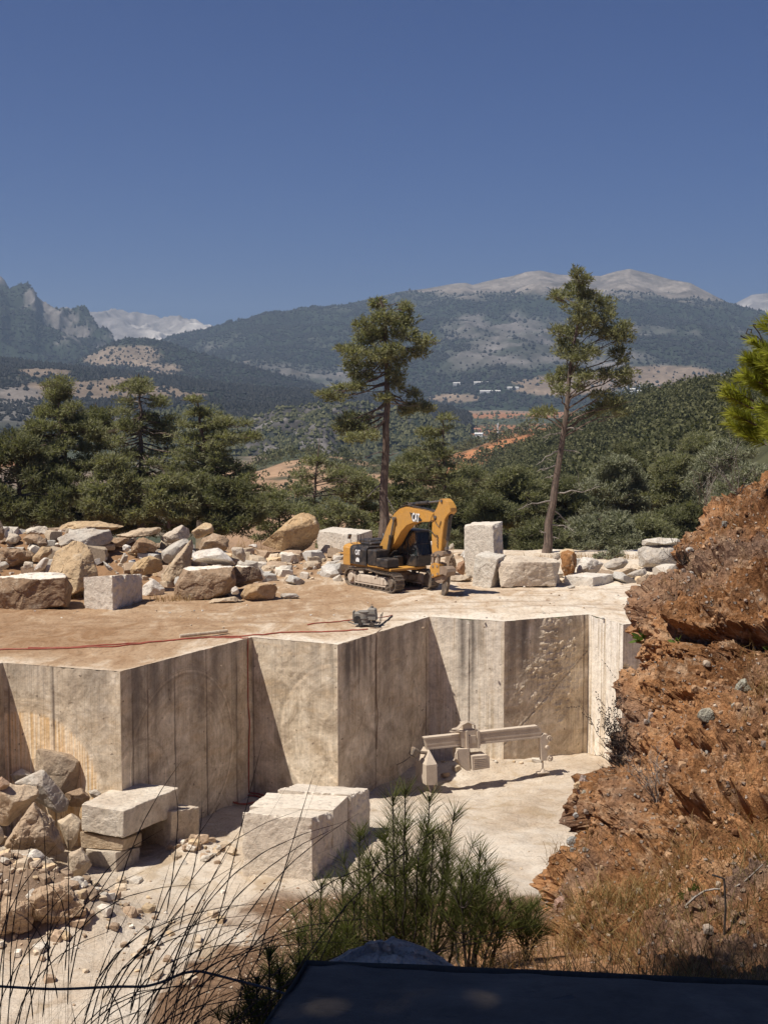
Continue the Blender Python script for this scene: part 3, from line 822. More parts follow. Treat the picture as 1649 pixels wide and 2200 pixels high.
def mat_pit():
    m, t, b = new_mat('pale_pit_floor')
    p = world_pos(t)
    big = noise(t, p, .22, 6, .62, .4)
    mid = noise(t, mapping(t, p, (1., 1.6, 1), (0, 0, .5)), 1.1, 6, .65, .5)
    fine = noise(t, p, 9, 5, .72)
    c = ramp(t, math_(t, 'ADD', math_(t, 'MULTIPLY', big, .6), math_(t, 'MULTIPLY', mid, .4)), [(.30, (.44, .33, .23)), (.45, (.61, .51, .40)), (.58, (.72, .635, .53)), (.75, (.78, .72, .63))])
    c = mixc(t, attr(t, 'earth'), c, mixc(t, ramp(t, mid, [(.35, 0.), (.65, 1.)]), (.15, .088, .052), (.32, .21, .135)))
    c = mixc(t, .8, c, ramp(t, fine, [(.25, .5), (.48, .98), (.75, 1.12)]), 'MULTIPLY')
    c = mixc(t, ramp(t, noise(t, p, .5, 3, .5, 1.), [(.60, 0.), (.68, .6)]), c, (.45, .34, .22))
    c = mixc(t, 1., c, (.82, .81, .79), 'MULTIPLY')
    L(t, c, b.inputs['Base Color'])
    b.inputs['Roughness'].default_value = 1.
    b.inputs['Specular IOR Level'].default_value = .05
    bump(t, b, math_(t, 'ADD', math_(t, 'MULTIPLY', fine, .5), math_(t, 'MULTIPLY', mid, .8)), .9, .16)
    return m
M['pit'] = mat_pit()
en = fbm(Vp / 1.5, 4, seed=35)
earth = .8 * sstep(.0, .5, lump(PX, PY, -13.0, 48.6, 3.0, 1.6, 1.2) + .5 * en - .15) + sstep(-.3, .9, PX + 4.6 - (PY - 51.4) * .275 + 1.2 * en) * sstep(53.2, 51., PY + 1.5 * en) * (1.15 + .5 * en)
tag(mesh_obj('pit_floor', Vp.reshape(-1, 3), grid_faces(*PX.shape), M['pit'], attrs={'earth': np.clip(earth, 0, 1).ravel()}, smooth=True), 'pale trampled floor of the quarry pit', 'ground', kind='structure')

# ---- hillside the camera stands on
def hill_z(x, y):
    P = np.stack([x, y, 0 * x], -1)
    n = fbm(P / 1.4, 5, seed=41) * .10 + fbm(P / .25, 3, seed=42) * .02
    left = np.where(y < 2.4, -1.65, -1.65 - .60 * (y - 2.4))
    right = np.where(y < 9.6, np.minimum(-1.25, -1.0 - .285 * y), -1.0 - .285 * 9.6 - 1.1 * (y - 9.6))
    right = np.where(y < 2, -1.62, right)
    k = sstep(-.7, .8, x)
    z = lerp(left, right, k) + n
    return np.maximum(CZ + z, -12)
hx = np.concatenate([np.linspace(-40, -6, 30)[:-1], np.linspace(-6, 8, 240), np.linspace(8, 40, 40)[1:]]); hy = np.concatenate([np.linspace(-40, 1, 40)[:-1], np.linspace(1, 14, 240), np.linspace(14, 44, 90)[1:]])
HX, HY = np.meshgrid(hx, hy)
Vh_ = np.stack([HX, HY, hill_z(HX, HY)], -1)
def mat_earth(name, c0, c1, c2, sc=1.):
    m, t, b = new_mat(name)
    p = world_pos(t)
    big = noise(t, p, .9 * sc, 6, .65, .5)
    fine = noise(t, p, 14 * sc, 5, .72)
    vo = t.nodes.new('ShaderNodeTexVoronoi'); L(t, p, vo.inputs['Vector']); vo.inputs['Scale'].default_value = 20 * sc
    sep = t.nodes.new('ShaderNodeSeparateColor'); L(t, vo.outputs['Color'], sep.inputs[0])
    peb = math_(t, 'MULTIPLY', ramp(t, sep.outputs[0], [(.72, 0.), (.78, 1.)]), ramp(t, vo.outputs['Distance'], [(.25, 1.), (.42, 0.)]))
    c = ramp(t, big, [(.32, c0), (.5, c1), (.70, c2)])
    c = mixc(t, math_(t, 'MULTIPLY', peb, .8), c, ramp(t, sep.outputs[1], [(.1, (.24, .13, .075)), (.5, (.42, .30, .21)), (.8, (.50, .42, .34)), (1., (.30, .31, .27))]))
    c = mixc(t, .85, c, ramp(t, fine, [(.25, .45), (.5, 1.), (.75, 1.2)]), 'MULTIPLY')
    L(t, c, b.inputs['Base Color'])
    b.inputs['Roughness'].default_value = 1.
    b.inputs['Specular IOR Level'].default_value = .05
    bump(t, b, math_(t, 'ADD', math_(t, 'MULTIPLY', fine, .6), math_(t, 'MULTIPLY', peb, .5)), .9, .025)
    return m
M['earth'] = mat_earth('red_brown_earth', (.20, .095, .045), (.31, .17, .09), (.42, .27, .165))
tag(mesh_obj('hillside', Vh_.reshape(-1, 3), grid_faces(*HX.shape), M['earth'], smooth=True), 'brown earth slope under the viewpoint falling to the pit', 'hillside', kind='structure')
# ================================================================== ROCKS AND BLOCKS
def ico(n):
    bm = bmesh.new()
    bmesh.ops.create_icosphere(bm, subdivisions=n, radius=1)
    V = np.array([v.co for v in bm.verts]); F = np.array([[v.index for v in f.verts] for f in bm.faces])
    bm.free()
    V /= np.linalg.norm(V, axis=1)[:, None]
    return V, F
ICO = {k: ico(k) for k in (2, 3, 4, 5, 6)}
def hull_planes(pts):
    bm = bmesh.new()
    for p in pts: bm.verts.new(p)
    r = bmesh.ops.convex_hull(bm, input=bm.verts)
    bmesh.ops.recalc_face_normals(bm, faces=bm.faces)
    c = np.mean(np.array(pts), 0)
    pl = []
    for f in bm.faces:
        f.normal_update()
        n = np.array(f.normal); d = n @ np.array(f.verts[0].co)
        if n @ c > d: n, d = -n, -d
        pl.append((*n, d))
    bm.free()
    return np.array(pl)
_rs = [100]
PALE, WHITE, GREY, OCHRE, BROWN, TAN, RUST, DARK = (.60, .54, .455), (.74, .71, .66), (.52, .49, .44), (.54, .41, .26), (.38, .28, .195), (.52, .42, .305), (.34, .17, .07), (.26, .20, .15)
def rock(pts, label, color, cat='boulder', name='boulder', group=None, lvl=5, rough=.06, facet=.5, round_=.008, ncut=11, parent=None, sawn=None):
    """a broken stone: convex body through the given 3-D points, sampled finely and roughened"""
    pts = np.array([tuple(p) for p in pts])
    _rs[0] += 1; sd_ = _rs[0]
    base = np.array([pts[:, 0].mean(), pts[:, 1].mean(), pts[:, 2].min()])
    c = (pts.max(0) + pts.min(0)) / 2 * .5 + pts.mean(0) * .5
    ext = (pts.max(0) - pts.min(0)) / 2
    q = (pts - c) / ext
    pl = hull_planes(q)
    rr_ = np.random.default_rng(sd_)                     # a few broken facets cut the corners
    for _ in range(ncut):
        n_ = rr_.normal(size=3); n_ /= np.linalg.norm(n_)
        far = (q @ n_).max()
        pl = np.concatenate([pl, [[*n_, far * rr_.uniform(.60, .92)]]])
    D, F = ICO[lvl]
    dn = D @ pl[:, :3].T
    with np.errstate(divide='ignore', invalid='ignore'):
        rr = np.where(dn > 1e-4, pl[:, 3] / dn, 1e9)
    k = 1 / round_
    r0 = rr.min(1)
    r = r0 - round_ * np.log(np.exp(-np.clip((rr - r0[:, None]) / round_, 0, 40)).sum(1))
    r = np.clip(r, .05, 3)
    V = D * r[:, None] * ext + c
    s = float(ext.max())
    nb_ = pl[rr.argmin(1), :3] / ext; nb_ /= np.linalg.norm(nb_, axis=1)[:, None]
    P = V / s
    fine = min(1., s)
    h = fbm(P * 1.6 + sd_ * 3.1, 4, seed=sd_) * .9 + facet * fbm(P * 2.3 + sd_, 3, seed=sd_ + 5, ridged=True) * .6
    h2 = fbm(V * 3.0 + sd_, 4, seed=sd_ + 9)
    nrm = D / ext; nrm /= np.linalg.norm(nrm, axis=1)[:, None]
    step_ = fbm(P * 1.1 + sd_ * 1.7, 2, seed=sd_ + 13)
    wf, wid = worley(P * 2.4 + sd_ * 1.3 + .12 * fbm(P * 3, 3, seed=sd_)[:, None], sd_)
    V = V + nrm * (rough * s * (.22 * h + .6 * np.round(step_ * 5) / 5 + .85 * (wid - .5) - .5 * np.clip(wf - .45, 0, 1))[:, None] + rough * 1.15 * fine * h2[:, None])
    sa = np.zeros(len(V)) if sawn is None else (nb_ @ np.array(sawn) > .86) * 1.
    o = mesh_obj(name, V, F, M['rock'], parent=parent, origin=base, attrs={'sawn': sa})
    o.color = (*color, 1)
    if parent is None: tag(o, label, cat, group)
    return o
def outline_rock(poly, Y, label, color, thick=None, front=None, back=None, tr=None, **kw):
    """poly: outline in photo pixels seen at distance Y; front/back: extra corner points (px, py, metres behind Y)"""
    tr = tr or (lambda a, b: (a, b))
    pp = [tr(*p) for p in poly]
    w_ = [np.array(at(x, y, Y)) for x, y in pp]
    cx, cy = np.mean([p[0] for p in pp]), np.mean([p[1] for p in pp])
    size = max(max(p[0] for p in w_) - min(p[0] for p in w_), max(p[2] for p in w_) - min(p[2] for p in w_))
    t = thick or size * .75
    pts = list(w_)
    r = random.Random(len(label) * 31 + int(cx))
    if front is None:
        for (x, y) in pp[::2]:
            k = r.uniform(.45, .75)
            pts.append(np.array(at(cx + (x - cx) * k, cy + (y - cy) * k, Y - t * r.uniform(.35, .5))))
    else:
        for (x, y, d) in front: pts.append(np.array(at(*tr(x, y), Y + d)))
    if back is None:
        for (x, y) in pp[::2]:
            k = r.uniform(.6, .85)
            pts.append(np.array(at(cx + (x - cx) * k, cy + (y - cy) * k, Y + t * r.uniform(.35, .55))))
    else:
        for (x, y, d) in back: pts.append(np.array(at(*tr(x, y), Y + d)))
    return rock(pts, label, color, **kw)
def pts_px(l, Y, tr=None):
    tr = tr or (lambda a, b: (a, b))
    return [np.array(at(*tr(x, y), Y + d)) for x, y, d in l]

def hexa(cor, label, color, seed, name='stone_block', cat='stone block', group=None, step=.07, rough=.02, chip=.10, roughf=(), group_=None):
    """sawn block from eight corners: bottom 0-3 (near, right, back, left), top 4-7; edges chipped; faces listed in roughf are split, not sawn"""
    c = np.array([tuple(p) for p in cor], float)
    faces = [(0, 1, 5, 4), (1, 2, 6, 5), (2, 3, 7, 6), (3, 0, 4, 7), (4, 5, 6, 7), (3, 2, 1, 0)]
    VV, FF, n0 = [], [], 0
    ctr = c.mean(0)
    for fi, f in enumerate(faces):
        a, b, d, e = c[list(f)]
        nu = max(3, int(max(np.linalg.norm(b - a), np.linalg.norm(d - e)) / step)); nv = max(3, int(max(np.linalg.norm(e - a), np.linalg.norm(d - b)) / step))
        U, W = np.meshgrid(np.linspace(0, 1, nu + 1), np.linspace(0, 1, nv + 1))
        Pt = (a * ((1 - U) * (1 - W))[..., None] + b * (U * (1 - W))[..., None] + d * (U * W)[..., None] + e * ((1 - U) * W)[..., None])
        nm = np.cross(b - a, e - a); nm /= np.linalg.norm(nm)
        if nm @ (Pt.mean((0, 1)) - ctr) < 0: nm = -nm
        eu = np.minimum(U, 1 - U) * np.linalg.norm(b - a); ev = np.minimum(W, 1 - W) * np.linalg.norm(e - a)
        ed = np.minimum(eu, ev)
        h = rough * fbm(Pt * 1.3, 4, seed=seed) * np.clip(ed / .15, 0, 1)
        if fi in roughf:
            h = h + (.16 * fbm(Pt * 1.1, 4, seed=seed + 3, ridged=True) + .05 * fbm(Pt * 4.5, 3, seed=seed + 4)) * np.clip(ed / .25, 0, 1)
        # chips: corners and edges lose a little stone
        ch = np.clip(vnoise(Pt * 2.2, seed + 1) * .8 + vnoise(Pt * 7, seed + 2) * .5 + .05, 0, 1)
        inward = chip * ch * np.exp(-ed / .09)
        Pt = Pt + nm * h[..., None] + (ctr - Pt) / (np.linalg.norm(ctr - Pt, axis=-1)[..., None] + 1e-6) * inward[..., None]
        VV.append(Pt.reshape(-1, 3)); g = grid_faces(*U.shape, off=n0)
        FF.append(g); n0 += U.size
    V = np.concatenate(VV); F = np.concatenate(FF)
    # weld the shared edge vertices
    key = np.round(V / 1e-4).astype(np.int64)
    _, inv, first = np.unique(key, axis=0, return_inverse=True, return_index=True)[0], None, None
    uq, first, inv = np.unique(key, axis=0, return_index=True, return_inverse=True)
    inv = inv.ravel()
    V = V[first]; F = inv[F]
    o = mesh_obj(name, V, F, M['rock'], attrs={'sawn': np.full(len(V), .45)}, origin=np.array([c[:, 0].mean(), c[:, 1].mean(), c[:, 2].min()]))
    bm = bmesh.new(); bm.from_mesh(o.data); bmesh.ops.recalc_face_normals(bm, faces=bm.faces); bm.to_mesh(o.data); bm.free()
    o.color = (*color, 1)
    return tag(o, label, cat, group)
def block(pl, pn, pr, tn, tl, tr_, label, color, seed, z0=0., lean=(0, 0), **kw):
    """block standing on z0: pixels of left, near and right bottom corners and the pixel rows of the tops above them"""
    l, n, r = (np.array(on_z(*p, z0)) for p in (pl, pn, pr))
    b = l + r - n
    def topz(p, w_, row):
        return np.array(at(p[0], row, w_[1]))[2]
    hn, hl, hr = topz(pn, n, tn), topz(pl, l, tl), topz(pr, r, tr_)
    hb = hl + hr - hn
    up = lambda w_, h: np.array([w_[0] + lean[0], w_[1] + lean[1], h])
    dn = lambda w_: np.array([w_[0], w_[1], z0 - .12])
    return hexa([dn(n), dn(r), dn(b), dn(l), up(n, hn), up(r, hr), up(b, hb), up(l, hl)], label, color, seed, **kw)
z2 = lambda x, y: (x * .4002, 1080 + y * .4005)
z3 = lambda x, y: (960 + x * .3275, 1080 + y * .3275)
z1 = lambda x, y: (700 + x * .2547, 1040 + y * .2547)
z6 = lambda x, y: (x * .5215, 1560 + y * .5215)
GH, GR, GP, GS = 'boulders of the left waste heap', 'stones along the back of the bench', 'boulders heaped in the pit', 'sawn blocks standing in the pit'

# ---- waste heap on the left of the bench
H = lambda poly, Y, label, col, **kw: outline_rock(poly, Y, label, col, tr=z2, group=GH, **kw)
H([(-60, 395), (0, 380), (235, 374), (360, 392), (392, 460), (370, 560), (290, 582), (60, 592), (-40, 560)], 74.6, 'long flat-topped brown boulder at the front left of the heap', (.30, .215, .145), front=[(80, 415, -1.1), (350, 405, -.9), (100, 585, -1.0), (350, 560, -.9), (-50, 410, -.9)], back=[(-60, 380, 2), (0, 372, 2.2), (235, 368, 2.0), (340, 380, 1.5), (300, 540, 1.5)], rough=.05, lvl=6, ncut=3, sawn=(0, 0, 1))
H([(240, 470), (265, 350), (300, 262), (392, 202), (432, 206), (500, 240), (560, 330), (590, 385), (455, 482), (400, 495), (300, 560)], 79.0, 'tall yellowish peaked boulder rising behind the sawn cube', OCHRE, front=[(300, 470, -1.6), (390, 490, -1.8), (420, 350, -1.3), (300, 330, -.8)], lvl=6)
H([(275, 165), (585, 132), (612, 190), (560, 250), (540, 262), (480, 222), (400, 228), (290, 232)], 86.0, 'broad grey sawn slab lying tilted on top of the heap', GREY, thick=2.6, rough=.03)
H([(285, 160), (330, 120), (420, 95), (480, 88), (560, 100), (680, 120), (730, 132), (640, 170), (450, 180)], 91.0, 'long ochre boulder along the crest of the heap', OCHRE, thick=2.5)
H([(610, 178), (700, 140), (870, 128), (876, 150), (850, 176), (720, 188), (650, 195)], 88.0, 'thin tan slab jutting from the crest of the heap', TAN, thick=2.4)
H([(130, 150), (165, 125), (260, 105), (285, 130), (287, 190), (230, 205), (130, 195)], 88.5, 'pale angular block at the upper left of the heap', PALE)
H([(18, 205), (45, 155), (100, 175), (116, 214), (60, 228)], 86.0, 'small peaked pale stone near the left edge of the heap', PALE, lvl=4)
H([(112, 195), (170, 155), (205, 180), (250, 190), (256, 232), (190, 245), (138, 220)], 85.2, 'knobbly brown stone below the pale angular block', BROWN, lvl=4)
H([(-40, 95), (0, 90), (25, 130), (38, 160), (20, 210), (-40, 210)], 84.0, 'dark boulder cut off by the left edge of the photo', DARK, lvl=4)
H([(175, 362), (215, 310), (250, 284), (268, 290), (245, 352), (225, 372)], 80.5, 'small pale slab leaning against the peaked boulder', WHITE, thick=.5, lvl=4, rough=.03)
H([(858, 180), (980, 118), (1015, 125), (1030, 178), (985, 202), (930, 218), (880, 228)], 88.0, 'cream block with a rough top at the right of the crest', PALE)
H([(865, 262), (930, 215), (1012, 180), (1022, 212), (960, 282), (885, 348), (866, 312)], 85.6, 'grey sawn slab propped steeply under the cream block', GREY, thick=1.6, rough=.03)
H([(1028, 155), (1110, 95), (1142, 115), (1156, 158), (1090, 176), (1048, 200)], 90.0, 'ochre pointed boulder at the right end of the crest', OCHRE)
H([(1052, 218), (1070, 180), (1180, 150), (1236, 205), (1242, 245), (1180, 266), (1038, 258)], 88.0, 'brown lumpy boulder below the ochre point', BROWN)
H([(848, 402), (1000, 240), (1030, 188), (1038, 230), (1018, 330), (1000, 352), (950, 425), (925, 468), (868, 432)], 82.4, 'long tan slab leaning diagonally in the middle of the heap', TAN, thick=1.5)
H([(697, 356), (730, 300), (790, 268), (850, 270), (872, 320), (882, 357), (820, 392), (760, 404), (705, 392)], 80.5, 'rounded golden boulder in the middle of the heap', (.52, .38, .22))
H([(1028, 272), (1070, 255), (1170, 241), (1292, 302), (1286, 331), (1110, 336), (1038, 326)], 80.2, 'flat white slab lying on the big brown block', WHITE, thick=2.2, rough=.03)
H([(940, 440), (985, 352), (1040, 342), (1250, 346), (1268, 420), (1242, 492), (1090, 540), (932, 538)], 78.2, 'big square-edged brown block under the white slab', (.33, .24, .165), front=[(960, 440, -.8), (1235, 400, -.8), (1000, 532, -.9), (1180, 500, -.8), (1010, 362, -.6)], back=[(990, 345, 2), (1240, 338, 2), (1000, 500, 1.5), (1230, 480, 1.5)], lvl=6, rough=.05, ncut=3, sawn=(0, 0, 1))
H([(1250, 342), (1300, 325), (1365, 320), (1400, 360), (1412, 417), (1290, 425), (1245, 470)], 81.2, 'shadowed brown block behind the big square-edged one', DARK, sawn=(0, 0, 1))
H([(1238, 228), (1300, 235), (1326, 290), (1312, 325), (1280, 300), (1240, 265)], 85.0, 'pale squarish stone right of the flat white slab', PALE, lvl=4)
H([(1284, 432), (1300, 421), (1490, 421), (1496, 500), (1480, 532), (1315, 540), (1284, 485)], 77.6, 'loaf-shaped yellow boulder at the right front of the heap', (.46, .33, .20), rough=.04)
H([(1490, 490), (1590, 488), (1606, 506), (1550, 517), (1498, 522)], 78.0, 'thin grey flake lying right of the yellow boulder', GREY, lvl=4)
H([(752, 497), (775, 410), (830, 405), (890, 460), (882, 512), (800, 524)], 79.3, 'white broken stone under the golden boulder', WHITE, lvl=4)
H([(720, 192), (770, 185), (830, 215), (876, 242), (850, 272), (800, 275), (760, 284), (700, 275), (714, 230)], 86.0, 'lumpy brown stone under the thin tan slab', (.36, .25, .16))
H([(655, 235), (670, 220), (706, 235), (690, 267), (655, 257)], 85.0, 'little white wedge of stone in the dark hollow of the heap', WHITE, lvl=3)
H([(638, 322), (655, 265), (692, 270), (682, 312), (650, 335)], 83.0, 'small upright pale stone left of the golden boulder', PALE, lvl=4)
H([(588, 192), (640, 185), (702, 190), (650, 244), (588, 240)], 87.0, 'brown wedge below the tilted grey slab', BROWN, lvl=4)
H([(-20, 235), (60, 215), (150, 240), (192, 282), (172, 335), (80, 376), (-20, 376)], 84.0, 'crumbling brown mass at the far left of the heap', (.33, .24, .165), rough=.11)
H([(172, 295), (220, 235), (282, 235), (292, 262), (217, 315), (178, 332)], 83.2, 'yellow-brown stone above the small leaning slab', OCHRE, lvl=4)
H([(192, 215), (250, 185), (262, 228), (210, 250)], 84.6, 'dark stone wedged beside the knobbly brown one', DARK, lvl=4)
H([(1238, 472), (1255, 440), (1287, 462), (1280, 493), (1242, 493)], 77.0, 'small white wedge at the foot of the big brown block', WHITE, lvl=3)
H([(1092, 543), (1150, 517), (1220, 511), (1290, 502), (1302, 532), (1200, 548)], 77.0, 'low flat tan stone in front of the big brown block', TAN, lvl=4)
H([(1330, 225), (1378, 218), (1385, 245), (1340, 248)], 96.0, 'small white stone left of the great ochre boulder', WHITE, lvl=3)
H([(1392, 330), (1440, 318), (1480, 335), (1475, 358), (1400, 355)], 91.0, 'low pale stone on the ground right of the heap', PALE, lvl=3)
H([(560, 330), (600, 345), (612, 362), (585, 372), (540, 300)], 80.2, 'narrow white chip beside the peaked boulder', WHITE, lvl=3)
H([(0, 320), (40, 312), (60, 345), (10, 372), (-20, 350)], 80.5, 'grey stone low at the left edge of the heap', GREY, lvl=4)
H([(130, 310), (178, 320), (182, 352), (120, 362)], 80.8, 'pale stub of stone left of the small leaning slab', PALE, lvl=3)
H([(50, 620), (90, 608), (150, 622), (155, 636), (70, 642)], 71.8, 'little dark clod on the bench before the flat-topped boulder', DARK, lvl=3)
block((181, 1308), (242, 1312), (306, 1290), 1236.5, 1240, 1233, 'pale sawn cube with a smooth lit side at the front of the heap', (0.696, 0.644, 0.563), 11, group=GH, roughf=(0,))
# ---- behind the excavator
H([(1385, 228), (1430, 155), (1530, 95), (1612, 58), (1650, 53), (1692, 70), (1716, 112), (1712, 200), (1660, 265), (1560, 285), (1470, 268), (1398, 265)], 92.0, 'great ochre boulder standing alone left of the excavator', (.50, .36, .21), front=[(1470, 190, -1.6), (1660, 150, -1.3), (1500, 255, -1.2), (1690, 110, -1.)], lvl=6, rough=.05)
block((681, 1196), (768, 1206), (800, 1196), 1149, 1141, 1139, 'pale sawn block behind the tail of the excavator', (0.580, 0.551, 0.499), 12, group=GR, z0=.3)
Rr = lambda poly, Y, label, col, tr=z1, **kw: outline_rock(poly, Y, label, col, tr=tr, group=GR, **kw)
Rr([(-10, 690), (15, 640), (62, 640), (86, 690), (60, 735), (5, 735)], 89.6, 'round white stone on the ground behind the excavator tail', WHITE, lvl=4)
Rr([(20, 640), (60, 600), (120, 565), (150, 590), (140, 640), (70, 660)], 90.5, 'brown stone between the round white stone and the sawn block', TAN, lvl=4)
Rr([(86, 700), (95, 640), (160, 610), (200, 650), (190, 710), (130, 725)], 89.5, 'tan boulder just behind the excavator track', (.46, .34, .23), lvl=4)
Rr([(-180, 720), (-140, 640), (-60, 600), (-20, 640), (-30, 720), (-100, 745)], 91.5, 'brown boulder below the great ochre one', BROWN, lvl=4)
Rr([(-200, 760), (-180, 725), (-120, 735), (-110, 770), (-160, 785)], 89., 'flat brown stone lying left of the excavator track', TAN, lvl=4)
Rr([(826, 545), (830, 478), (912, 483), (925, 535), (860, 560)], 90.0, 'white slab seen between the excavator cab and its arm', WHITE, lvl=4)
Rr([(836, 665), (840, 572), (908, 578), (920, 662)], 89.0, 'grey-brown stone below the white slab between cab and arm', GREY, lvl=4)
Rr([(1030, 562), (1035, 510), (1076, 500), (1082, 555)], 89.5, 'pale lump standing just right of the excavator arm', PALE, lvl=4)
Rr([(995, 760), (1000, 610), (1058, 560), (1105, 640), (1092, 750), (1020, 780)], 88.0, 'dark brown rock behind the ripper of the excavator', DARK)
Rr([(1092, 765), (1098, 672), (1170, 640), (1178, 770)], 87.2, 'reddish broken stone left of the tall upright block', (.38, .24, .16), lvl=4)
Rr([(1030, 815), (1040, 765), (1225, 770), (1235, 818), (1140, 830)], 85.5, 'low pale slab lying before the tall upright block', (.47, .40, .32), lvl=4, thick=1.2)
# ---- right side of the bench
block((999, 1238), (1062, 1245), (1082, 1238), 1127, 1129, 1119.5, 'tall upright pale block standing right of the excavator arm', (0.650, 0.615, 0.551), 14, group=GR, lean=(-.12, 0), roughf=(0,))
z3r = lambda poly, Y, label, col, **kw: outline_rock(poly, Y, label, col, tr=z3, group=GR, **kw)
rock(pts_px([(165, 558, 0), (285, 560, -.9), (345, 552, .2), (185, 345, 0.1), (330, 372, -.9), (372, 350, .2), (250, 315, 1.6), (385, 342, 1.5), (200, 540, 1.6), (340, 540, 1.5)], 83.4, z3), 'slant-topped pale block leaning before the tall upright one', (0.638, 0.609, 0.551), 'stone block', 'stone_block', GR, lvl=6, rough=.035, round_=.01, ncut=0)
rock(pts_px([(325, 392, -.3), (480, 388, -.8), (690, 388, -.8), (742, 395, 0), (712, 545, -.5), (355, 553, -.8), (330, 470, -.3), (395, 341, 1.6), (560, 353, 1.6), (720, 368, 1.3), (715, 540, 1.2), (350, 540, 1.4)], 83.0, z3), 'long low block with a bright flat top and a rough tan face', (0.650, 0.580, 0.487), 'stone block', 'stone_block', GR, lvl=6, rough=.04, round_=.01, ncut=0)
z3r([(690, 327), (735, 325), (746, 360), (722, 384), (692, 378)], 84.5, 'small pale chunk perched at the end of the long low block', PALE, lvl=4)
z3r([(745, 320), (790, 308), (850, 330), (863, 380), (832, 474), (770, 480), (745, 432)], 86.3, 'rust-brown upright stone right of the long low block', RUST)
z3r([(838, 422), (880, 356), (960, 364), (1027, 400), (1008, 464), (850, 472)], 87.0, 'bright white angular rock behind the low flat slab', (.70, .67, .62))
z3r([(1024, 402), (1100, 362), (1170, 365), (1200, 400), (1150, 432), (1040, 459), (1018, 432)], 88.0, 'grey layered rock right of the white angular one', GREY)
z3r([(1088, 474), (1140, 440), (1212, 424), (1228, 447), (1160, 480)], 86.6, 'flat tan stone right of the low flat slab', TAN, lvl=4, thick=1.)
z3r([(1163, 484), (1210, 455), (1300, 430), (1318, 470), (1240, 500)], 86.0, 'flat grey stone nearest the red bank', GREY, lvl=4, thick=1.2)
block((1212, 1256.5), (1273, 1260), (1318, 1250), 1241, 1237.5, 1233, 'low flat grey-white slab lying on the bench', (0.673, 0.650, 0.603), 15, group=GR)
z3r([(1248, 302), (1275, 287), (1500, 282), (1542, 292), (1532, 440), (1330, 450), (1254, 430)], 90.0, 'rough grey block under the smaller one beside the red bank', (.50, .475, .43), lvl=6, rough=.05, thick=2.2)
z3r([(1274, 247), (1310, 236), (1400, 225), (1530, 228), (1546, 255), (1532, 284), (1420, 286), (1275, 292)], 90.3, 'smaller white block resting on the rough grey one', (.60, .57, .51), thick=1.8, rough=.035)
z3r([(495, 556), (503, 545), (515, 548), (514, 558)], 80.3, 'pebble-sized white stone before the long low block', WHITE, lvl=3)
z3r([(775, 556), (800, 540), (842, 545), (838, 562), (800, 566)], 81.0, 'small grey stone before the low flat slab', GREY, lvl=3)
z3r([(1060, 685), (1085, 665), (1130, 672), (1132, 692), (1080, 694)], 76.0, 'small pale clod lying alone on the right of the bench', PALE, lvl=3)
z3r([(785, 700), (800, 690), (832, 694), (830, 702)], 75.0, 'little dark flake lying on the pale ground of the bench', DARK, lvl=3)

# ---- blocks in the pit
zp = PIT
block(z6(1000, 620), z6(1285, 640), z6(1372, 560), 1758, 1746, 1742, 'rough squared block at the front of the pit with a chipped front', (0.696, 0.615, 0.505), 21, z0=zp, group=GS, roughf=(0,), chip=.12)
block(z6(1030, 560), z6(1372, 568), z6(1432, 505), 1741, 1733, 1711, 'squared block with a smooth top behind the rough front one', (0.719, 0.650, 0.551), 22, z0=zp, group=GS, chip=.06, rough=.01)
block(z6(1140, 500), z6(1446, 505), z6(1522, 442), 1708, 1697, 1694.5, 'rearmost squared block of the row in the middle of the pit', (0.696, 0.632, 0.539), 23, z0=zp, group=GS, roughf=(0,), chip=.2)
PB = lambda l, Y, label, col, **kw: rock(pts_px(l, Y, z6), label, col, 'stone block', 'stone_block', GP, lvl=6, ncut=0, **kw)
PB([(510, 353, 0), (508, 462, 0), (333, 322, .7), (333, 432, .7), (740, 252, 3.0), (735, 364, 3.0), (540, 229, 3.8), (500, 238, 3.6), (540, 330, 3.8)], 54.6, 'big pale slab-topped block lying across the stack on the left', (0.673, 0.615, 0.528), rough=.02, round_=.012)
PB([(328, 437, .6), (333, 503, .6), (508, 470, 0), (505, 515, 0), (585, 442, 1.5), (585, 492, 1.5), (420, 425, 2.4), (420, 480, 2.4)], 54.8, 'thin tan block squeezed under the big slab-topped one', TAN, rough=.03, round_=.02)
PB([(350, 508, .5), (478, 522, -.1), (480, 660, -.1), (577, 500, 1.4), (577, 615, 1.3), (368, 610, .6), (500, 480, 2.6), (400, 490, 2.2), (400, 590, 2.)], 54.6, 'grey-faced block at the bottom of the left stack', (0.603, 0.545, 0.464), rough=.025, round_=.016)
PB([(706, 352, 0), (700, 578, 0), (823, 332, 1.3), (821, 510, 1.2), (575, 332, 1.6), (578, 545, 1.5), (700, 318, 2.9), (700, 500, 2.8)], 56.8, 'squared block standing behind the left stack', (0.638, 0.568, 0.476), rough=.025, round_=.012)
PR = lambda poly, Y, label, col, **kw: outline_rock(poly, Y, label, col, tr=z6, group=GP, **kw)
PR([(133, 85), (320, 120), (345, 160), (312, 248), (300, 290), (130, 280)], 58.0, 'upright grey-brown block leaning by the saw-marked wall', (.42, .345, .265), thick=1.8, front=[(140, 95, -.5), (312, 128, -.5), (305, 270, -.6), (140, 270, -.6)], rough=.03)
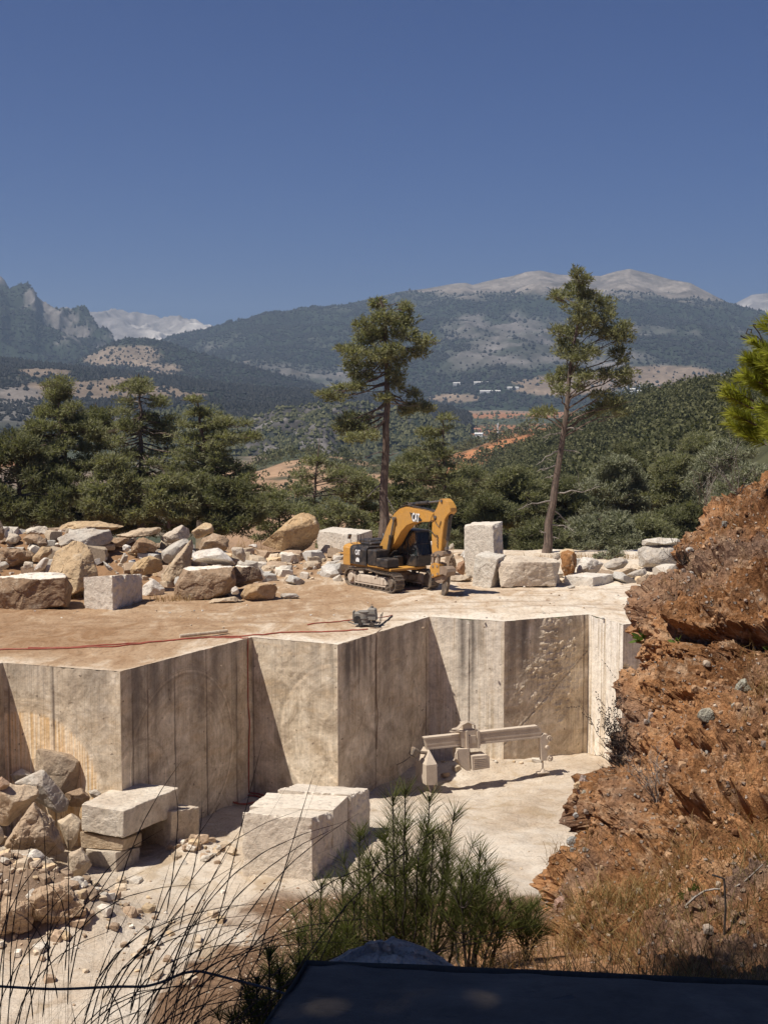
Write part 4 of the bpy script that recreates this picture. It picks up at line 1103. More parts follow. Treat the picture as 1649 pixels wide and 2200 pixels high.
rock(pts_px([(62, 236, .3), (180, 180, 0), (285, 312, .4), (275, 350, .4), (175, 245, -.2), (240, 362, 0), (70, 255, .6), (170, 180, 1.5), (60, 230, 1.9), (280, 300, 1.8), (200, 340, 1.6)], 56.0, z6), 'sharp-edged slab with a bright top and a grey side tilted on the rubble', (.55, .52, .475), 'boulder', 'boulder', GP, lvl=5, rough=.03, round_=.01, ncut=0)
PR([(262, 265), (300, 262), (345, 245), (388, 290), (332, 335), (285, 335)], 56.6, 'brown stone with a white corner behind the slab-topped block', BROWN)
PR([(358, 266), (395, 260), (424, 284), (385, 305)], 57.0, 'small grey stone right of the brown one with a white corner', GREY, lvl=4)
PR([(15, 440), (100, 310), (160, 290), (245, 380), (280, 512), (200, 548), (60, 525), (5, 495)], 53.2, 'big rough brown boulder on the left of the pit', (.46, .36, .265), rough=.09, lvl=6)
PR([(-20, 250), (40, 238), (160, 245), (172, 292), (105, 312), (30, 415), (-20, 410)], 54.8, 'flat tan slab with a reddish crust at the left edge of the pit', (.58, .47, .35), thick=2.5)
PR([(232, 392), (330, 342), (342, 432), (322, 482), (280, 518), (250, 442)], 54.2, 'cream block wedged against the left stack', (.60, .50, .37), rough=.03)
PR([(-20, 508), (90, 515), (150, 500), (265, 582), (200, 605), (-20, 605)], 51.4, 'pale flat slab half buried in the left rubble', (.56, .49, .40), thick=2.)
PR([(98, 532), (150, 498), (192, 542), (182, 578), (118, 574)], 50.6, 'small white stone sitting on the half-buried slab', WHITE, lvl=4)
PR([(278, 522), (340, 498), (382, 572), (332, 634), (278, 624)], 51.6, 'cream stone with a shaded side before the left stack', (.56, .47, .36))
PR([(-20, 375), (25, 450), (5, 500), (-20, 500)], 52.2, 'pale stone cut by the left edge of the photo in the pit', PALE, lvl=4)
PR([(-20, 210), (20, 205), (42, 240), (20, 270), (-20, 270)], 54.0, 'rounded pinkish stone on the tan slab at the left edge', (.42, .30, .22), lvl=4)
PR([(40, 200), (90, 175), (140, 195), (70, 250)], 58.5, 'flat white slab lying behind the sharp-edged one', WHITE, lvl=4, thick=1.5)
PR([(-30, 600), (120, 590), (220, 612), (265, 640), (240, 700), (-30, 700)], 49.6, 'crumbly grey mass of rubble stone below the half-buried slab', (.52, .44, .35), rough=.12, lvl=6)
PR([(60, 700), (190, 655), (300, 640), (385, 700), (360, 785), (210, 835), (90, 855)], 47.6, 'large brown clod of earth and stone nearest the grass', (.45, .34, .24), rough=.12, lvl=6)
PR([(-40, 740), (60, 690), (150, 730), (130, 860), (-40, 900)], 47.0, 'brown clod at the bottom left behind the grass', (.46, .35, .25), rough=.12, lvl=6)
PR([(260, 640), (330, 615), (370, 660), (330, 690), (270, 680)], 48.8, 'small grey stone on the large brown clod', GREY, lvl=4)
PR([(905, 595), (935, 572), (985, 575), (1000, 590), (940, 608)], 55.4, 'low brown clod left of the rough front block', BROWN, lvl=4)
PR([(740, 560), (790, 505), (850, 500), (890, 540), (830, 580)], 57.2, 'grey heap of crushed stone beside the block behind the left stack', GREY, rough=.14)

# ---- loose rubble and chips, too many to count
def rubble(name, label, spots, n, smin, smax, zf, seed, cols):
    r = np.random.default_rng(seed)
    base, F0 = ICO[2]
    k = len(base)
    Vs, Cs = [], []
    w_ = np.array([s[4] for s in spots], float); w_ /= w_.sum()
    ch = r.choice(len(spots), n, p=w_)
    for i in range(n):
        cx, cy, sx, sy, _ = spots[ch[i]]
        x, y = cx + r.normal() * sx, cy + r.normal() * sy
        s = smin + (smax - smin) * r.random() ** 3
        V = base * (1 + .5 * vnoise(base * 1.3 + i * 7.7, 4)[:, None])
        V = np.clip(V, -.62, .66) * np.array([r.uniform(.8, 1.4), r.uniform(.7, 1.2), r.uniform(.45, .9)]) * s
        a = r.random() * 6.28; b = r.normal() * .3
        V = V @ np.array(Matrix.Rotation(a, 3, 'Z') @ Matrix.Rotation(b, 3, 'X')).T
        Vs.append((V, x, y, s)); Cs.append(np.tile(np.array(cols[r.integers(len(cols))]) * r.uniform(.75, 1.2), (k, 1)))
    xs_ = np.array([v[1] for v in Vs]); ys_ = np.array([v[2] for v in Vs]); zs_ = zf(xs_, ys_)
    V = np.concatenate([v[0] + np.array([v[1], v[2], z_ + v[3] * .2]) for v, z_ in zip(Vs, zs_)])
    F = np.concatenate([F0 + i * k for i in range(n)])
    return tag(mesh_obj(name, V, F, M['rubble'], attrs={'Col': np.concatenate(Cs)}), label, 'rubble', kind='stuff')
M['rubble'] = mat_vcol('rubble_stone', 9., .6, .03)
rubble('rubble', 'loose broken stone filling the waste heap on the bench', [(-20, 86, 6.5, 3.2, 6), (-27, 84, 3.5, 3, 3), (-9.5, 88, 3, 2.5, 1.5), (-4, 90, 2.5, 1.6, 1.5), (3, 92, 3.5, 2, 1), (13, 87, 5, 1.8, 1)], 1000, .10, .90, bench_z, 5, [TAN, PALE, BROWN, TAN, PALE, BROWN, OCHRE, GREY])
rubble('rubble', 'small stone chips strewn over the open bench', [(-10, 75, 16, 5, 1), (8, 77, 8, 4, .6)], 420, .015, .10, bench_z, 6, [PALE, TAN, BROWN, GREY])
rubble('rubble', 'loose stone and clods heaped around the pit blocks', [(-14.5, 50, 3.2, 2.4, 4), (-11.5, 48.5, 2, 1.3, 2), (-7.4, 56.4, .7, .5, .5), (4.5, 69.8, 2.2, .7, .15)], 1000, .03, .36, pit_z, 7, [PALE, TAN, BROWN, OCHRE, TAN, BROWN])
rubble('rubble', 'brown gravel spilled over the near edge of the pit floor', [(-3.4, 46, 1.6, 3.4, 1), (-2.4, 49.5, 1.2, 1.6, .6)], 1500, .012, .085, pit_z, 9, [BROWN, TAN, (.40, .27, .17), (.30, .19, .12), TAN])
rubble('rubble', 'little stones scattered on the pale pit floor', [(-2, 52, 8, 8, 1), (4, 60, 5, 6, 1), (-5, 42, 4, 3, 1.2)], 260, .012, .075, pit_z, 8, [PALE, TAN, TAN, GREY, BROWN])
# ================================================================== EXCAVATOR
YAW = R(-52)
EXC = Vector((.45, 82.8, 0))
HD = np.array((math.cos(YAW), math.sin(YAW), 0)); LF = np.array((-math.sin(YAW), math.cos(YAW), 0))
exc = empty('excavator', EXC, 'yellow and black crawler excavator with its arm hanging straight down over a ripper tooth', 'excavator', rotz=YAW)
def loc_px(px, py, side=0.):
    """photo pixel -> (forward, up) in the machine's upright plane at that sideways offset"""
    d = np.array(ray(px, py)); o = np.array((0, 0, CZ))
    p0 = np.array(EXC) + LF * side
    t = ((p0 - o) @ LF) / (d @ LF)
    p = o + d * t - p0
    return (p @ HD, p[2])
def side_poly(pts, tr=z1, side=0.): return [loc_px(*tr(x, y), side) for x, y in pts]
XZ = lambda a, b, h: (a, h, b)
ex = lambda mb, name, mat, parent=exc, **kw: mb.build(name, M[mat], parent, local=True, **kw)
# --- crawler tracks
def track(side):
    yc = 1.32 * side
    Lh, r0, w_ = 1.92, .50, .66
    path = []
    def add_arc(cx, cz, r, a0, a1, n):
        for a in np.linspace(a0, a1, n): path.append((cx + r * math.cos(a), cz + r * math.sin(a)))
    add_arc(Lh, .53, r0, -math.pi / 2, math.pi / 2 * .9, 12)
    for x in np.linspace(Lh - .3, -Lh + .3, 14)[1:-1]: path.append((x, 1.03 + .11 * math.exp(-((x + .35) / .75) ** 2)))
    add_arc(-Lh, .53, r0 * .97, math.pi / 2 * 1.1, math.pi * 1.5, 12)
    for x in np.linspace(-Lh, Lh, 14)[1:-1]: path.append((x, .035))
    path = np.array(path)
    cl = np.concatenate([path, path[:1]])
    sl = np.concatenate([[0], np.cumsum(np.linalg.norm(np.diff(cl, axis=0), axis=1))])
    mb = MB()
    n = 50
    for i in range(n):
        s = (i + .5) / n * sl[-1]
        x, z = np.interp(s, sl, cl[:, 0]), np.interp(s, sl, cl[:, 1])
        x2, z2_ = np.interp((s + .05) % sl[-1], sl, cl[:, 0]), np.interp((s + .05) % sl[-1], sl, cl[:, 1])
        a = math.atan2(z2_ - z, x2 - x)
        Mr = Matrix.Rotation(-a, 3, 'Y')
        mb.box((x, yc, z), (sl[-1] / n * .90, w_, .045), Mr)
        o = np.array(Mr @ Vector((0, 0, -.045)))
        mb.box(np.array((x, yc, z)) + o, (.03, w_, .06), Mr)
        i_ = np.array(Mr @ Vector((0, 0, .07)))
        mb.box(np.array((x, yc, z)) + i_, (sl[-1] / n * .98, .2, .11), Mr)
    tr = ex(mb, 'track', 'trackm')
    f = MB()
    f.box((-.05, yc, .56), (2.9, .46, .46), bev=.06, taper=.86)
    f.box((-.05, yc + .24 * side, .52), (2.55, .05, .36), bev=.02)
    f.box((-.05, yc, .28), (2.9, .5, .08))
    for x in (-1.0, .1, .9): f.box((x, yc + .265 * side, .56), (.05, .03, .40))
    f.box((.55, yc + .28 * side, .78), (.32, .05, .06), Matrix.Rotation(-.6, 3, 'Y'))
    fr = ex(f, 'track_frame', 'dusty')
    for xx, nm in ((-Lh, 'sprocket'), (Lh, 'idler_wheel')):
        s_ = MB()
        s_.tube([(xx, yc - .16, .53), (xx, yc + .16, .53)], .40, 24)
        s_.tube([(xx, yc + .16 * side, .53), (xx, yc + .3 * side, .53)], [.27, .22], 18)
        ex(s_, nm, 'dusty' if nm == 'sprocket' else 'trackm')
    for x in np.linspace(-1.5, 1.45, 9):
        s_ = MB(); s_.tube([(x, yc - .2, .17), (x, yc + .2, .17)], .115, 12)
        s_.tube([(x, yc + .2 * side, .17), (x, yc + .27 * side, .17)], .06, 8)
        ex(s_, 'roller', 'trackm')
    for x in (-.75, .45):
        s_ = MB(); s_.tube([(x, yc - .16, .98), (x, yc + .16, .98)], .09, 10)
        s_.box((x, yc, .86), (.08, .3, .16)); ex(s_, 'carrier_roller', 'trackm')
track(-1); track(1)
m_ = MB()
m_.box((0, 0, .72), (2.1, 1.9, .5), bev=.08, taper=.85)
for sx in (-.8, .8):
    for sy in (-1, 1): m_.box((sx, sy * .85, .62), (.5, .9, .36), bev=.05)
m_.tube([(0, 0, .95), (0, 0, 1.18)], .78, 32)
ex(m_, 'undercarriage', 'trackm')
# --- upper works
m_ = MB()
m_.box((-.55, 0, 1.22), (4.3, 2.7, .16), bev=.03)
m_.box((-.75, -1.28, 1.36), (3.7, .34, .20), bev=.03)
m_.box((-.75, 1.28, 1.36), (3.7, .34, .20), bev=.03)
ex(m_, 'deck_frame', 'yellow')
pl_ = [(-2.05, -1.5), (-2.05, 1.5), (-2.75, 1.5), (-3.12, 1.05), (-3.28, .4), (-3.28, -.4), (-3.12, -1.05), (-2.75, -1.5)]
def cw(z0, z1_, k0=1., k1=1.):
    mb = MB(); c0 = np.array((-2.4, 0))
    mb_poly = [tuple(c0 + (np.array(p) - c0) * 1.) for p in pl_]
    n = len(pl_); V = []
    rings = [(z0, .96), (z0 + .06, 1.), (z1_ - .22, 1.), (z1_ - .08, .965), (z1_, .86)]
    for z, k in rings: V += [(-2.05 + (x + 2.05) * k, y * k, z) for x, y in pl_]
    Q = [(r * n + i, r * n + (i + 1) % n, r * n + n + (i + 1) % n, r * n + n + i) for r in range(len(rings) - 1) for i in range(n)]
    mb.add(V, Q, P=[list(range(n - 1, -1, -1)), list(range((len(rings) - 1) * n, len(rings) * n))])
    return mb
c_ = cw(1.16, 2.42)
c_.box((-2.62, 0, 1.835), (1.3, 3.02, .02))
cwt = ex(c_, 'counterweight', 'yellow')
def decal(text, size, mat, name, M4, parent, weight=.0):
    cu = bpy.data.curves.new('lettering', 'FONT'); cu.body = text; cu.size = size; cu.align_x = 'CENTER'; cu.align_y = 'CENTER'; cu.extrude = .004; cu.offset = weight
    tmp = bpy.data.objects.new('lettering', cu); COL.objects.link(tmp)
    dg = bpy.context.evaluated_depsgraph_get()
    me = bpy.data.meshes.new_from_object(tmp.evaluated_get(dg))
    bpy.data.objects.remove(tmp); bpy.data.curves.remove(cu)
    me.transform(M4); me.materials.clear(); me.materials.append(M[mat])
    o = bpy.data.objects.new(name, me); COL.objects.link(o); o.parent = parent
    return o
RS = Matrix.Rotation(R(90), 4, 'X')                     # text upright, read from the machine's right side
m_ = MB()                                                # engine housing, rounded top edge
body = [(-1.53, 1.32), (-1.53, 2.2), (-1.46, 2.34), (-1.32, 2.40), (1.32, 2.40), (1.46, 2.34), (1.53, 2.2), (1.53, 1.32)]
m_.prism(body, lambda a, b, h: (h, a, b), -2.04, -.45)
hs = ex(m_, 'engine_housing', 'dark')
decal('CAT', .40, 'white', 'lettering', Matrix.Translation((-1.28, -1.535, 2.02)) @ RS @ Matrix.Scale(.58, 4, (1, 0, 0)), hs, .018)
m_ = MB(); m_.prism([(-.17, -.1), (.17, -.1), (.17, .04), (.08, .14), (-.08, .14), (-.17, .04)], lambda a, b, h: (a - 1.28, h, b + 1.58), -1.545, -1.53); ex(m_, 'decal', 'white', hs)
for zz, ww in ((2.22, .30), (2.10, .36)):                # small pale maker's plates on the tail
    m_ = MB(); m_.box((-2.38, -1.475, zz), (ww, .012, .075)); ex(m_, 'plate', 'white', cwt)
m_ = MB(); m_.box((-.62, .55, 2.46), (1.5, 1.2, .22), bev=.05); m_.box((-1.45, .1, 2.47), (1.0, 1.8, .16), bev=.04)
m_.box((-2.15, .4, 2.52), (1.1, 1.6, .24), bev=.05); ex(m_, 'hood', 'dark', hs)
m_ = MB(); m_.tube([(-1.7, .75, 2.5), (-1.7, .75, 2.85), (-1.78, .75, 2.95)], .07, 10); ex(m_, 'exhaust_pipe', 'steel', hs)
m_ = MB()
for y0 in (-1.35,):
    m_.tube([(-1.55, y0, 2.38), (-1.55, y0, 3.1), (-.95, y0, 3.1), (-.95, y0, 2.38)], .022, 6)
    m_.tube([(-1.55, y0, 2.75), (-.95, y0, 2.75)], .018, 6)
    m_.tube([(-1.2, y0, 3.1), (-1.2, y0, 2.4)], .018, 6)
    ex(m_, 'handrail', 'dark'); m_ = MB()
    m_.tube([(-.45, y0, 1.7), (-.45, y0, 2.95), (.5, y0, 2.75), (.5, y0, 1.9)], .022, 6)
ex(m_, 'handrail', 'dark'); m_ = MB()
m_.tube([(-1.0, .9, 2.55), (-1.0, .9, 3.05), (-.1, .9, 3.0), (-.1, .9, 2.5)], .02, 6)
ex(m_, 'handrail', 'dark')
m_ = MB(); m_.box((-2.52, -1.2, 2.86), (.10, .2, .28), Matrix.Rotation(.4, 3, 'Y')); m_.tube([(-2.3, -1.2, 2.4), (-2.5, -1.2, 2.8)], .025, 6); ex(m_, 'mirror', 'steel')
m_ = MB()                                                # right-hand boxes: tank and step box
m_.box((.0, -1.03, 1.82), (.85, .92, .92), bev=.05)
ex(m_, 'fuel_tank', 'dark')
m_ = MB(); m_.box((.95, -1.05, 1.60), (1.05, .9, .5), bev=.05); ex(m_, 'toolbox', 'dark')
m_ = MB()
for k in range(6): m_.tube([(.1 + k * .05, -.5 + .1 * k, 1.5), (.3, -.35 + .08 * k, 1.9 + .05 * k), (.6, -.3 + .05 * k, 2.2)], .03, 6)
m_.box((.2, 0, 1.6), (1.2, .5, .6), bev=.04)
ex(m_, 'hydraulic_pump', 'dark')
# --- cab on the far side
m_ = MB()
cabp = [(.10, 1.36), (1.78, 1.36), (1.90, 1.95), (1.62, 3.34), (.22, 3.34), (.10, 3.2)]
cy0, cy1 = .46, 1.46
post = [(.10, 1.36, .22, 3.34), (.95, 1.36, .95, 3.34), (1.90, 1.95, 1.62, 3.34)]
for y in (cy0, cy1):
    for (xa, za, xb, zb) in post: m_.tube([(xa, y, za), (xb, y, zb)], .05, 6)
    m_.box((.95, y, 1.64), (1.68, .06, .58))
m_.box((.93, (cy0 + cy1) / 2, 3.38), (1.55, 1.06, .10), bev=.03)
m_.box((1.83, (cy0 + cy1) / 2, 1.66), (.08, 1.0, .6), Matrix.Rotation(.2, 3, 'Y'))
m_.box((.12, (cy0 + cy1) / 2, 2.3), (.06, 1.0, 1.9))
m_.box((.93, (cy0 + cy1) / 2, 1.38), (1.7, 1.0, .08))
cab = ex(m_, 'cab', 'dark')
gm, gt, gb = new_mat('cab_glass'); gb.inputs['Base Color'].default_value = (.05, .07, .075, 1); gb.inputs['Roughness'].default_value = .08; gb.inputs['Transmission Weight'].default_value = .55
M['glass'] = gm
for nm, pp in (('side_window', [(.14, 1.93), (1.86, 1.96), (1.60, 3.30), (.24, 3.30)]),):
    for y in (cy0, cy1):
        m_ = MB(); m_.prism(pp, XZ, y - .008, y + .008); ex(m_, nm, 'glass', cab)
m_ = MB(); m_.add([(1.885, cy0 + .04, 1.97), (1.885, cy1 - .04, 1.97), (1.615, cy1 - .04, 3.3), (1.615, cy0 + .04, 3.3), (1.875, cy0 + .04, 1.97), (1.875, cy1 - .04, 1.97), (1.605, cy1 - .04, 3.3), (1.605, cy0 + .04, 3.3)], [(0, 1, 2, 3), (7, 6, 5, 4), (0, 4, 5, 1), (1, 5, 6, 2), (2, 6, 7, 3), (3, 7, 4, 0)]); ex(m_, 'windscreen', 'glass', cab)
m_ = MB()
for k in range(9):
    y = cy0 + .06 + k * (cy1 - cy0 - .12) / 8
    m_.tube([(1.97, y, 1.95), (1.68, y, 3.36)], .014, 5)
for k in range(8):
    x = .2 + k * .2
    m_.tube([(x, cy0 - .06, 2.0), (x * .85 + .17, cy0 - .06, 3.3)], .012, 5)
for z in (2.0, 2.65, 3.32): m_.tube([(1.98 - (z - 1.95) * .205, cy0, z), (1.98 - (z - 1.95) * .205, cy1, z)], .02, 5)
ex(m_, 'window_guard', 'dark', cab)
m_ = MB(); m_.box((.75, .96, 1.75), (.5, .5, .14), bev=.04); m_.box((.55, .96, 2.15), (.14, .5, .75), Matrix.Rotation(-.12, 3, 'Y'), bev=.05); ex(m_, 'seat', 'dark', cab)
# --- boom
def plate(pts, w0, w1, name, mat, parent=exc, tr=z1, chamfer=True, side=0.):
    pol = side_poly(pts, tr, side)
    a = np.array(pol); area = .5 * np.sum(a[:, 0] * np.roll(a[:, 1], -1) - a[:, 1] * np.roll(a[:, 0], -1))
    if area > 0: pol = pol[::-1]
    m2 = MB(); m2.prism(pol, XZ, w0, w1)
    o = ex(m2, name, mat, parent)
    bm = bmesh.new(); bm.from_mesh(o.data)
    bmesh.ops.recalc_face_normals(bm, faces=bm.faces)
    bmesh.ops.bevel(bm, geom=[e for e in bm.edges if len(e.link_faces) == 2 and any(len(f.verts) > 4 for f in e.link_faces)], offset=.025, segments=2, affect='EDGES', clamp_overlap=True)
    bm.to_mesh(o.data); bm.free()
    return o
boom = plate([(462, 560), (478, 530), (515, 450), (548, 355), (575, 300), (605, 250), (650, 208), (700, 190), (780, 206), (880, 228), (936, 246), (942, 300), (905, 318), (850, 318), (770, 325), (715, 348), (668, 400), (610, 505), (545, 575), (500, 608), (480, 600)], -.31, .31, 'boom', 'yellow')
mp = side_poly([(742, 236), (800, 252), (846, 300), (838, 312), (766, 312)])
a_ = np.array(mp); mp = mp if .5 * np.sum(a_[:, 0] * np.roll(a_[:, 1], -1) - a_[:, 1] * np.roll(a_[:, 0], -1)) < 0 else mp[::-1]
m_ = MB(); m_.prism(mp, XZ, -.322, -.300); ex(m_, 'decal', 'dark', boom)
q = loc_px(*z1(793, 283))
decal('CAT', .66, 'white', 'lettering', Matrix.Translation((q[0], -.326, q[1])) @ RS @ Matrix.Rotation(R(-3), 4, 'Z') @ Matrix.Scale(.50, 4, (1, 0, 0)), boom, .022)
stick = plate([(985, 126), (1000, 122), (1022, 124), (1050, 150), (1075, 200), (1078, 232), (1050, 262), (1028, 300), (1015, 380), (1005, 470), (998, 560), (985, 600), (925, 600), (918, 560), (917, 420), (920, 330), (935, 290), (938, 235), (960, 195)], -.24, .24, 'stick', 'yellow')
for s_ in (-1, 1):
    pass
for nm, (x, y), s_ in (('p', (952, 275), 1), ('p', (1003, 140), 1), ('p', (940, 595), 1), ('p', (978, 598), 1)):
    f_, z_ = loc_px(*z1(x, y)); m_ = MB(); m_.tube([(f_, -.30, z_), (f_, .30, z_)], .085, 12); ex(m_, 'pivot_pin', 'steel', stick)
def cylinder(p0, p1, y, r, rod, cut, name='hydraulic_cylinder'):
    a, b = np.array((p0[0], y, p0[1])), np.array((p1[0], y, p1[1]))
    c = a + (b - a) * cut
    m2 = MB(); m2.tube([a, c], r, 12); m2.tube([c - (b - a) / np.linalg.norm(b - a) * .08, c + (b - a) / np.linalg.norm(b - a) * .05], r * 1.15, 12)
    m2.tube([a + (0, -r, 0), a + (0, r, 0)], r * 1.1, 10)
    o = ex(m2, name, 'dark')
    m2 = MB(); m2.tube([c, b], r * .55, 10); m2.tube([b + (0, -.09, 0), b + (0, .09, 0)], r * .95, 10); ex(m2, 'piston_rod', 'steel', o)
for y in (-.42, .42): cylinder(loc_px(*z1(560, 640)), loc_px(*z1(622, 288)), y, .115, .06, .58)
cylinder(loc_px(*z1(715, 172)), loc_px(*z1(985, 142)), 0, .11, .06, .55)
cylinder(loc_px(*z1(1050, 262)), loc_px(*z1(1018, 545)), 0, .105, .06, .72)
m_ = MB()
for k, off in enumerate((-.22, -.12, .02, .12)):
    pp = [loc_px(*z1(x, y)) for x, y in ((480, 545), (525, 440), (560, 330), (612, 240), (655, 196), (705, 180), (790, 198), (885, 222), (930, 240))]
    m_ = MB(); m_.tube([(a, off, b + .05) for a, b in pp], .022, 6); ex(m_, 'hydraulic_hose', 'dark', boom)
m_ = MB()
pp = [loc_px(*z1(x, y)) for x, y in ((640, 200), (660, 165), (700, 152), (712, 165), (705, 190))]
m_.tube([(a, -.1, b) for a, b in pp], .02, 6); ex(m_, 'hydraulic_hose', 'dark', boom); m_ = MB()
pp = [loc_px(*z1(x, y)) for x, y in ((930, 262), (920, 300), (900, 345), (905, 385), (930, 402), (945, 425), (975, 432))]
m_.tube([(a, -.30, b) for a, b in pp], .025, 6); ex(m_, 'hydraulic_hose', 'dark', boom); m_ = MB()
pp = [loc_px(*z1(x, y)) for x, y in ((935, 255), (960, 330), (985, 360), (1000, 310))]
m_.tube([(a, -.28, b) for a, b in pp], .022, 6)
ex(m_, 'hydraulic_hose', 'dark', boom)
m_ = MB()
for k in range(8):
    f_, z_ = loc_px(*z1(968 + (k % 2) * 6, 440 + k * 13)); m_.tube([(f_, -.27, z_ - .06), (f_, -.27, z_ + .06)], .02, 5)
ex(m_, 'chain', 'steel', stick)
# linkage, quick coupler, ripper
M['rust'] = mat_paint('worn_steel', (.24, .17, .12), .7, .6, (.40, .30, .20))
lk = plate([(916, 605), (920, 590), (950, 568), (985, 560), (1020, 566), (1026, 590), (1010, 610), (985, 598), (945, 612)], -.30, .30, 'linkage_arm', 'rust')
plate([(918, 612), (938, 606), (935, 690), (915, 690)], -.26, -.14, 'link_bar', 'rust'); plate([(966, 600), (985, 598), (975, 680), (955, 680)], -.26, -.14, 'link_bar', 'rust')
cp = plate([(905, 700), (920, 672), (950, 660), (985, 672), (992, 720), (990, 768), (925, 788), (916, 740)], -.30, .30, 'quick_coupler', 'yellow')
plate([(992, 692), (1030, 690), (1056, 715), (1062, 740), (1050, 775), (1020, 760), (992, 766)], -.34, .34, 'ripper_head', 'rust')
plate([(928, 790), (995, 768), (1040, 770), (1030, 800), (1000, 830), (960, 836), (930, 815)], -.16, .16, 'ripper_arm', 'rust')
plate([(1018, 770), (1036, 768), (1040, 800), (1036, 860), (1022, 915), (1000, 952), (982, 968), (973, 962), (978, 925), (984, 880), (984, 840), (1005, 815)], -.09, .09, 'ripper_tooth', 'trackm')
for x, y in ((935, 690), (972, 690), (935, 765), (975, 755)):
    f_, z_ = loc_px(*z1(x, y)); m_ = MB(); m_.tube([(f_, -.33, z_), (f_, .33, z_)], .075, 12); ex(m_, 'pivot_pin', 'rust', cp)

# ================================================================== SAW MACHINE IN THE PIT
LFp = np.array(on_z(905, 1692, PIT + .15)); RTp = np.array(on_z(1168, 1661, PIT + .3))
sx_ = (RTp - LFp); sx_[2] = 0; sx_ /= np.linalg.norm(sx_); sy_ = np.array((-sx_[1], sx_[0], 0))
SAW = np.array(((LFp[0] + RTp[0]) / 2, (LFp[1] + RTp[1]) / 2, PIT))
def saw_px(px, py, off=0.):
    d = np.array(ray(px, py)); o = np.array((0, 0, CZ)); p0 = SAW + sy_ * off
    t = ((p0 - o) @ sy_) / (d @ sy_)
    p = o + d * t - p0
    return (p @ sx_, p[2])
saw = empty('stone_saw', SAW, 'dust-covered chainsaw machine on a long slanting rail standing before the sawn wall', 'stone saw', rotz=math.atan2(sx_[1], sx_[0]))
zs = lambda x, y: (840 + x * .2911, 1500 + y * .2911)
sw = lambda mb, name, mat='dusty', parent=saw: mb.build(name, M[mat], parent, local=True)
def sprism(pts, w0, w1, name, mat='dusty', parent=saw):
    pol = [saw_px(*zs(x, y)) for x, y in pts]
    a = np.array(pol)
    if .5 * np.sum(a[:, 0] * np.roll(a[:, 1], -1) - a[:, 1] * np.roll(a[:, 0], -1)) > 0: pol = pol[::-1]
    mb = MB(); mb.prism(pol, XZ, w0, w1); return sw(mb, name, mat, parent)
rail = sprism([(240, 292), (1075, 205), (1100, 222), (1098, 284), (258, 374)], -.14, .14, 'rail')
sprism([(236, 288), (1068, 200), (1074, 212), (238, 300)], -.17, .16, 'rail_flange', parent=rail)
sprism([(250, 334), (1098, 246), (1099, 258), (252, 346)], -.155, .15, 'rail_flange', parent=rail)
sprism([(258, 364), (1098, 276), (1099, 288), (260, 376)], -.17, .16, 'rail_flange', parent=rail)
m_ = MB()
for k in range(58):
    x = 270 + k * 14.2
    f_, z_ = saw_px(*zs(x, 318 - (x - 240) * .1045)); m_.box((f_, -.14, z_), (.05, .03, .10))
sw(m_, 'rack', 'dusty', rail)
car = sprism([(492, 232), (628, 226), (640, 240), (645, 330), (632, 358), (545, 362), (505, 352)], -.30, .26, 'carriage')
for xa in (530, 612):
    sprism([(xa, 232), (xa + 16, 230), (xa + 22, 356), (xa + 6, 360)], -.38, -.28, 'carriage_post', parent=car)
sprism([(552, 268), (604, 264), (608, 320), (556, 326)], -.35, -.28, 'control_box', parent=car)
sprism([(518, 182), (582, 178), (586, 226), (522, 230)], -.22, .24, 'gearbox', parent=car)
for k in range(3):
    m_ = MB()
    pts = []
    for j, (x, y) in enumerate(((505, 236 + k * 6), (470, 235 + k * 6), (432 - k * 5, 240), (440, 222), (475, 222 - k * 4), (505, 190 - k * 4), (545, 168 - k * 3), (600, 190 - k * 4), (606, 225))):
        f_, z_ = saw_px(*zs(x, y)); pts.append((f_, -.3 + .06 * k, z_))
    m_.tube(pts, .03, 6)
    sw(m_, 'hose', 'dusty', car)
mot = sprism([(468, 362), (548, 358), (560, 520), (530, 520), (490, 480), (466, 440)], -.45, .2, 'saw_head', parent=saw)
sprism([(560, 408), (672, 398), (688, 410), (690, 492), (566, 512)], -.62, .15, 'motor')
m_ = MB()
for k in range(6):
    f0, z0_ = saw_px(*zs(572, 428 + k * 13)); f1, z1_ = saw_px(*zs(662, 420 + k * 13)); m_.box(((f0 + f1) / 2, -.63, (z0_ + z1_) / 2), (f1 - f0, .04, .025))
sw(m_, 'motor_fins')
m_ = MB(); m_.tube([(saw_px(*zs(466, 370))[0], -.4, saw_px(*zs(466, 370))[1]), (saw_px(*zs(450, 395))[0], -.45, saw_px(*zs(450, 395))[1]), (saw_px(*zs(446, 430))[0], -.45, saw_px(*zs(446, 430))[1]), (saw_px(*zs(434, 446))[0], -.45, saw_px(*zs(434, 446))[1])], .04, 6); sw(m_, 'handle')
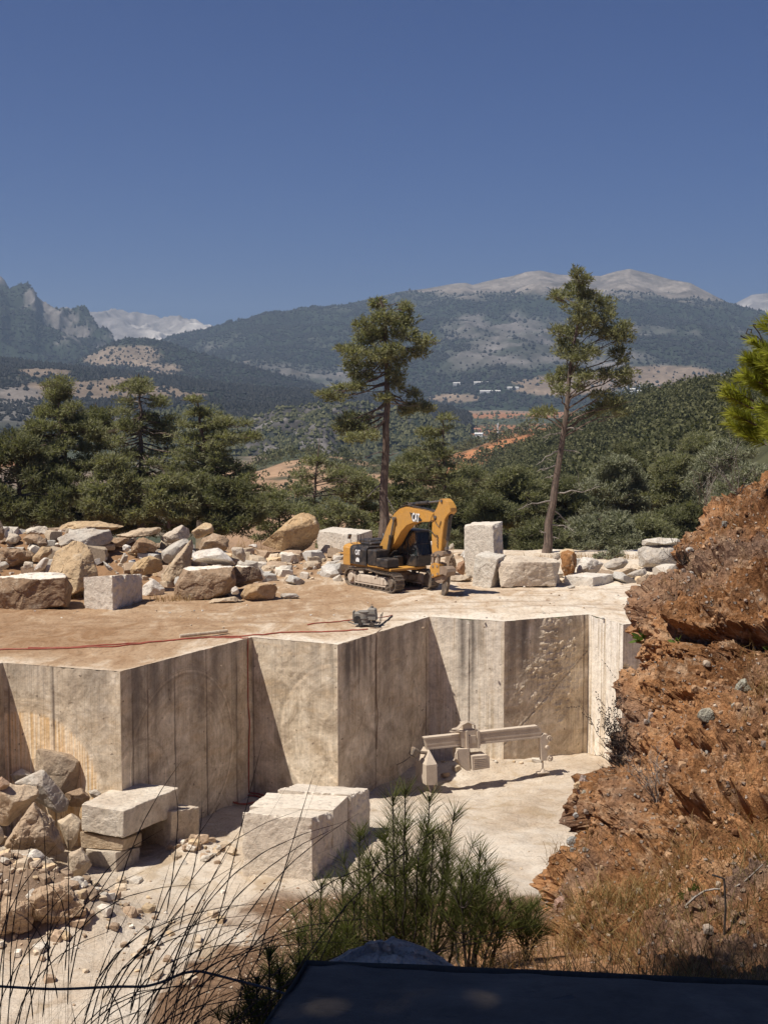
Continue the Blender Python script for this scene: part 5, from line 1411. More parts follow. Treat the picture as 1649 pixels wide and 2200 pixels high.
# left support: wedge-topped box on a thin leg
pb = [saw_px(*zs(x, y)) for x, y in ((218, 470), (296, 460), (300, 612), (220, 614))]
t_ = saw_px(*zs(262, 372))
(ax, az), (bx, bz), (cx_, cz_), (dx, dz) = pb
m_ = MB()
m_.add([(ax, -.75, az), (bx, -.75, bz), (cx_, -.75, cz_), (dx, -.75, dz), (ax - .1, .45, az), (bx, .45, bz), (cx_, .45, cz_), (dx - .1, .45, dz), (t_[0], -.35, t_[1]), (t_[0], .45, t_[1])],
       [(3, 2, 1, 0), (4, 5, 6, 7), (1, 2, 6, 5), (0, 4, 7, 3), (3, 7, 6, 2), (1, 5, 9, 8), (0, 8, 9, 4)], T=[(0, 1, 8), (5, 4, 9)])
sw(m_, 'support_box')
m_ = MB(); f_, z_ = saw_px(*zs(288, 660)); m_.tube([(f_, -.6, z_ - .15), (f_, -.6, z_ + .6)], .05, 8); f2, z2b = saw_px(*zs(268, 690)); f3, z3b = saw_px(*zs(238, 620)); m_.tube([(f2, -.6, z2b), (f3, -.6, z3b)], .025, 6); sw(m_, 'leg')
m_ = MB(); f_, z_ = saw_px(*zs(160, 392)); m_.box((f_, -.2, z_), (.34, .4, .42), Matrix.Rotation(.5, 3, 'Y'), bev=.05); m_.tube([(f_ + .1, -.2, z_), (f_ + .7, -.2, z_ - .1)], .08, 8); m_.tube([(f_ - .2, -.2, z_ - .2), (f_ - .5, -.2, z_ - .4), (f_ - .9, -.2, z_ - .55)], .025, 6); sw(m_, 'drive_motor', 'trackm')
# right post with hand wheels and jack
sprism([(1088, 284), (1112, 262), (1140, 262), (1142, 300), (1138, 456), (1100, 456)], -.18, .10, 'end_post')
for (x, y) in ((1152, 290), (1158, 438)):
    f_, z_ = saw_px(*zs(x, y)); a = np.linspace(0, 2 * np.pi, 17)
    m_ = MB(); m_.tube(np.stack([f_ + .12 * np.cos(a), 0 * a - .22, z_ + .12 * np.sin(a)], 1), .035, 6, cap=False); m_.tube([(f_, -.28, z_), (f_, .0, z_)], .05, 10); m_.box((f_, -.21, z_), (.22, .03, .03)); sw(m_, 'hand_wheel')
f_, z_ = saw_px(*zs(1136, 356)); m_ = MB(); m_.tube([(f_, -.34, z_), (f_, 0, z_)], .10, 14); m_.tube([(f_, -.35, z_), (f_, -.30, z_)], .06, 10); sw(m_, 'coupling')
m_ = MB(); f_, z_ = saw_px(*zs(1118, 455)); fb, zb = saw_px(*zs(1118, 545)); m_.tube([(f_, 0, z_), (f_, 0, zb)], .04, 8); m_.tube([(f_, 0, zb + .18), (f_, 0, zb)], [.05, .15], 10); m_.box((f_, 0, zb - .02), (.62, .3, .07), bev=.02); sw(m_, 'jack_foot')

# ================================================================== WATER PUMP, POLE, HOSES ON THE BENCH
zpmp = lambda x, y: (740 + x * .0667, 1290 + y * .0667)
PW = np.array(on_z(*zpmp(700, 800), .03)); kp = PW[1] / FPX * .0667
pump = empty('water_pump', PW, 'small grey engine pump on a wheeled frame standing at the edge of the cut', 'pump', rotz=R(-8))
pq = lambda x, y: ((x - 700) * kp, (800 - y) * kp)
pm = lambda mb, name, mat, parent=pump: mb.build(name, M[mat], parent, local=True)
M['greym'] = mat_paint('grey_machine_paint', (.20, .19, .17), .6, .45, (.36, .29, .21))
a, b = pq(640, 540); m_ = MB(); m_.tube([(a, 0, pq(0, 690)[1]), (a, 0, b), (a, 0, pq(0, 340)[1])], .30, 18); m_.tube([(a, 0, pq(0, 560)[1]), (a, 0, pq(0, 535)[1])], .33, 18); m_.tube([(a, 0, pq(0, 350)[1]), (a, 0, pq(0, 335)[1])], .33, 18); pm(m_, 'engine', 'greym')
m_ = MB(); a, b = pq(890, 430); m_.box((a, 0, b), (.52, .5, .62), bev=.06, taper=.8); m_.box((a - .03, -.26, b + .06), (.3, .03, .06)); m_.tube([(a - .02, 0, b + .28), (a - .02, 0, b + .40)], .08, 10); pm(m_, 'fuel_tank', 'greym')
m_ = MB(); a, b = pq(440, 470); m_.box((a, 0, b), (.42, .5, .3), bev=.05); m_.box((a - .23, 0, b - .05), (.05, .5, .5)); pm(m_, 'air_filter', 'greym')
m_ = MB(); a, b = pq(430, 610); m_.tube([(a, -.28, b), (a, .22, b)], .20, 16); pm(m_, 'pump_body', 'dark')
m_ = MB(); a0, b0 = pq(330, 735); a1, b1 = pq(1140, 735)
for y in (-.3, .3): m_.tube([(a0 - .3, y, b0 + .1), (a0, y, b0), (a1, y, b1), (a1 + .1, y, pq(0, 400)[1])], .03, 6)
for x in (a0, (a0 + a1) / 2, a1): m_.tube([(x, -.3, b0), (x, .3, b0)], .03, 6)
m_.box(((a0 + a1) / 2, 0, b0 + .03), (a1 - a0 - .2, .5, .05)); pm(m_, 'frame', 'steel')
for x in (540, 910):
    for y in (-.36, .36):
        a, b = pq(x, 770); m_ = MB(); m_.tube([(a, y - .04, .11), (a, y + .04, .11)], .11, 14); pm(m_, 'wheel', 'dark')
def ground_line(pts, z_off, zf=None):
    out = []
    for x, y in pts:
        p = np.array(on_z(x, y, 0.)); out.append(p)
    out = np.array(out)
    t = np.linspace(0, len(out) - 1, (len(out) - 1) * 14 + 1)
    q = np.stack([np.interp(t, np.arange(len(out)), out[:, k]) for k in range(3)], 1)
    q[:, 1] += .09 * vnoise(np.stack([t * 1.3, 0 * t, 0 * t], 1), 3); 
    q[:, 2] = bench_z(q[:, 0], q[:, 1]) + z_off
    return q
def hose(pts, r, mat, label, cat='hose', extra=None, name='hose'):
    q = ground_line(pts, r)
    if extra is not None: q = np.concatenate([q, extra])
    m2 = MB(); m2.tube(q, r, 6)
    return tag(m2.build(name, M[mat], origin=q[0]), label, cat, 'red hoses on the bench')
cB, cC = np.array(pB), np.array(pC)
def down(u, c0, c1, z0_, z1_, off=.05):
    d = (c1 - c0) / np.linalg.norm(c1 - c0); n_ = np.array((d[1], -d[0]))
    p = c0 + d * u + n_ * off
    zz = np.linspace(z0_, z1_, 24)
    return np.stack([p[0] + .04 * vnoise(np.stack([zz, 0 * zz, 0 * zz], 1), 8), p[1] + 0 * zz, zz], 1)
hose([(-40, 1399), (60, 1397), (150, 1393), (240, 1390), (330, 1382), (400, 1376), (480, 1367), (560, 1363), (600, 1359), (680, 1357), (750, 1354), (790, 1350)], .035, 'red', 'long thin red hose lying across the bench to the pump')
hose([(60, 1394), (150, 1392), (250, 1386), (350, 1379), (450, 1371), (515, 1370), (521, 1372)], .03, 'red', 'red hose running to the edge and hanging down the shaded cut', extra=down(9.1, cB, cC, .03, -7.3))
hose([(660, 1342), (700, 1338), (740, 1334), (762, 1332)], .03, 'red', 'short red hose trailing left from the pump')
hose([(780, 1346), (815, 1347), (842, 1325)], .04, 'dark', 'dark hose curling off to the right of the pump')
hose([(800, 1330), (843, 1323)], .022, 'red', 'thin red cord stretched right from the pump')
q = np.concatenate([ground_line([(795, 1348), (820, 1350)], .02), down(3.62, np.array(pD), np.array(pE), .02, -5.6)])
m_ = MB(); m_.tube(q, .025, 6); tag(m_.build('hose', M['rust'], origin=q[0]), 'brown cable hanging down the shaded cut below the pump', 'cable')
a = np.linspace(0, 4 * np.pi, 60); p0 = np.array(on_z(536, 1716, PIT + .1))
m_ = MB(); m_.tube(np.stack([p0[0] + (.6 + .03 * a) * np.cos(a), p0[1] + (.5 + .03 * a) * np.sin(a), pit_z(p0[0] + .6 * np.cos(a), p0[1] + .5 * np.sin(a)) + .05 + .01 * a], 1), .04, 6); tag(m_.build('hose_coil', M['red'], origin=p0), 'coil of red hose lying in the shaded corner of the pit', 'hose')
pa, pb_ = np.array(on_z(386, 1368, .1)), np.array(on_z(488, 1357, .1))
t = np.linspace(0, 1, 12)[:, None]; q = pa + (pb_ - pa) * t; q[:, 2] = bench_z(q[:, 0], q[:, 1]).mean() + .14
M['timber'] = mat_bark('weathered_timber', (.40, .31, .21), (.62, .52, .39), 6)
m_ = MB(); m_.tube(q, .085 + .006 * np.sin(t[:, 0] * 9), 10); tag(m_.build('timber_pole', M['timber'], origin=pa), 'weathered round timber pole lying on the bench near the cut', 'pole')
m_ = MB(); p1 = np.array(on_z(583, 1703, PIT)); 
for k in range(2):
    for s_ in (0, .35): m_.tube([p1 + (s_ + k * .0, 0, 0), p1 + (s_ + .5, .6, 1.35)], .025, 5)
for k in range(3): m_.tube([p1 + np.array((.12, .15, .35)) * (k + 1), p1 + np.array((.12, .15, .35)) * (k + 1) + (.35, 0, 0)], .02, 5)
tag(m_.build('ladder', M['deadwood'], origin=p1), 'short grey ladder leaning by the wall behind the squared blocks', 'ladder')
# ================================================================== TREES
def tufts(pads, per, size, r, up=.55, asp=.30, tri=4):
    """leaf-sized faces in tufts spread through soft pads (x, y, z, rx, ry, rz)"""
    VV, TT = [], []
    for (cx, cy, cz, rx, ry, rz) in pads:
        n = max(6, int(per * (rx * ry * rz) ** (2 / 3)))
        d = r.normal(size=(n, 3)); d /= np.linalg.norm(d, axis=1)[:, None]
        rad = r.random(n) ** .42
        edge = rad * (1 + .35 * vnoise(d * 2.2 + cx * 3 + cz * 5, 3))
        p = d * edge[:, None] * np.array([rx, ry, rz]) + np.array([cx, cy, cz])
        g = d * np.array([1, 1, .6]) + np.array([0, 0, up]) + r.normal(size=(n, 3)) * .35
        g /= np.linalg.norm(g, axis=1)[:, None]
        base = r.random(n) * .55 + .25 * r.random()
        for k in range(tri):
            a = g + r.normal(size=(n, 3)) * .55; a /= np.linalg.norm(a, axis=1)[:, None]
            b = np.cross(a, r.normal(size=(n, 3))); b /= np.linalg.norm(b, axis=1)[:, None]
            s = size * (.6 + .7 * r.random(n))[:, None]
            q0 = p + r.normal(size=(n, 3)) * size * .25
            VV.append(np.stack([q0 - b * s * asp * .5, q0 + b * s * asp * .5, q0 + a * s], 1).reshape(-1, 3))
            TT.append(np.repeat(np.clip(base + .2 * r.random(n), 0, 1), 3))
    V = np.concatenate(VV)
    return V, np.arange(len(V)).reshape(-1, 3), np.concatenate(TT)
def limb(mb, a, b, r0, r1, r, sag=.1, n=6):
    a, b = np.array(a, float), np.array(b, float)
    t = np.linspace(0, 1, n)[:, None]
    ln = np.linalg.norm(b - a)
    p = a + (b - a) * t + np.array([0, 0, -1]) * sag * ln * (t * (1 - t)) + r.normal(size=(n, 3)) * ln * .03 * (t * (1 - t) * 4)
    mb.tube(p, r0 + (r1 - r0) * t[:, 0], 5)
def build_tree(label, trunk, pads, r0, leaf, per=150, size=.42, group=None, seed=0, cat='pine tree', name='pine_tree', limbs=True, dead=(), base_z=None, crown_kw={}):
    """trunk: world points from the base up; pads: foliage pads; dead: bare snags (height fraction, dx, dy, dz)"""
    r = np.random.default_rng(seed)
    trunk = np.array(trunk, float)
    root = empty(name, trunk[0], label, cat, group)
    mb = MB()
    t = np.linspace(0, 1, 14)
    s = np.linspace(0, 1, len(trunk))
    tp = np.stack([np.interp(t, s, trunk[:, k]) for k in range(3)], 1)
    tp[1:-1] += r.normal(size=(12, 3)) * np.array([.06, .06, 0]) * r0 * 3
    mb.tube(tp, r0 * (1 - .86 * t) * (1 + .35 * np.exp(-t * 25)), 9)
    if limbs:
        for (cx, cy, cz, rx, ry, rz) in pads:
            hh = np.clip((cz - .15 * np.hypot(cx - tp[0, 0], cy - tp[0, 1]) - tp[0, 2] - .2) / (tp[-1, 2] - tp[0, 2]), .04, .98)
            a = np.array([np.interp(hh, t, tp[:, k]) for k in range(3)])
            rr = r0 * (1 - .86 * hh) * .42
            limb(mb, a, (cx, cy, cz - rz * .2), max(rr, .03), .02, r, sag=-.12 if cz > a[2] else .1)
            for k in range(2):
                limb(mb, (cx * .6 + a[0] * .4, cy * .6 + a[1] * .4, cz * .6 + a[2] * .4 - rz * .1), (cx + r.normal() * rx * .6, cy + r.normal() * ry * .6, cz + r.normal() * rz * .4), .03, .012, r, n=4)
    mb.build('trunk', M['bark'], root)
    for hf, dx, dy, dz in dead:
        m2 = MB()
        a = np.array([np.interp(hf, t, tp[:, k]) for k in range(3)])
        b = a + np.array((dx, dy, dz))
        limb(m2, a, b, .07, .015, r, sag=-.25 if dz < 0 else .2)
        for k in range(3):
            c = a + (b - a) * r.uniform(.4, .9); limb(m2, c, c + r.normal(size=3) * np.linalg.norm(b - a) * .18, .02, .006, r, n=4)
        m2.build('dead_branch', M['deadwood'], root)
    V, F, T = tufts(pads, per, size, r, **crown_kw)
    mesh_obj('crown', V, F, M[leaf], root, attrs={'tint': T})
    return root
def px_pads(l, Y, tr, r, s, back=1.0, axis=None):
    """pads from photo ovals (cx, cy, rx, ry), each given its own depth round the trunk"""
    k = s * Y / FPX
    out = []
    for i, (x, y, rx, ry) in enumerate(l):
        px, py = tr(x, y)
        off = 0 if axis is None else abs(px - axis) * Y / FPX
        dy = r.uniform(-1, 1) * back * max(.4, 2.2 - .5 * off)
        p = at(px, py, Y + dy)
        out.append((p.x, p.y, p.z, rx * k, (rx + ry) * .55 * k, ry * k))
    return out
z5 = lambda x, y: (560 + x * .3275, 620 + y * .3275)
zr = lambda x, y: (1000 + x * .393, 560 + y * .393)
z4 = lambda x, y: (x * .3517, 780 + y * .3517)
GT = 'pines behind the quarry bench'
rr = np.random.default_rng(50)
# --- the two tall pines
Y1 = 103
p1 = [(770, 105, 60, 48), (745, 95, 35, 35), (960, 130, 52, 42), (930, 105, 30, 25), (800, 190, 95, 60), (930, 210, 105, 60), (665, 235, 70, 42), (760, 290, 130, 60), (950, 300, 95, 50), (1065, 345, 85, 42), (1020, 415, 85, 45), (680, 330, 75, 45), (545, 395, 70, 26), (630, 420, 110, 50), (790, 430, 100, 60), (610, 500, 80, 45), (760, 500, 80, 40), (900, 470, 75, 50), (880, 400, 70, 50), (680, 580, 80, 36), (620, 560, 50, 40), (880, 560, 70, 55), (560, 650, 110, 26), (430, 690, 80, 26), (640, 640, 70, 32), (500, 715, 90, 22), (900, 630, 55, 40), (810, 715, 75, 32), (990, 690, 60, 36), (1030, 770, 80, 45), (960, 800, 60, 45), (1110, 790, 45, 30), (580, 860, 80, 50), (545, 910, 75, 50), (655, 920, 100, 50), (600, 980, 80, 42), (720, 960, 60, 34), (690, 850, 50, 30)]
tr1 = [at(825, 1160, Y1), at(826, 1040, Y1), at(830, 900, Y1), at(833, 800, Y1), at(828, 700, Y1), at(815, 640, Y1)]
build_tree('tall pine with a clumpy crown rising right behind the excavator', tr1, px_pads(p1, Y1, z5, rr, .3275, axis=828), .36, 'needle', per=300, size=.30, group=GT, seed=1,
           dead=[(.30, -1.7, -.6, -.5), (.29, 1.0, -.4, .2), (.52, -2.0, -.5, .1), (.47, 2.6, -.5, .0), (.42, -1.4, -.4, .1), (.49, 1.2, .3, .2), (.17, .8, -.6, -1.6), (.2, -1.2, -.5, -1.0), (.6, -1.5, .4, .1)])
Y2 = 101
p2 = [(605, 65, 40, 36), (640, 105, 60, 36), (600, 150, 62, 42), (525, 195, 60, 36), (490, 190, 30, 25), (660, 185, 80, 42), (745, 235, 75, 48), (620, 255, 80, 48), (770, 305, 60, 42), (650, 325, 100, 46), (575, 385, 85, 36), (500, 380, 42, 30), (730, 375, 70, 36), (870, 365, 62, 32), (850, 420, 70, 40), (790, 400, 60, 34), (555, 450, 80, 34), (540, 500, 65, 32), (660, 495, 85, 36), (840, 500, 60, 34), (850, 545, 42, 22), (620, 535, 70, 26), (560, 600, 80, 34), (495, 650, 70, 38), (515, 710, 50, 30), (650, 635, 70, 36), (780, 620, 80, 34), (880, 610, 65, 32), (870, 665, 55, 26), (620, 690, 50, 22), (740, 735, 70, 32), (820, 765, 60, 32), (760, 800, 85, 34), (850, 825, 55, 28), (405, 835, 55, 36), (450, 825, 42, 26), (690, 830, 45, 24)]
tr2 = [at(1172, 1205, Y2), at(1183, 1120, Y2), at(1196, 1020, Y2), at(1212, 920, Y2), at(1222, 820, Y2), at(1240, 700, Y2), at(1243, 580, Y2)]
build_tree('tall leaning pine with a long bare trunk right of the tall block', tr2, px_pads(p2, Y2, zr, rr, .393, axis=1230), .33, 'needle', per=300, size=.29, group=GT, seed=2,
           dead=[(.42, -1.8, -.6, -1.0), (.42, 1.4, -.3, -.2), (.37, -1.6, -.3, -.5), (.27, 3.2, -.5, .5), (.24, -2.6, -.8, -.6), (.21, 1.4, .4, -1.2), (.48, -1.6, -.6, -.3), (.50, 1.3, -.4, -.1), (.15, 1.8, -.3, -.3), (.12, -.7, -.4, .1), (.10, .8, -.2, -.1), (.33, -.8, .3, -.2)])
# --- trees from outlines
def inside(poly, x, y):
    c = False
    j = len(poly) - 1
    for i in range(len(poly)):
        if (poly[i][1] > y) != (poly[j][1] > y) and x < (poly[j][0] - poly[i][0]) * (y - poly[i][1]) / (poly[j][1] - poly[i][1]) + poly[i][0]: c = not c
        j = i
    return c
def outline_tree(label, poly, trunk, Y, tr, leaf='needle', n=40, pr=(34, 26), depth=2.6, per=215, size=.29, seed=0, r0=.25, group=GT, cat='pine tree', dead=(), name='pine_tree', **kw):
    r = np.random.default_rng(seed)
    P = [tr(*p) for p in poly]
    xs_, ys_ = [p[0] for p in P], [p[1] for p in P]
    pads, tries = [], 0
    n = int(n * 1.2)
    while len(pads) < n and tries < n * 60:
        tries += 1
        x, y = r.uniform(min(xs_), max(xs_)), r.uniform(min(ys_), max(ys_))
        if not inside(P, x, y): continue
        dy = r.uniform(-1, 1) * depth * (.4 + .6 * (y - min(ys_)) / (max(ys_) - min(ys_)))
        p = at(x, y, Y + dy); k = Y / FPX
        f = r.uniform(.55, 1.15)
        pads.append((p.x, p.y, p.z, pr[0] * k * f, pr[0] * k * f, pr[1] * k * f * r.uniform(.45, .85)))
    return build_tree(label, [at(*tr(*p), Y) for p in trunk], pads, r0, leaf, per, size, group, seed, cat, name, dead=dead, **kw)
OT = outline_tree
OT('tall dark conical pine at the left of the grove', [(340, 88), (392, 120), (408, 205), (450, 262), (520, 345), (600, 400), (615, 480), (560, 640), (560, 800), (330, 860), (180, 620), (150, 450), (185, 300), (262, 290), (270, 200), (300, 120)], [(392, 1010), (392, 500), (345, 95)], 112, z4, n=80, pr=(26, 18), seed=11, r0=.3)
OT('low dense dark pine filling the left edge of the grove', [(60, 425), (180, 420), (260, 560), (380, 640), (420, 800), (400, 980), (-120, 980), (-140, 600), (-40, 520)], [(120, 1010), (120, 700), (70, 440)], 107, z4, 'needle_dark', n=75, pr=(32, 24), seed=12, depth=2.2)
OT('slim dark pine between the conical one and the bare-topped one', [(585, 235), (640, 300), (660, 420), (600, 520), (520, 420), (515, 310)], [(590, 1000), (588, 600), (585, 240)], 118, z4, 'needle_dark', n=26, pr=(22, 16), seed=13, r0=.2)
OT('broad grey-green pine with a sparse dark-twigged top in the middle of the grove', [(850, 58), (888, 70), (950, 150), (985, 250), (1100, 270), (1120, 400), (1100, 560), (1150, 700), (1100, 900), (900, 940), (840, 800), (700, 700), (545, 560), (600, 400), (650, 330), (760, 250), (690, 140), (760, 118), (820, 88)], [(865, 1010), (862, 600), (860, 300), (848, 62)], 114, z4, n=78, pr=(25, 14), seed=14, r0=.28, per=150, dead=[(.82, -1.6, -.4, .9), (.85, 1.0, -.3, .8), (.9, -.9, .2, .9), (.75, -2.0, .1, .8)])
OT('spreading pine with a dark leaning trunk at the right end of the grove', [(1080, 240), (1200, 190), (1320, 240), (1330, 330), (1440, 335), (1540, 362), (1530, 470), (1450, 500), (1370, 560), (1540, 660), (1560, 760), (1450, 900), (1290, 930), (1180, 900), (1150, 700), (1080, 600), (1090, 420)], [(1232, 1010), (1240, 800), (1255, 600), (1225, 400), (1200, 200)], 110, z4, n=76, pr=(26, 14), seed=15, r0=.34, dead=[(.3, -2.5, -.5, .2), (.22, 2.0, -.4, -.3)])
OT('bushy yellow-green young pine at the foot of the grove', [(600, 560), (720, 560), (830, 700), (870, 960), (560, 990), (470, 820), (540, 680)], [(690, 1010), (690, 800), (680, 580)], 106, z4, n=60, pr=(26, 20), seed=16, r0=.14, depth=1.6)
OT('young pine in front of the dark trunk at the right of the grove', [(1000, 690), (1100, 680), (1170, 760), (1130, 975), (880, 985), (900, 760)], [(1030, 1010), (1030, 850), (1040, 700)], 105.5, z4, n=45, pr=(26, 20), seed=17, r0=.12, depth=1.5)
OT('dark bushy pine under the spreading one beside the gap', [(1280, 720), (1400, 700), (1550, 800), (1590, 960), (1540, 1010), (1240, 1010), (1240, 820)], [(1400, 1015), (1400, 900), (1400, 740)], 107, z4, 'needle_dark', n=45, pr=(28, 20), seed=18, r0=.14, depth=1.5)
OT('thin pine with an open crown left of the tall pine', [(400, 965), (440, 1090), (520, 1130), (650, 1250), (640, 1420), (560, 1580), (330, 1560), (250, 1440), (170, 1420), (190, 1270), (260, 1130), (340, 1050)], [(352, 1640), (352, 1400), (362, 1200), (385, 980)], 122, z5, n=36, pr=(22, 12), seed=21, r0=.2, per=150, dead=[(.15, 2.0, -.5, 1.2), (.12, -1.5, -.3, .8)])
OT('dark thin-trunked pine right of the tall pine', [(1180, 808), (1275, 880), (1230, 980), (1330, 1120), (1385, 1290), (1300, 1400), (1120, 1440), (1080, 1300), (950, 1240), (900, 1130), (1020, 1100), (1020, 960), (1120, 900)], [(1207, 1560), (1205, 1300), (1200, 1000), (1185, 820)], 116, z5, 'needle', n=46, pr=(23, 12), seed=22, r0=.2, per=160, dead=[(.4, -2.6, -.4, .3)])
OT('yellow-green pine low behind the boom of the excavator', [(870, 1120), (1000, 1060), (1100, 1150), (1080, 1400), (1000, 1540), (880, 1560), (850, 1300)], [(960, 1640), (960, 1400), (980, 1100)], 125, z5, n=48, pr=(28, 20), seed=23, r0=.18)
OT('scrubby pine at the left foot of the tall pine', [(440, 1160), (560, 1130), (660, 1200), (790, 1300), (790, 1640), (640, 1660), (600, 1400), (470, 1300)], [(690, 1680), (680, 1450), (600, 1180)], 128, z5, n=36, pr=(26, 15), seed=24, r0=.16)
OT('low scrubby pine behind the great ochre boulder', [(-60, 1320), (60, 1280), (180, 1380), (320, 1440), (420, 1640), (-100, 1660)], [(120, 1690), (120, 1500), (60, 1320)], 118, z5, 'needle', n=32, pr=(26, 16), seed=25, r0=.14)
OT('tangled dark pine behind the sawn block left of the excavator', [(380, 1440), (520, 1380), (650, 1480), (760, 1600), (760, 1700), (360, 1700)], [(500, 1720), (500, 1600), (510, 1420)], 112, z5, 'needle', n=28, pr=(24, 15), seed=26, r0=.16, dead=[(.5, -1.8, -.4, 1.4), (.4, 1.6, -.3, 1.5)])
for lb, poly, tk, sd_ in (
    ('low dark undergrowth at the foot of the conical pine', [(40, 820), (200, 760), (420, 790), (560, 800), (640, 1020), (20, 1020)], [(330, 1030), (330, 940), (330, 790)], 61),
    ('low dark undergrowth below the bare-topped pine', [(600, 860), (760, 800), (900, 860), (960, 1020), (580, 1020)], [(770, 1030), (770, 960), (770, 830)], 62),
    ('low dark undergrowth below the spreading pine', [(1080, 860), (1200, 830), (1330, 880), (1420, 1020), (1060, 1020)], [(1190, 1030), (1190, 960), (1190, 850)], 63)):
    OT(lb, poly, tk, 116, z4, 'needle_dark', n=46, pr=(30, 24), seed=sd_, r0=.1, depth=1.6, group=None, cat='undergrowth', name='bush')
GB = 'trees thick on the slope behind the right side of the bench'
for lb, poly, tk, Y, lf, n_, sd_ in (
    ('pale grey-green tree with a domed crown right of the leaning pine', [(830, 1080), (920, 1130), (965, 1250), (955, 1440), (700, 1470), (640, 1310), (670, 1180), (760, 1110)], [(810, 1700), (810, 1400), (820, 1100)], 128, 'needle_grey', 60, 31),
    ('green pine between two grey-green trees on the right slope', [(1140, 1015), (1210, 1090), (1250, 1260), (1220, 1440), (1010, 1440), (965, 1290), (1040, 1120)], [(1120, 1700), (1120, 1400), (1140, 1030)], 138, 'needle', 60, 32),
    ('broad grey tree under the bright young pine at the right edge', [(1290, 1070), (1430, 1005), (1570, 1045), (1640, 1130), (1600, 1260), (1420, 1330), (1270, 1330), (1215, 1200)], [(1420, 1700), (1420, 1400), (1430, 1020)], 120, 'needle_grey', 70, 33),
    ('low silvery tree below the domed grey-green one', [(610, 1440), (720, 1385), (850, 1410), (935, 1510), (900, 1640), (590, 1640)], [(760, 1720), (760, 1560), (740, 1400)], 114, 'needle_grey', 60, 34),
    ('dark pine behind the tall upright block', [(20, 1380), (130, 1300), (250, 1340), (330, 1480), (320, 1680), (-10, 1680)], [(160, 1760), (160, 1500), (150, 1320)], 120, 'needle_dark', 60, 35),
    ('olive pine left of the bare leaning trunk', [(140, 1210), (260, 1130), (380, 1160), (440, 1300), (430, 1480), (250, 1500), (130, 1380)], [(290, 1760), (290, 1400), (270, 1150)], 132, 'needle', 65, 36),
    ('dark pine filling the gap right of the bare leaning trunk', [(470, 1200), (600, 1180), (680, 1290), (690, 1480), (560, 1560), (440, 1480)], [(560, 1760), (560, 1500), (580, 1200)], 135, 'needle_dark', 60, 37),
    ('yellowish pine low beside the rough grey block', [(930, 1440), (1040, 1400), (1120, 1480), (1130, 1620), (920, 1640)], [(1020, 1720), (1020, 1600), (1030, 1420)], 116, 'needle', 45, 38),
    ('dark pine behind the rough grey block and the bank', [(1060, 1390), (1180, 1340), (1330, 1350), (1400, 1440), (1300, 1580), (1100, 1600)], [(1220, 1720), (1220, 1560), (1200, 1360)], 122, 'needle_dark', 60, 39),
    ('tall dark pine far back between the grey trees', [(860, 1010), (930, 1040), (990, 1160), (990, 1300), (880, 1300), (830, 1150)], [(910, 1700), (910, 1300), (880, 1020)], 160, 'needle_dark', 45, 40),
    ('olive tree high on the slope at the far right', [(1180, 1010), (1260, 960), (1380, 990), (1400, 1100), (1280, 1160), (1180, 1130)], [(1290, 1700), (1290, 1300), (1280, 970)], 165, 'needle', 50, 41),
    ('bushy dark pine at the foot of the bare leaning trunk', [(300, 1490), (420, 1440), (520, 1500), (560, 1640), (300, 1660)], [(430, 1740), (430, 1600), (420, 1460)], 112, 'needle_dark', 45, 42),
    ('dark green pine low behind the excavator arm', [(-160, 1340), (-60, 1260), (30, 1300), (60, 1460), (20, 1640), (-150, 1660)], [(-60, 1740), (-60, 1500), (-50, 1290)], 124, 'needle_dark', 60, 43),
    ('olive pine on the slope left of the tall upright block', [(-130, 1180), (-20, 1130), (80, 1180), (120, 1300), (60, 1400), (-120, 1400)], [(-20, 1740), (-20, 1400), (-20, 1150)], 150, 'needle', 55, 44),
    ('silvery bush at the right behind the red bank', [(1380, 1180), (1520, 1120), (1660, 1160), (1700, 1320), (1500, 1380), (1360, 1340)], [(1530, 1700), (1530, 1400), (1520, 1150)], 100, 'needle_grey', 60, 45)):
    OT(lb, poly, tk, Y, zr, lf, n=n_, pr=(27, 21), seed=sd_, r0=.2, depth=2.6, group=GB, per=205)
OT('grey leafy shrub behind the layered grey rock', [(975, 350), (1010, 320), (1060, 330), (1100, 285), (1150, 320), (1160, 370), (980, 370)], [(1070, 400), (1070, 370), (1080, 310)], 93, z3, 'needle_grey', n=26, pr=(9, 8), seed=51, r0=.05, depth=.5, group=None, cat='shrub', name='shrub', size=.2, per=240)
OT('small dark green pine beside the excavator ripper', [(1040, 420), (1070, 370), (1110, 430), (1130, 560), (1160, 640), (1060, 620)], [(1090, 680), (1090, 560), (1075, 390)], 104, z1, 'needle', n=34, pr=(12, 10), seed=52, r0=.07, depth=.8, size=.26)
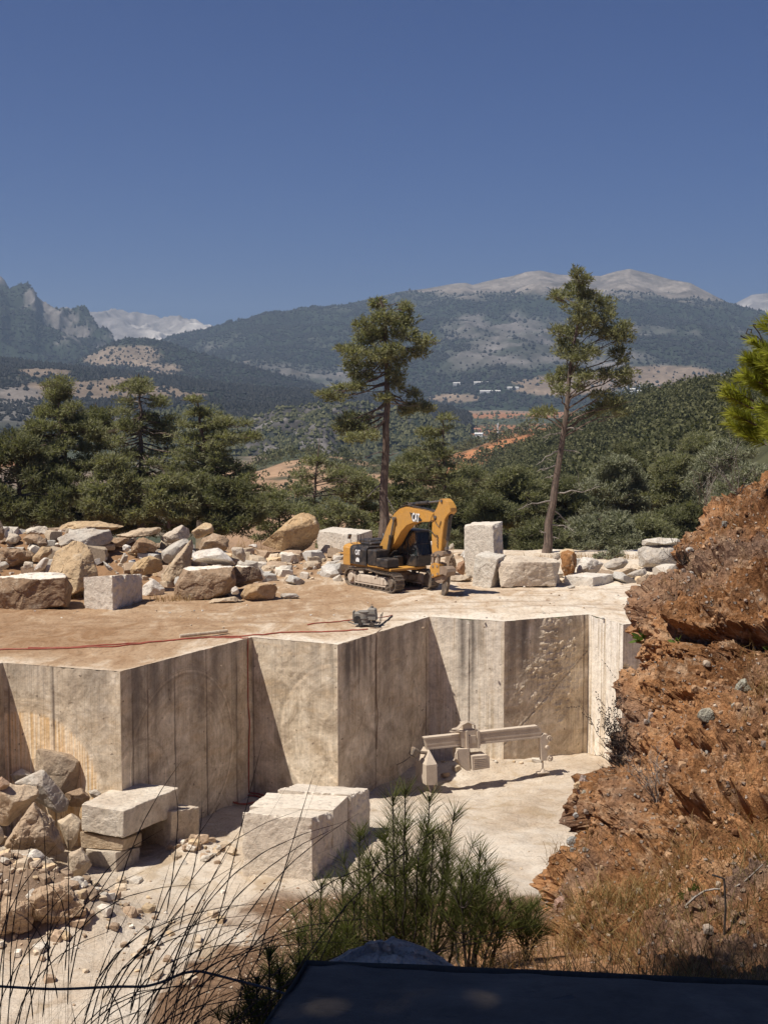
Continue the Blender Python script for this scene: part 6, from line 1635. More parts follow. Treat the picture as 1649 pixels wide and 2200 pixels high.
# --- dry grass and bare shrubs at the back edge of the bench
def blades(spots, n, h, w_, r, lean=.5):
    x = np.concatenate([r.normal(c[0], c[2], n) for c in spots]); y = np.concatenate([r.normal(c[1], c[3], n) for c in spots])
    return x, y
def grass_clump(name, label, spots, n, h, w_, zf, mat, seed, cat='dry grass', kind='stuff'):
    r = np.random.default_rng(seed)
    x, y = blades(spots, n, h, w_, r)
    z = zf(x, y)
    m_ = len(x)
    hh = h * (.4 + .8 * r.random(m_))
    d = r.normal(size=(m_, 2)) * .35
    a = r.random(m_) * 6.28
    b = np.stack([np.cos(a), np.sin(a), 0 * a], 1) * w_ * .5
    p0 = np.stack([x, y, z], 1)
    p1 = p0 + np.stack([d[:, 0] * hh * .5, d[:, 1] * hh * .5, hh * .6], 1)
    p2 = p0 + np.stack([d[:, 0] * hh * 1.4, d[:, 1] * hh * 1.4, hh], 1)
    V = np.stack([p0 - b, p0 + b, p1 + b * .7, p1 - b * .7, p2], 1).reshape(-1, 3)
    i = np.arange(m_)[:, None] * 5
    return tag(mesh_obj(name, V, [np.concatenate([i, i + 1, i + 2, i + 3], 1), np.concatenate([i + 3, i + 2, i + 4], 1)], mat, attrs={'tint': np.repeat(r.random(m_), 5)}), label, cat, kind=kind)
M['straw'] = mat_leaf('dry_grass', (.19, .11, .045), (.38, .26, .12), .3)
M['straw_green'] = mat_leaf('mixed_dry_grass', (.12, .10, .04), (.34, .25, .12), .3)
g1 = on_z(510, 1168, 0); g2 = on_z(1330, 1215, 0)
grass_clump('dry_grass', 'tall tawny dry grass behind the right end of the waste heap', [(g1.x, g1.y - 2, 1.1, .8), (g1.x + 1.8, g1.y - 1, .9, .6)], 420, 1.4, .05, bench_z, M['straw'], 61)
grass_clump('dry_grass', 'sparse dry grass along the back edge of the bench', [(10, 95, 6, 2.2), (16, 95, 3, 2), (-5, 97, 5, 2), (-16, 96, 8, 2)], 260, .42, .025, bench_z, M['straw'], 62)
grass_clump('dry_grass', 'wisps of dry grass at the foot of the heap', [(-17.2, 78.2, .5, .3), (-11.5, 77.2, .8, .3)], 110, .4, .03, bench_z, M['straw'], 63)
# ================================================================== RED EARTH BANK ON THE RIGHT
SIL = [(1196, 2130, 8.5), (1212, 2050, 8.7), (1234, 1985, 9.0), (1252, 1930, 9.3), (1276, 1860, 9.6), (1304, 1805, 9.9), (1282, 1745, 10.2), (1284, 1700, 10.4), (1306, 1682, 10.5), (1342, 1655, 10.6), (1350, 1600, 10.8), (1382, 1545, 11.0), (1376, 1482, 11.2), (1424, 1442, 11.4), (1404, 1400, 11.5), (1396, 1350, 11.65), (1412, 1302, 11.8), (1478, 1266, 12.1), (1504, 1216, 12.3), (1552, 1178, 12.8), (1556, 1130, 13.3), (1590, 1102, 14.0), (1660, 1062, 14.8), (1760, 1010, 15.6)]
S_ = np.array(SIL, float)
seg = np.concatenate([[0], np.cumsum(np.hypot(np.diff(S_[:, 0]), np.diff(S_[:, 1])))])
nv = 470
tv = np.linspace(0, seg[-1], nv)
sil = at_np(np.interp(tv, seg, S_[:, 0]), np.interp(tv, seg, S_[:, 1]), np.interp(tv, seg, S_[:, 2]))
vv_ = tv / seg[-1]
RP = np.array([(1980, 2240, 5.2), (1980, 2000, 6.6), (1980, 1600, 8.3), (1980, 1300, 9.6), (1980, 1050, 11.5), (1980, 960, 14.6)])
rv = np.array([0, .14, .40, .60, .80, 1.])
rgt = at_np(np.interp(vv_, rv, RP[:, 0]), np.interp(vv_, rv, RP[:, 1]), np.interp(vv_, rv, RP[:, 2]))
bak = sil + np.array([1.6, 2.4, -.5]) * np.linspace(1.1, 1., nv)[:, None]; bak[:, 2] = sil[:, 2] - .9
far = sil + np.array([4.5, 4.5, -3.])
nu = 470
uf = np.linspace(0, 1, nu) ** 1.25
G1 = sil[:, None] * (1 - uf[None, :, None]) + rgt[:, None] * uf[None, :, None]
bul = np.sin(np.pi * np.clip(uf, 0, 1)) ** .8
G1 += np.array([-.12, -.55, .10]) * bul[None, :, None] * (1 - .6 * vv_[:, None, None])
ub = np.linspace(1, 0, 60)[:-1]
kb = ub[None, :, None]
G0 = sil[:, None] * (1 - kb) + bak[:, None] * kb + np.array([-.15, .25, .0]) * (np.sin(np.pi * kb) ** .6)
R1 = rgt + np.array([2.2, .5, 0.]); R2 = rgt + np.array([5.5, 1.8, .1]); R3 = rgt + np.array([12., 5., 0.])
wl = np.linspace(0, 1, 26)[1:][None, :, None]
GX = np.concatenate([rgt[:, None] * (1 - wl) + R1[:, None] * wl, R1[:, None] * (1 - wl) + R2[:, None] * wl, R2[:, None] * (1 - wl) + R3[:, None] * wl], 1)
Gb = np.concatenate([far[:, None], G0, G1, GX], 1)
cr_ = Gb[-1:]
wk = np.linspace(0, 1, 40)[1:][:, None, None]                 # the back of the bank, behind its crest
bk1, bk2, bk3 = cr_ + np.array([.2, 2.2, .05]), cr_ + np.array([.4, 6, -1.4]), cr_ + np.array([.8, 14, -9.])
Gb = np.concatenate([Gb, cr_ * (1 - wk) + bk1 * wk, bk1 * (1 - wk) + bk2 * wk, bk2 * (1 - wk) + bk3 * wk], 0)
nvt = Gb.shape[0]; vv_ = np.concatenate([vv_, np.ones(nvt - nv)])
# outward normals of the smooth body
du = np.gradient(Gb, axis=1); dv = np.gradient(Gb, axis=0)
nb = np.cross(du, dv); nb /= np.linalg.norm(nb, axis=2)[..., None] + 1e-9
if (nb[:, 200] @ np.array([0, -1., .3])).mean() < 0: nb = -nb
for _ in range(3):
    nb = (nb + np.roll(nb, 6, 0) + np.roll(nb, -6, 0) + np.roll(nb, 6, 1) + np.roll(nb, -6, 1)); nb /= np.linalg.norm(nb, axis=2)[..., None]
Pb = Gb.reshape(-1, 3); Nb = nb.reshape(-1, 3)
def pxy(V):
    dd = V - np.array([0, 0, CZ])
    dp = dd[:, 1] * _f.y + dd[:, 2] * _f.z
    return 824.5 + FPX * dd[:, 0] / dp, 1100 - FPX * (dd[:, 1] * _u.y + dd[:, 2] * _u.z) / dp
bx, by = pxy(Pb)
uu = np.tile(np.concatenate([[-1], -ub, uf, 1 + np.arange(GX.shape[1]) * .1]), nvt)
d_ = .24 * fbm(Pb / .8, 5, seed=201) + .19 * fbm(Pb / .40, 4, seed=202, ridged=True) + .05 * fbm(Pb / .12, 4, seed=203)
d_ += .03 * fbm(Pb / .05, 3, seed=208)
w1, id1 = worley(Pb / .20, 5)
w2, id2 = worley(Pb / .075, 9)
lumpy = sstep(-.2, .3, fbm(Pb / .7, 3, seed=205))
d_ += .055 * np.clip(.55 - w1, 0, 1) * (id1 > .45) * lumpy * 1.6 + .026 * np.clip(.6 - w2, 0, 1) * (id2 > .35) * 1.6
ter = fbm(Pb * (.45, .45, 2.4), 4, seed=206)
d_ += .13 * np.round(ter * 5) / 5 + .10 * fbm(Pb * (1.2, 1.2, 4.5), 4, seed=209, ridged=True)
# overhanging ledges and the hollows under them (where the photo shows them)
def ledge(pts, dep, hh, out=.12):
    p = np.array(pts, float)
    yl = np.interp(bx, p[:, 0], p[:, 1], left=1e5, right=1e5) + 9 * vnoise(np.stack([bx / 23, 0 * bx, 0 * bx], -1), 12)
    fade = sstep(p[0, 0], p[0, 0] + 18, bx) * sstep(p[-1, 0], p[-1, 0] - 18, bx)
    below = (by - yl)
    return fade * (-dep * sstep(-5, 12, below) * sstep(hh, hh * .35, below) + out * sstep(-70, -6, below) * (below < 0))
d_ += ledge([(1425, 1335), (1470, 1350), (1560, 1352), (1640, 1358), (1720, 1350)], .24, 46, .07)
d_ += ledge([(1455, 1752), (1510, 1742), (1550, 1765), (1570, 1790)], .22, 40, .05)
d_ += ledge([(1578, 1745), (1640, 1755), (1720, 1770)], .24, 50, .05)
d_ += ledge([(1310, 1800), (1350, 1792), (1375, 1800)], .16, 26, .06)
d_ += ledge([(1560, 1105), (1580, 1098), (1605, 1110)], .22, 20, .05)
d_ += ledge([(1380, 1235), (1470, 1240), (1540, 1230)], .10, 22, .05)
d_ += ledge([(1460, 1505), (1510, 1500), (1540, 1510)], .10, 18, .04)
sidef = np.where(uu < 0, np.clip(1 + uu * .7, .2, 1), 1)
Vbk = Pb + Nb * (d_ * sidef * np.clip(vv_.repeat(Gb.shape[1]) * 12 + .3, 0, 1))[:, None]
d2 = .045 * fbm(Vbk / .11, 4, seed=221, ridged=True) + .03 * fbm(Vbk / .035, 3, seed=222)
Vbk = Vbk + Nb * (d2 * sidef)[:, None]
def mat_bank():
    m, t, b = new_mat('red_conglomerate')
    p = world_pos(t)
    big = noise(t, p, 1.1, 6, .65, .6)
    mid = noise(t, p, 5.5, 6, .68)
    fine = noise(t, p, 32, 5, .72)
    c = ramp(t, big, [(.28, (.125, .056, .027)), (.45, (.245, .120, .053)), (.58, (.42, .215, .098)), (.74, (.52, .34, .20))])
    bed = noise(t, mapping(t, p, (.5, .5, 3.2), (.25, .15, 0)), 1.6, 6, .68, .4)
    c = mixc(t, ramp(t, bed, [(.56, 0.), (.66, .7)]), c, (.49, .34, .22))
    c = mixc(t, ramp(t, bed, [(.34, .75), (.44, 0.)]), c, (.135, .07, .038))
    gz_ = noise(t, p, .55, 4, .6, .8)
    c = mixc(t, ramp(t, gz_, [(.50, 0.), (.64, .75)]), c, (.215, .15, .115))
    c = mixc(t, ramp(t, mid, [(.54, 0.), (.70, .85)]), c, (.53, .37, .24))
    vo = t.nodes.new('ShaderNodeTexVoronoi'); vo.inputs['Scale'].default_value = 26; vo.inputs['Randomness'].default_value = 1
    dst = t.nodes.new('ShaderNodeVectorMath'); dst.operation = 'ADD'
    nn = t.nodes.new('ShaderNodeTexNoise'); nn.inputs['Scale'].default_value = 18; L(t, p, nn.inputs['Vector'])
    sc = t.nodes.new('ShaderNodeVectorMath'); sc.operation = 'SCALE'; sc.inputs[3].default_value = .03; L(t, nn.outputs['Color'], sc.inputs[0])
    L(t, p, dst.inputs[0]); L(t, sc.outputs[0], dst.inputs[1]); L(t, dst.outputs[0], vo.inputs['Vector'])
    sep = t.nodes.new('ShaderNodeSeparateColor'); L(t, vo.outputs['Color'], sep.inputs[0])
    peb = math_(t, 'MULTIPLY', ramp(t, sep.outputs[0], [(.66, 0.), (.70, 1.)]), ramp(t, vo.outputs['Distance'], [(.26, 1.), (.42, 0.)]))
    c = mixc(t, math_(t, 'MULTIPLY', peb, .85), c, ramp(t, sep.outputs[1], [(.1, (.22, .11, .06)), (.35, (.38, .23, .13)), (.6, (.48, .36, .26)), (.82, (.34, .30, .27)), (.97, (.60, .52, .44))]))
    c = mixc(t, .9, c, ramp(t, fine, [(.25, .42), (.5, 1.), (.75, 1.25)]), 'MULTIPLY')
    L(t, c, b.inputs['Base Color'])
    b.inputs['Roughness'].default_value = 1.
    b.inputs['Specular IOR Level'].default_value = .05
    h = math_(t, 'ADD', math_(t, 'MULTIPLY', mid, .5), math_(t, 'ADD', math_(t, 'MULTIPLY', fine, .5), math_(t, 'MULTIPLY', peb, .5)))
    bump(t, b, h, 1., .06)
    return m
M['bank'] = mat_bank()
tag(mesh_obj('earth_bank', Vbk, grid_faces(*Gb.shape[:2]), M['bank']), 'tall crumbling red-brown bank of earth and pebbles on the right', 'earth bank', kind='structure')
# cobbles set in the bank: follow the surface where the photo shows them
kdm = (uu >= 0) & (uu <= 1) & (np.repeat(np.arange(nvt), Gb.shape[1]) < nv)
def bank_at(px, py):
    i = np.argmin((bx - px) ** 2 + (by - py) ** 2 + np.where(kdm, 0, 1e9))
    return Vbk[i], Nb[i], i
GC = 'cobbles set in the red bank'
def cobble(px, py, wpx, hpx, label, col, lvl=4, rough=.05, name='cobble', ang=0.):
    p, n, i = bank_at(px, py)
    k = p[1] / FPX
    a, b = wpx * k / 2, hpx * k / 2
    r_ = np.random.default_rng(int(px * 7 + py))
    th = np.linspace(0, 2 * np.pi, 10)[:-1]
    ca, sa = math.cos(ang), math.sin(ang)
    pts = []
    for rr_, dp in ((1, 0), (.75, -.6), (.7, .6)):
        for t_ in th + r_.normal(size=9) * .12:
            x, z = a * rr_ * math.cos(t_), b * rr_ * math.sin(t_)
            pts.append(p + np.array([x * ca - z * sa, dp * min(a, b) * 1.1, x * sa + z * ca]) + n * b * .25)
    return rock(pts, label, col, 'stone', name, GC, lvl=lvl, rough=rough, round_=.05, ncut=4)
BLUE, LIL = (.27, .275, .235), (.34, .27, .25)
cobble(1553, 1578, 48, 38, 'large blue-grey cobble low in the middle of the red bank', BLUE, 5)
cobble(1594, 1472, 44, 40, 'cracked grey-green cobble high on the right of the red bank', (.35, .36, .31), 5, .12)
cobble(1552, 1546, 28, 18, 'small pale green cobble just above the large blue-grey one', (.40, .42, .37))
cobble(1496, 1558, 28, 16, 'slanting grey cobble left of the large blue-grey one', (.34, .35, .33), ang=-.7)
cobble(1608, 1546, 26, 18, 'pale grey cobble right of the small pale green one', (.42, .42, .38))
cobble(1580, 1566, 18, 12, 'small tan cobble touching the large blue-grey one', (.5, .38, .28))
cobble(1256, 1828, 32, 26, 'grey heart-shaped cobble at the lower left edge of the bank', (.33, .34, .33), 5)
cobble(1284, 1718, 18, 26, 'small blue-grey cobble near the left lip of the bank', BLUE)
cobble(1236, 1762, 18, 16, 'little pale blue cobble on the left edge of the bank', (.40, .41, .41))
cobble(1270, 1704, 30, 22, 'yellowish cobble at the left lip of the bank', (.55, .42, .27))
cobble(1316, 1846, 22, 26, 'orange-yellow cobble in the lower bank', (.48, .28, .11))
cobble(1590, 1162, 32, 18, 'whitish cobble near the top of the bank', (.60, .54, .47))
cobble(1512, 1222, 22, 16, 'round white-grey cobble under the crest of the bank', (.55, .53, .50))
cobble(1480, 1234, 26, 18, 'grey cobble left of the round white-grey one', (.42, .40, .39))
cobble(1448, 1248, 18, 14, 'small pale cobble on the upper left of the bank', (.50, .45, .41))
cobble(1274, 1682, 22, 12, 'flat tan stone lying on the lip of the bank', (.44, .32, .22))
cobble(1300, 1690, 20, 8, 'thin pale stone lying on the lip of the bank', (.52, .42, .34))
cobble(1235, 1700, 30, 60, 'rough purple-grey lump bulging from the left of the bank', LIL, 5, .12)
cobble(1374, 1690, 22, 24, 'tilted pink-tan stone in the middle of the lower bank', (.45, .28, .18))
cobble(1186, 1945, 42, 46, 'pinkish weathered lump at the bottom left of the bank', (.42, .28, .24), 5, .12)
cobble(1641, 1325, 18, 12, 'white pebble at the right edge of the photo on the bank', (.66, .60, .54))
cobble(1590, 1900, 34, 26, 'pale tan cobble on the lower right of the bank', (.50, .38, .27))
cobble(1628, 1938, 26, 20, 'grey cobble on the lower right edge of the bank', (.45, .41, .36))
cobble(1485, 1880, 26, 20, 'pinkish cobble among the dry grass on the bank', (.46, .30, .22))
# pebbles and crumbs, too many to count
r_ = np.random.default_rng(77)
cand = np.where(kdm & (bx < 1720) & (by > 1020))[0]
sel = r_.choice(cand, 1300, replace=False)
base, F0 = ICO[2]
sz = .007 + .030 * r_.random(len(sel)) ** 3.5
Vq = base[None] * (1 + .35 * vnoise(base * 1.5, 3))[None, :, None] * r_.uniform(.6, 1.3, (len(sel), 1, 3))
Vq = np.clip(Vq, -.7, .75) * sz[:, None, None] + Vbk[sel][:, None] + Nb[sel][:, None] * (sz * .3)[:, None, None]
pal = np.array([(.20, .10, .05), (.30, .165, .085), (.36, .225, .13), (.40, .28, .19), (.27, .21, .17), (.46, .37, .28), (.25, .23, .20)])
pc = pal[r_.choice(7, len(sel), p=[.26, .28, .2, .1, .08, .05, .03])] * r_.uniform(.8, 1.15, (len(sel), 1))
tag(mesh_obj('pebbles', Vq.reshape(-1, 3), (F0[None] + (np.arange(len(sel)) * len(base))[:, None, None]).reshape(-1, 3), M['rubble'], attrs={'Col': np.repeat(pc, len(base), 0)}), 'pebbles and crumbs of earth all over the red bank', 'pebbles', kind='stuff')
# dry grass over the lower bank, as it grows there
def bank_grass(name, label, n, h, w_, region, mat, seed):
    r = np.random.default_rng(seed)
    m = np.where(kdm & region(bx, by))[0]
    wgt = np.clip(fbm(Vbk[m] / .35, 3, seed=seed) + .25, .02, 1); wgt /= wgt.sum()
    s = r.choice(m, n, p=wgt)
    p0 = Vbk[s] + r.normal(size=(n, 3)) * .01
    hh = h * (.35 + .9 * r.random(n))
    lean = r.normal(size=(n, 2)) * .7 + np.array([-.1, -.35])
    a = r.random(n) * 6.28
    b = np.stack([np.cos(a), np.sin(a), 0 * a], 1) * w_ * .5
    pts = [p0]
    for f, z in ((.35, .5), (.75, .85), (1.2, .95)):
        pts.append(p0 + np.stack([lean[:, 0] * hh * f, lean[:, 1] * hh * f, hh * z], 1) + r.normal(size=(n, 3)) * h * .06)
    V = np.stack([pts[0] - b, pts[0] + b, pts[1] + b * .8, pts[1] - b * .8, pts[2] + b * .6, pts[2] - b * .6, pts[3]], 1).reshape(-1, 3)
    i = np.arange(n)[:, None] * 7
    F = [np.concatenate([np.concatenate([i, i + 1, i + 2, i + 3], 1), np.concatenate([i + 3, i + 2, i + 4, i + 5], 1)]), np.concatenate([i + 5, i + 4, i + 6], 1)]
    tag(mesh_obj(name, V, F, mat, attrs={'tint': np.repeat(r.random(n), 7)}), label, 'dry grass', kind='stuff')
bank_grass('dry_grass', 'matted dry brown grass over the lower part of the red bank', 2800, .15, .004, lambda x, y: (y > 1840 + .10 * np.abs(x - 1400)) & (x > 1195), M['straw'], 91)
bank_grass('dry_grass', 'olive-brown dry weeds at the foot of the red bank', 1100, .22, .004, lambda x, y: (y > 1960) & (x > 1230), M['straw_green'], 92)
bank_grass('dry_grass', 'wisps of dead grass hanging from the upper red bank', 700, .14, .003, lambda x, y: (y < 1300) & (x > 1420), M['straw'], 93)
bank_grass('dry_grass', 'brown roots and dead grass hanging at the right edge of the bank', 900, .20, .003, lambda x, y: (y > 1380) & (y < 1800) & (x > 1600), M['straw'], 94)
# bare and leafy little plants on the bank
def twig_plant(name, label, px, py, n, h, spread, mat, seed, cat='bush', up=.4, side=-.6, r0=.004, berries=False):
    r = np.random.default_rng(seed)
    p, nn_, _i = bank_at(px, py)
    root = empty(name, p, label, cat)
    mb = MB()
    for k in range(n):
        d = np.array([side + r.normal() * .7, -.2 + r.normal() * .4, up + abs(r.normal()) * .6]); d /= np.linalg.norm(d)
        L_ = h * r.uniform(.5, 1.1)
        t = np.linspace(0, 1, 9)[:, None]
        q = p + d * L_ * t + np.cumsum(r.normal(size=(9, 3)) * L_ * .022, 0) + np.array([0, 0, spread]) * t ** 2
        mb.tube(q, r0 * (1 - .75 * t[:, 0]), 4)
        for j in range(9):
            m = r.integers(2, 9)
            e = q[m] + (d * .3 + r.normal(size=3) * .55 + np.array([-.1, 0, .35])) * L_ * .26
            w_ = np.linspace(0, 1, 5)[:, None]
            qq = q[m] + (e - q[m]) * w_ + r.normal(size=(5, 3)) * L_ * .012
            mb.tube(qq, r0 * .45 * (1 - .6 * w_[:, 0]), 3)
            if berries:
                for f in np.linspace(.2, 1, 6):
                    c = q[m] + (e - q[m]) * f + r.normal(size=3) * .004
                    mb.box(c, (.007, .005, .007), np.array(Matrix.Rotation(r.random() * 3, 3, 'Y')))
    mb.build('stem', M[mat], root)
    return root
M['twig'] = mat_bark('dark_twig', (.030, .022, .018), (.075, .055, .042), 30)
twig_plant('dead_bush', 'leafless dark bush standing out against the white wall on the left of the bank', 1322, 1632, 12, .46, .12, 'twig', 1, berries=True, up=.95, side=-.28, r0=.0026)
twig_plant('dead_bush', 'small tangle of dark twigs below the leafless bush on the bank', 1335, 1650, 16, .20, .0, 'twig', 2, up=.1, side=-.2)
twig_plant('dead_bush', 'dark twiggy plant high on the left shoulder of the bank', 1462, 1215, 12, .26, .03, 'twig', 3, up=.5, side=-.3)
twig_plant('dead_bush', 'pale dead weed standing in the middle of the lower bank', 1420, 1730, 7, .42, .0, 'deadwood', 4, up=1., side=-.4)
twig_plant('dead_bush', 'bare twigs rising from the crest of the bank at the right edge', 1600, 1080, 10, .55, .0, 'deadwood', 5, up=1., side=-.5)
twig_plant('dead_bush', 'dead twigs on the bank left of the bright young pine', 1540, 1100, 7, .45, .0, 'deadwood', 6, up=1., side=-.3)
def leaf_plant(label, px, py, n, s, seed, mat, out=(-.5, -.3, .4)):
    r = np.random.default_rng(seed)
    p, nn_, _i = bank_at(px, py)
    root = empty('leafy_weed', p, label, 'weed')
    V, T = [], []
    for k in range(n):
        d = np.array(out) + r.normal(size=3) * .55; d /= np.linalg.norm(d)
        b = np.cross(d, r.normal(size=3)); b /= np.linalg.norm(b)
        q = p + d * s * r.uniform(.1, .5); L_ = s * r.uniform(.5, 1.)
        up = np.cross(b, d) * L_ * .1
        V += [q, q + d * L_ * .35 + b * L_ * .18, q + d * L_ * .7 + b * L_ * .15 - up, q + d * L_ - up * 2, q + d * L_ * .7 - b * L_ * .15 - up, q + d * L_ * .35 - b * L_ * .18]
        T += [r.random()] * 6
    F = (np.arange(len(V)).reshape(-1, 6))
    mesh_obj('foliage', np.array(V), F, M[mat], root, attrs={'tint': T})
M['weed'] = mat_leaf('weed_leaf', (.05, .085, .02), (.13, .18, .05), .35)
leaf_plant('small bright green weed growing from the left edge of the bank', 1402, 1378, 16, .10, 1, 'weed')
leaf_plant('green weed rooted in the hollow under the ledge of the bank', 1455, 1382, 12, .07, 2, 'weed')
leaf_plant('green leafy weed at the right edge of the bank', 1632, 1372, 26, .12, 3, 'weed')
leaf_plant('dusty green weed among the dry grass of the lower bank', 1528, 1985, 22, .10, 4, 'weed')
# dead stalk leaning across the lower right corner
p0, p1 = bank_at(1510, 2030)[0] + np.array([0, -.12, .03]), bank_at(1645, 1990)[0] + np.array([.1, -.12, .06])
mb = MB(); t = np.linspace(0, 1, 9)[:, None]; mb.tube(p0 + (p1 - p0) * t + np.array([0, 0, .03]) * np.sin(t * 7), .007 - .003 * t[:, 0], 5); tag(mb.build('dead_stalk', M['straw_stalk'] if 'straw_stalk' in M else M['deadwood'], origin=p0), 'long pale dead stalk lying across the foot of the bank', 'stalk')
mb = MB(); p0 = bank_at(1590, 2085)[0]; mb.tube([p0, p0 + np.array([.0, -.02, .14]), p0 + np.array([-.01, -.02, .29]), p0 + np.array([-.07, -.02, .31])], .006, 5); tag(mb.build('dead_stalk', M['twig'], origin=p0), 'dark upright dead stalk with a bent tip at the foot of the bank', 'stalk')

# ================================================================== BRIGHT YOUNG PINE AT THE RIGHT EDGE
def shoot(p, d, ln, nn, nl, w_, r, V, T, curl=.5, t0=.05):
    """needles along one shoot"""
    d = d / np.linalg.norm(d)
    t = t0 + (1 - t0) * r.random(nn) ** .8
    q = p + d * ln * t[:, None]
    g = r.normal(size=(nn, 3)); g -= (g @ d)[:, None] * d; g /= np.linalg.norm(g, axis=1)[:, None]
    a = g * (.85 - .25 * t[:, None]) + d * (.55 + .30 * t[:, None]) + np.array([0, 0, .12]); a /= np.linalg.norm(a, axis=1)[:, None]
    L_ = nl * (.7 + .4 * r.random(nn))[:, None]
    b = np.cross(a, r.normal(size=(nn, 3))); b /= np.linalg.norm(b, axis=1)[:, None]
    b *= w_ * .5
    mid = q + a * L_ * .55
    tip = q + a * L_ + np.array([0, 0, -1.]) * L_ * .12 * curl
    V.append(np.stack([q - b, q + b, mid + b * .9, mid - b * .9, tip], 1).reshape(-1, 3))
    T.append(np.repeat(np.clip(.25 + .5 * t + .3 * r.random(nn) - .15, 0, 1), 5))
def needles(name, V, T, mat, parent):
    V = np.concatenate(V); n = len(V) // 5
    i = np.arange(n)[:, None] * 5
    return mesh_obj(name, V, [np.concatenate([i, i + 1, i + 2, i + 3], 1), np.concatenate([i + 3, i + 2, i + 4], 1)], M[mat], parent, attrs={'tint': np.concatenate(T)})
r = np.random.default_rng(300)
YT = 12.5
tb = at(1800, 1060, YT); tt_ = at(1760, 560, YT)
root = empty('young_pine', tb, 'bright yellow-green young pine leaning in at the right edge', 'pine tree')
mb = MB(); t = np.linspace(0, 1, 10)[:, None]; tr_ = np.array(tb) + (np.array(tt_) - np.array(tb)) * t; mb.tube(tr_, .07 * (1 - .7 * t[:, 0]), 8)
V, T = [], []
hullp = [(1552, 915), (1538, 870), (1548, 845), (1590, 760), (1602, 735), (1632, 690), (1660, 650), (1720, 560), (1960, 560), (1960, 960), (1600, 960)]
cnt = 0
while cnt < 260:
    x, y = r.uniform(1530, 1950), r.uniform(560, 955)
    if not inside(hullp, x - 22, y): continue
    cnt += 1
    e = np.array(at(x, y, YT + r.uniform(-.7, .7) * (.5 if x < 1650 else 1)))
    hh = np.clip((y - 560) / 500 + .12, 0, 1)
    a = np.array(tt_) + (np.array(tb) - np.array(tt_)) * min(hh, .95)
    d = (e - a); d[2] = d[2] * .4 + .35 * np.linalg.norm(d[:2]); dn = d / np.linalg.norm(d)
    L_ = r.uniform(.16, .30)
    s0 = e - dn * L_ * .75
    mb.tube([s0, e - dn * L_ * .2, e], [.008, .006, .004], 4)
    if cnt % 3 == 0: mb.tube(a + (s0 - a) * np.linspace(0, 1, 6)[:, None] - np.array([0, 0, .1]) * np.sin(np.pi * np.linspace(0, 1, 6))[:, None], np.linspace(.022, .008, 6), 5)
    shoot(s0, dn, L_, 190, .125, .0060, r, V, T)
mb.build('trunk', M['bark'], root)
needles('crown', V, T, 'needle_lime', root)
mb = MB()
for pts in ([(1662, 745), (1635, 734), (1610, 732), (1590, 721)], [(1638, 735), (1625, 722), (1612, 720), (1602, 716), (1606, 706), (1614, 708), (1612, 716)], [(1638, 734), (1630, 715), (1620, 702), (1622, 696), (1617, 697), (1618, 702)]):
    mb.tube([at(x, y, YT - .3) for x, y in pts], .006, 5)
mb.build('dead_twig', M['twig'], root)
# ================================================================== SHADED FOREGROUND: SLAB, WEDGE OF ROCK, SAPLINGS, GRASS, CABLE
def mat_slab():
    m, t, b = new_mat('shade_tinted_slab')
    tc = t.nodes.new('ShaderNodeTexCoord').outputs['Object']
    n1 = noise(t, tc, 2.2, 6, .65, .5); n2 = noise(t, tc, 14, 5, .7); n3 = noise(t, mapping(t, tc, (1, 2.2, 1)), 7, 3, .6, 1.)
    c = ramp(t, n1, [(.3, (.075, .058, .043)), (.55, (.125, .098, .072)), (.75, (.21, .168, .125))])  # stone colour darkened to stand in for the shade lying on it
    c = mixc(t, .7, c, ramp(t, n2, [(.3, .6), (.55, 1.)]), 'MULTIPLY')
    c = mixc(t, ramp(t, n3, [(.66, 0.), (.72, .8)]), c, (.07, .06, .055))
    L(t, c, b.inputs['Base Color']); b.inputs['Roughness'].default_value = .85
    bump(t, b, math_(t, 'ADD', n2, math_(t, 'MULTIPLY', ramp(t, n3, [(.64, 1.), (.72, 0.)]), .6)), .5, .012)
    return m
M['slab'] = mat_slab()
ZT = CZ - 1.15
f0, f1 = np.array(on_z(660, 2062, ZT)), np.array(on_z(1900, 2118, ZT))
n0 = np.array(on_z(566, 2200, ZT)); ev = (n0 - f0); n0 = f0 + ev * 4.2; n1_ = f1 + ev * 4.2
dn_ = np.array([0, 0, -.42])
SV, SF, k0 = [], [], 0
def patch(a, b, c, d, nu_, nv_, amp, seed):
    global k0
    U, W = np.meshgrid(np.linspace(0, 1, nu_), np.linspace(0, 1, nv_))
    P = a * ((1 - U) * (1 - W))[..., None] + b * (U * (1 - W))[..., None] + c * (U * W)[..., None] + d * ((1 - U) * W)[..., None]
    ed = np.minimum(np.minimum(U, 1 - U) * np.linalg.norm(b - a), np.minimum(W, 1 - W) * np.linalg.norm(d - a))
    nm = np.cross(b - a, d - a); nm = nm / np.linalg.norm(nm)
    P = P + nm * (amp * fbm(P * 5, 4, seed=seed) * np.clip(ed / .05, 0, 1))[..., None]
    P[..., 2] -= .012 * np.exp(-ed / .015) * (1 + vnoise(P * 14, 5)) * (abs(nm[2]) > .5)
    SV.append(P.reshape(-1, 3)); SF.append(grid_faces(nv_, nu_, k0)); k0 += U.size
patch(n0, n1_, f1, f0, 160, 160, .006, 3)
patch(n0 + dn_, n0, f0, f0 + dn_, 12, 120, .012, 4); patch(f0 + dn_, f0, f1, f1 + dn_, 12, 120, .012, 5); patch(n1_ + dn_, n1_, n0, n0 + dn_, 12, 60, .012, 6); patch(f1 + dn_, f1, n1_, n1_ + dn_, 12, 60, .012, 7); patch(n0 + dn_, f0 + dn_, f1 + dn_, n1_ + dn_, 20, 20, 0, 8)
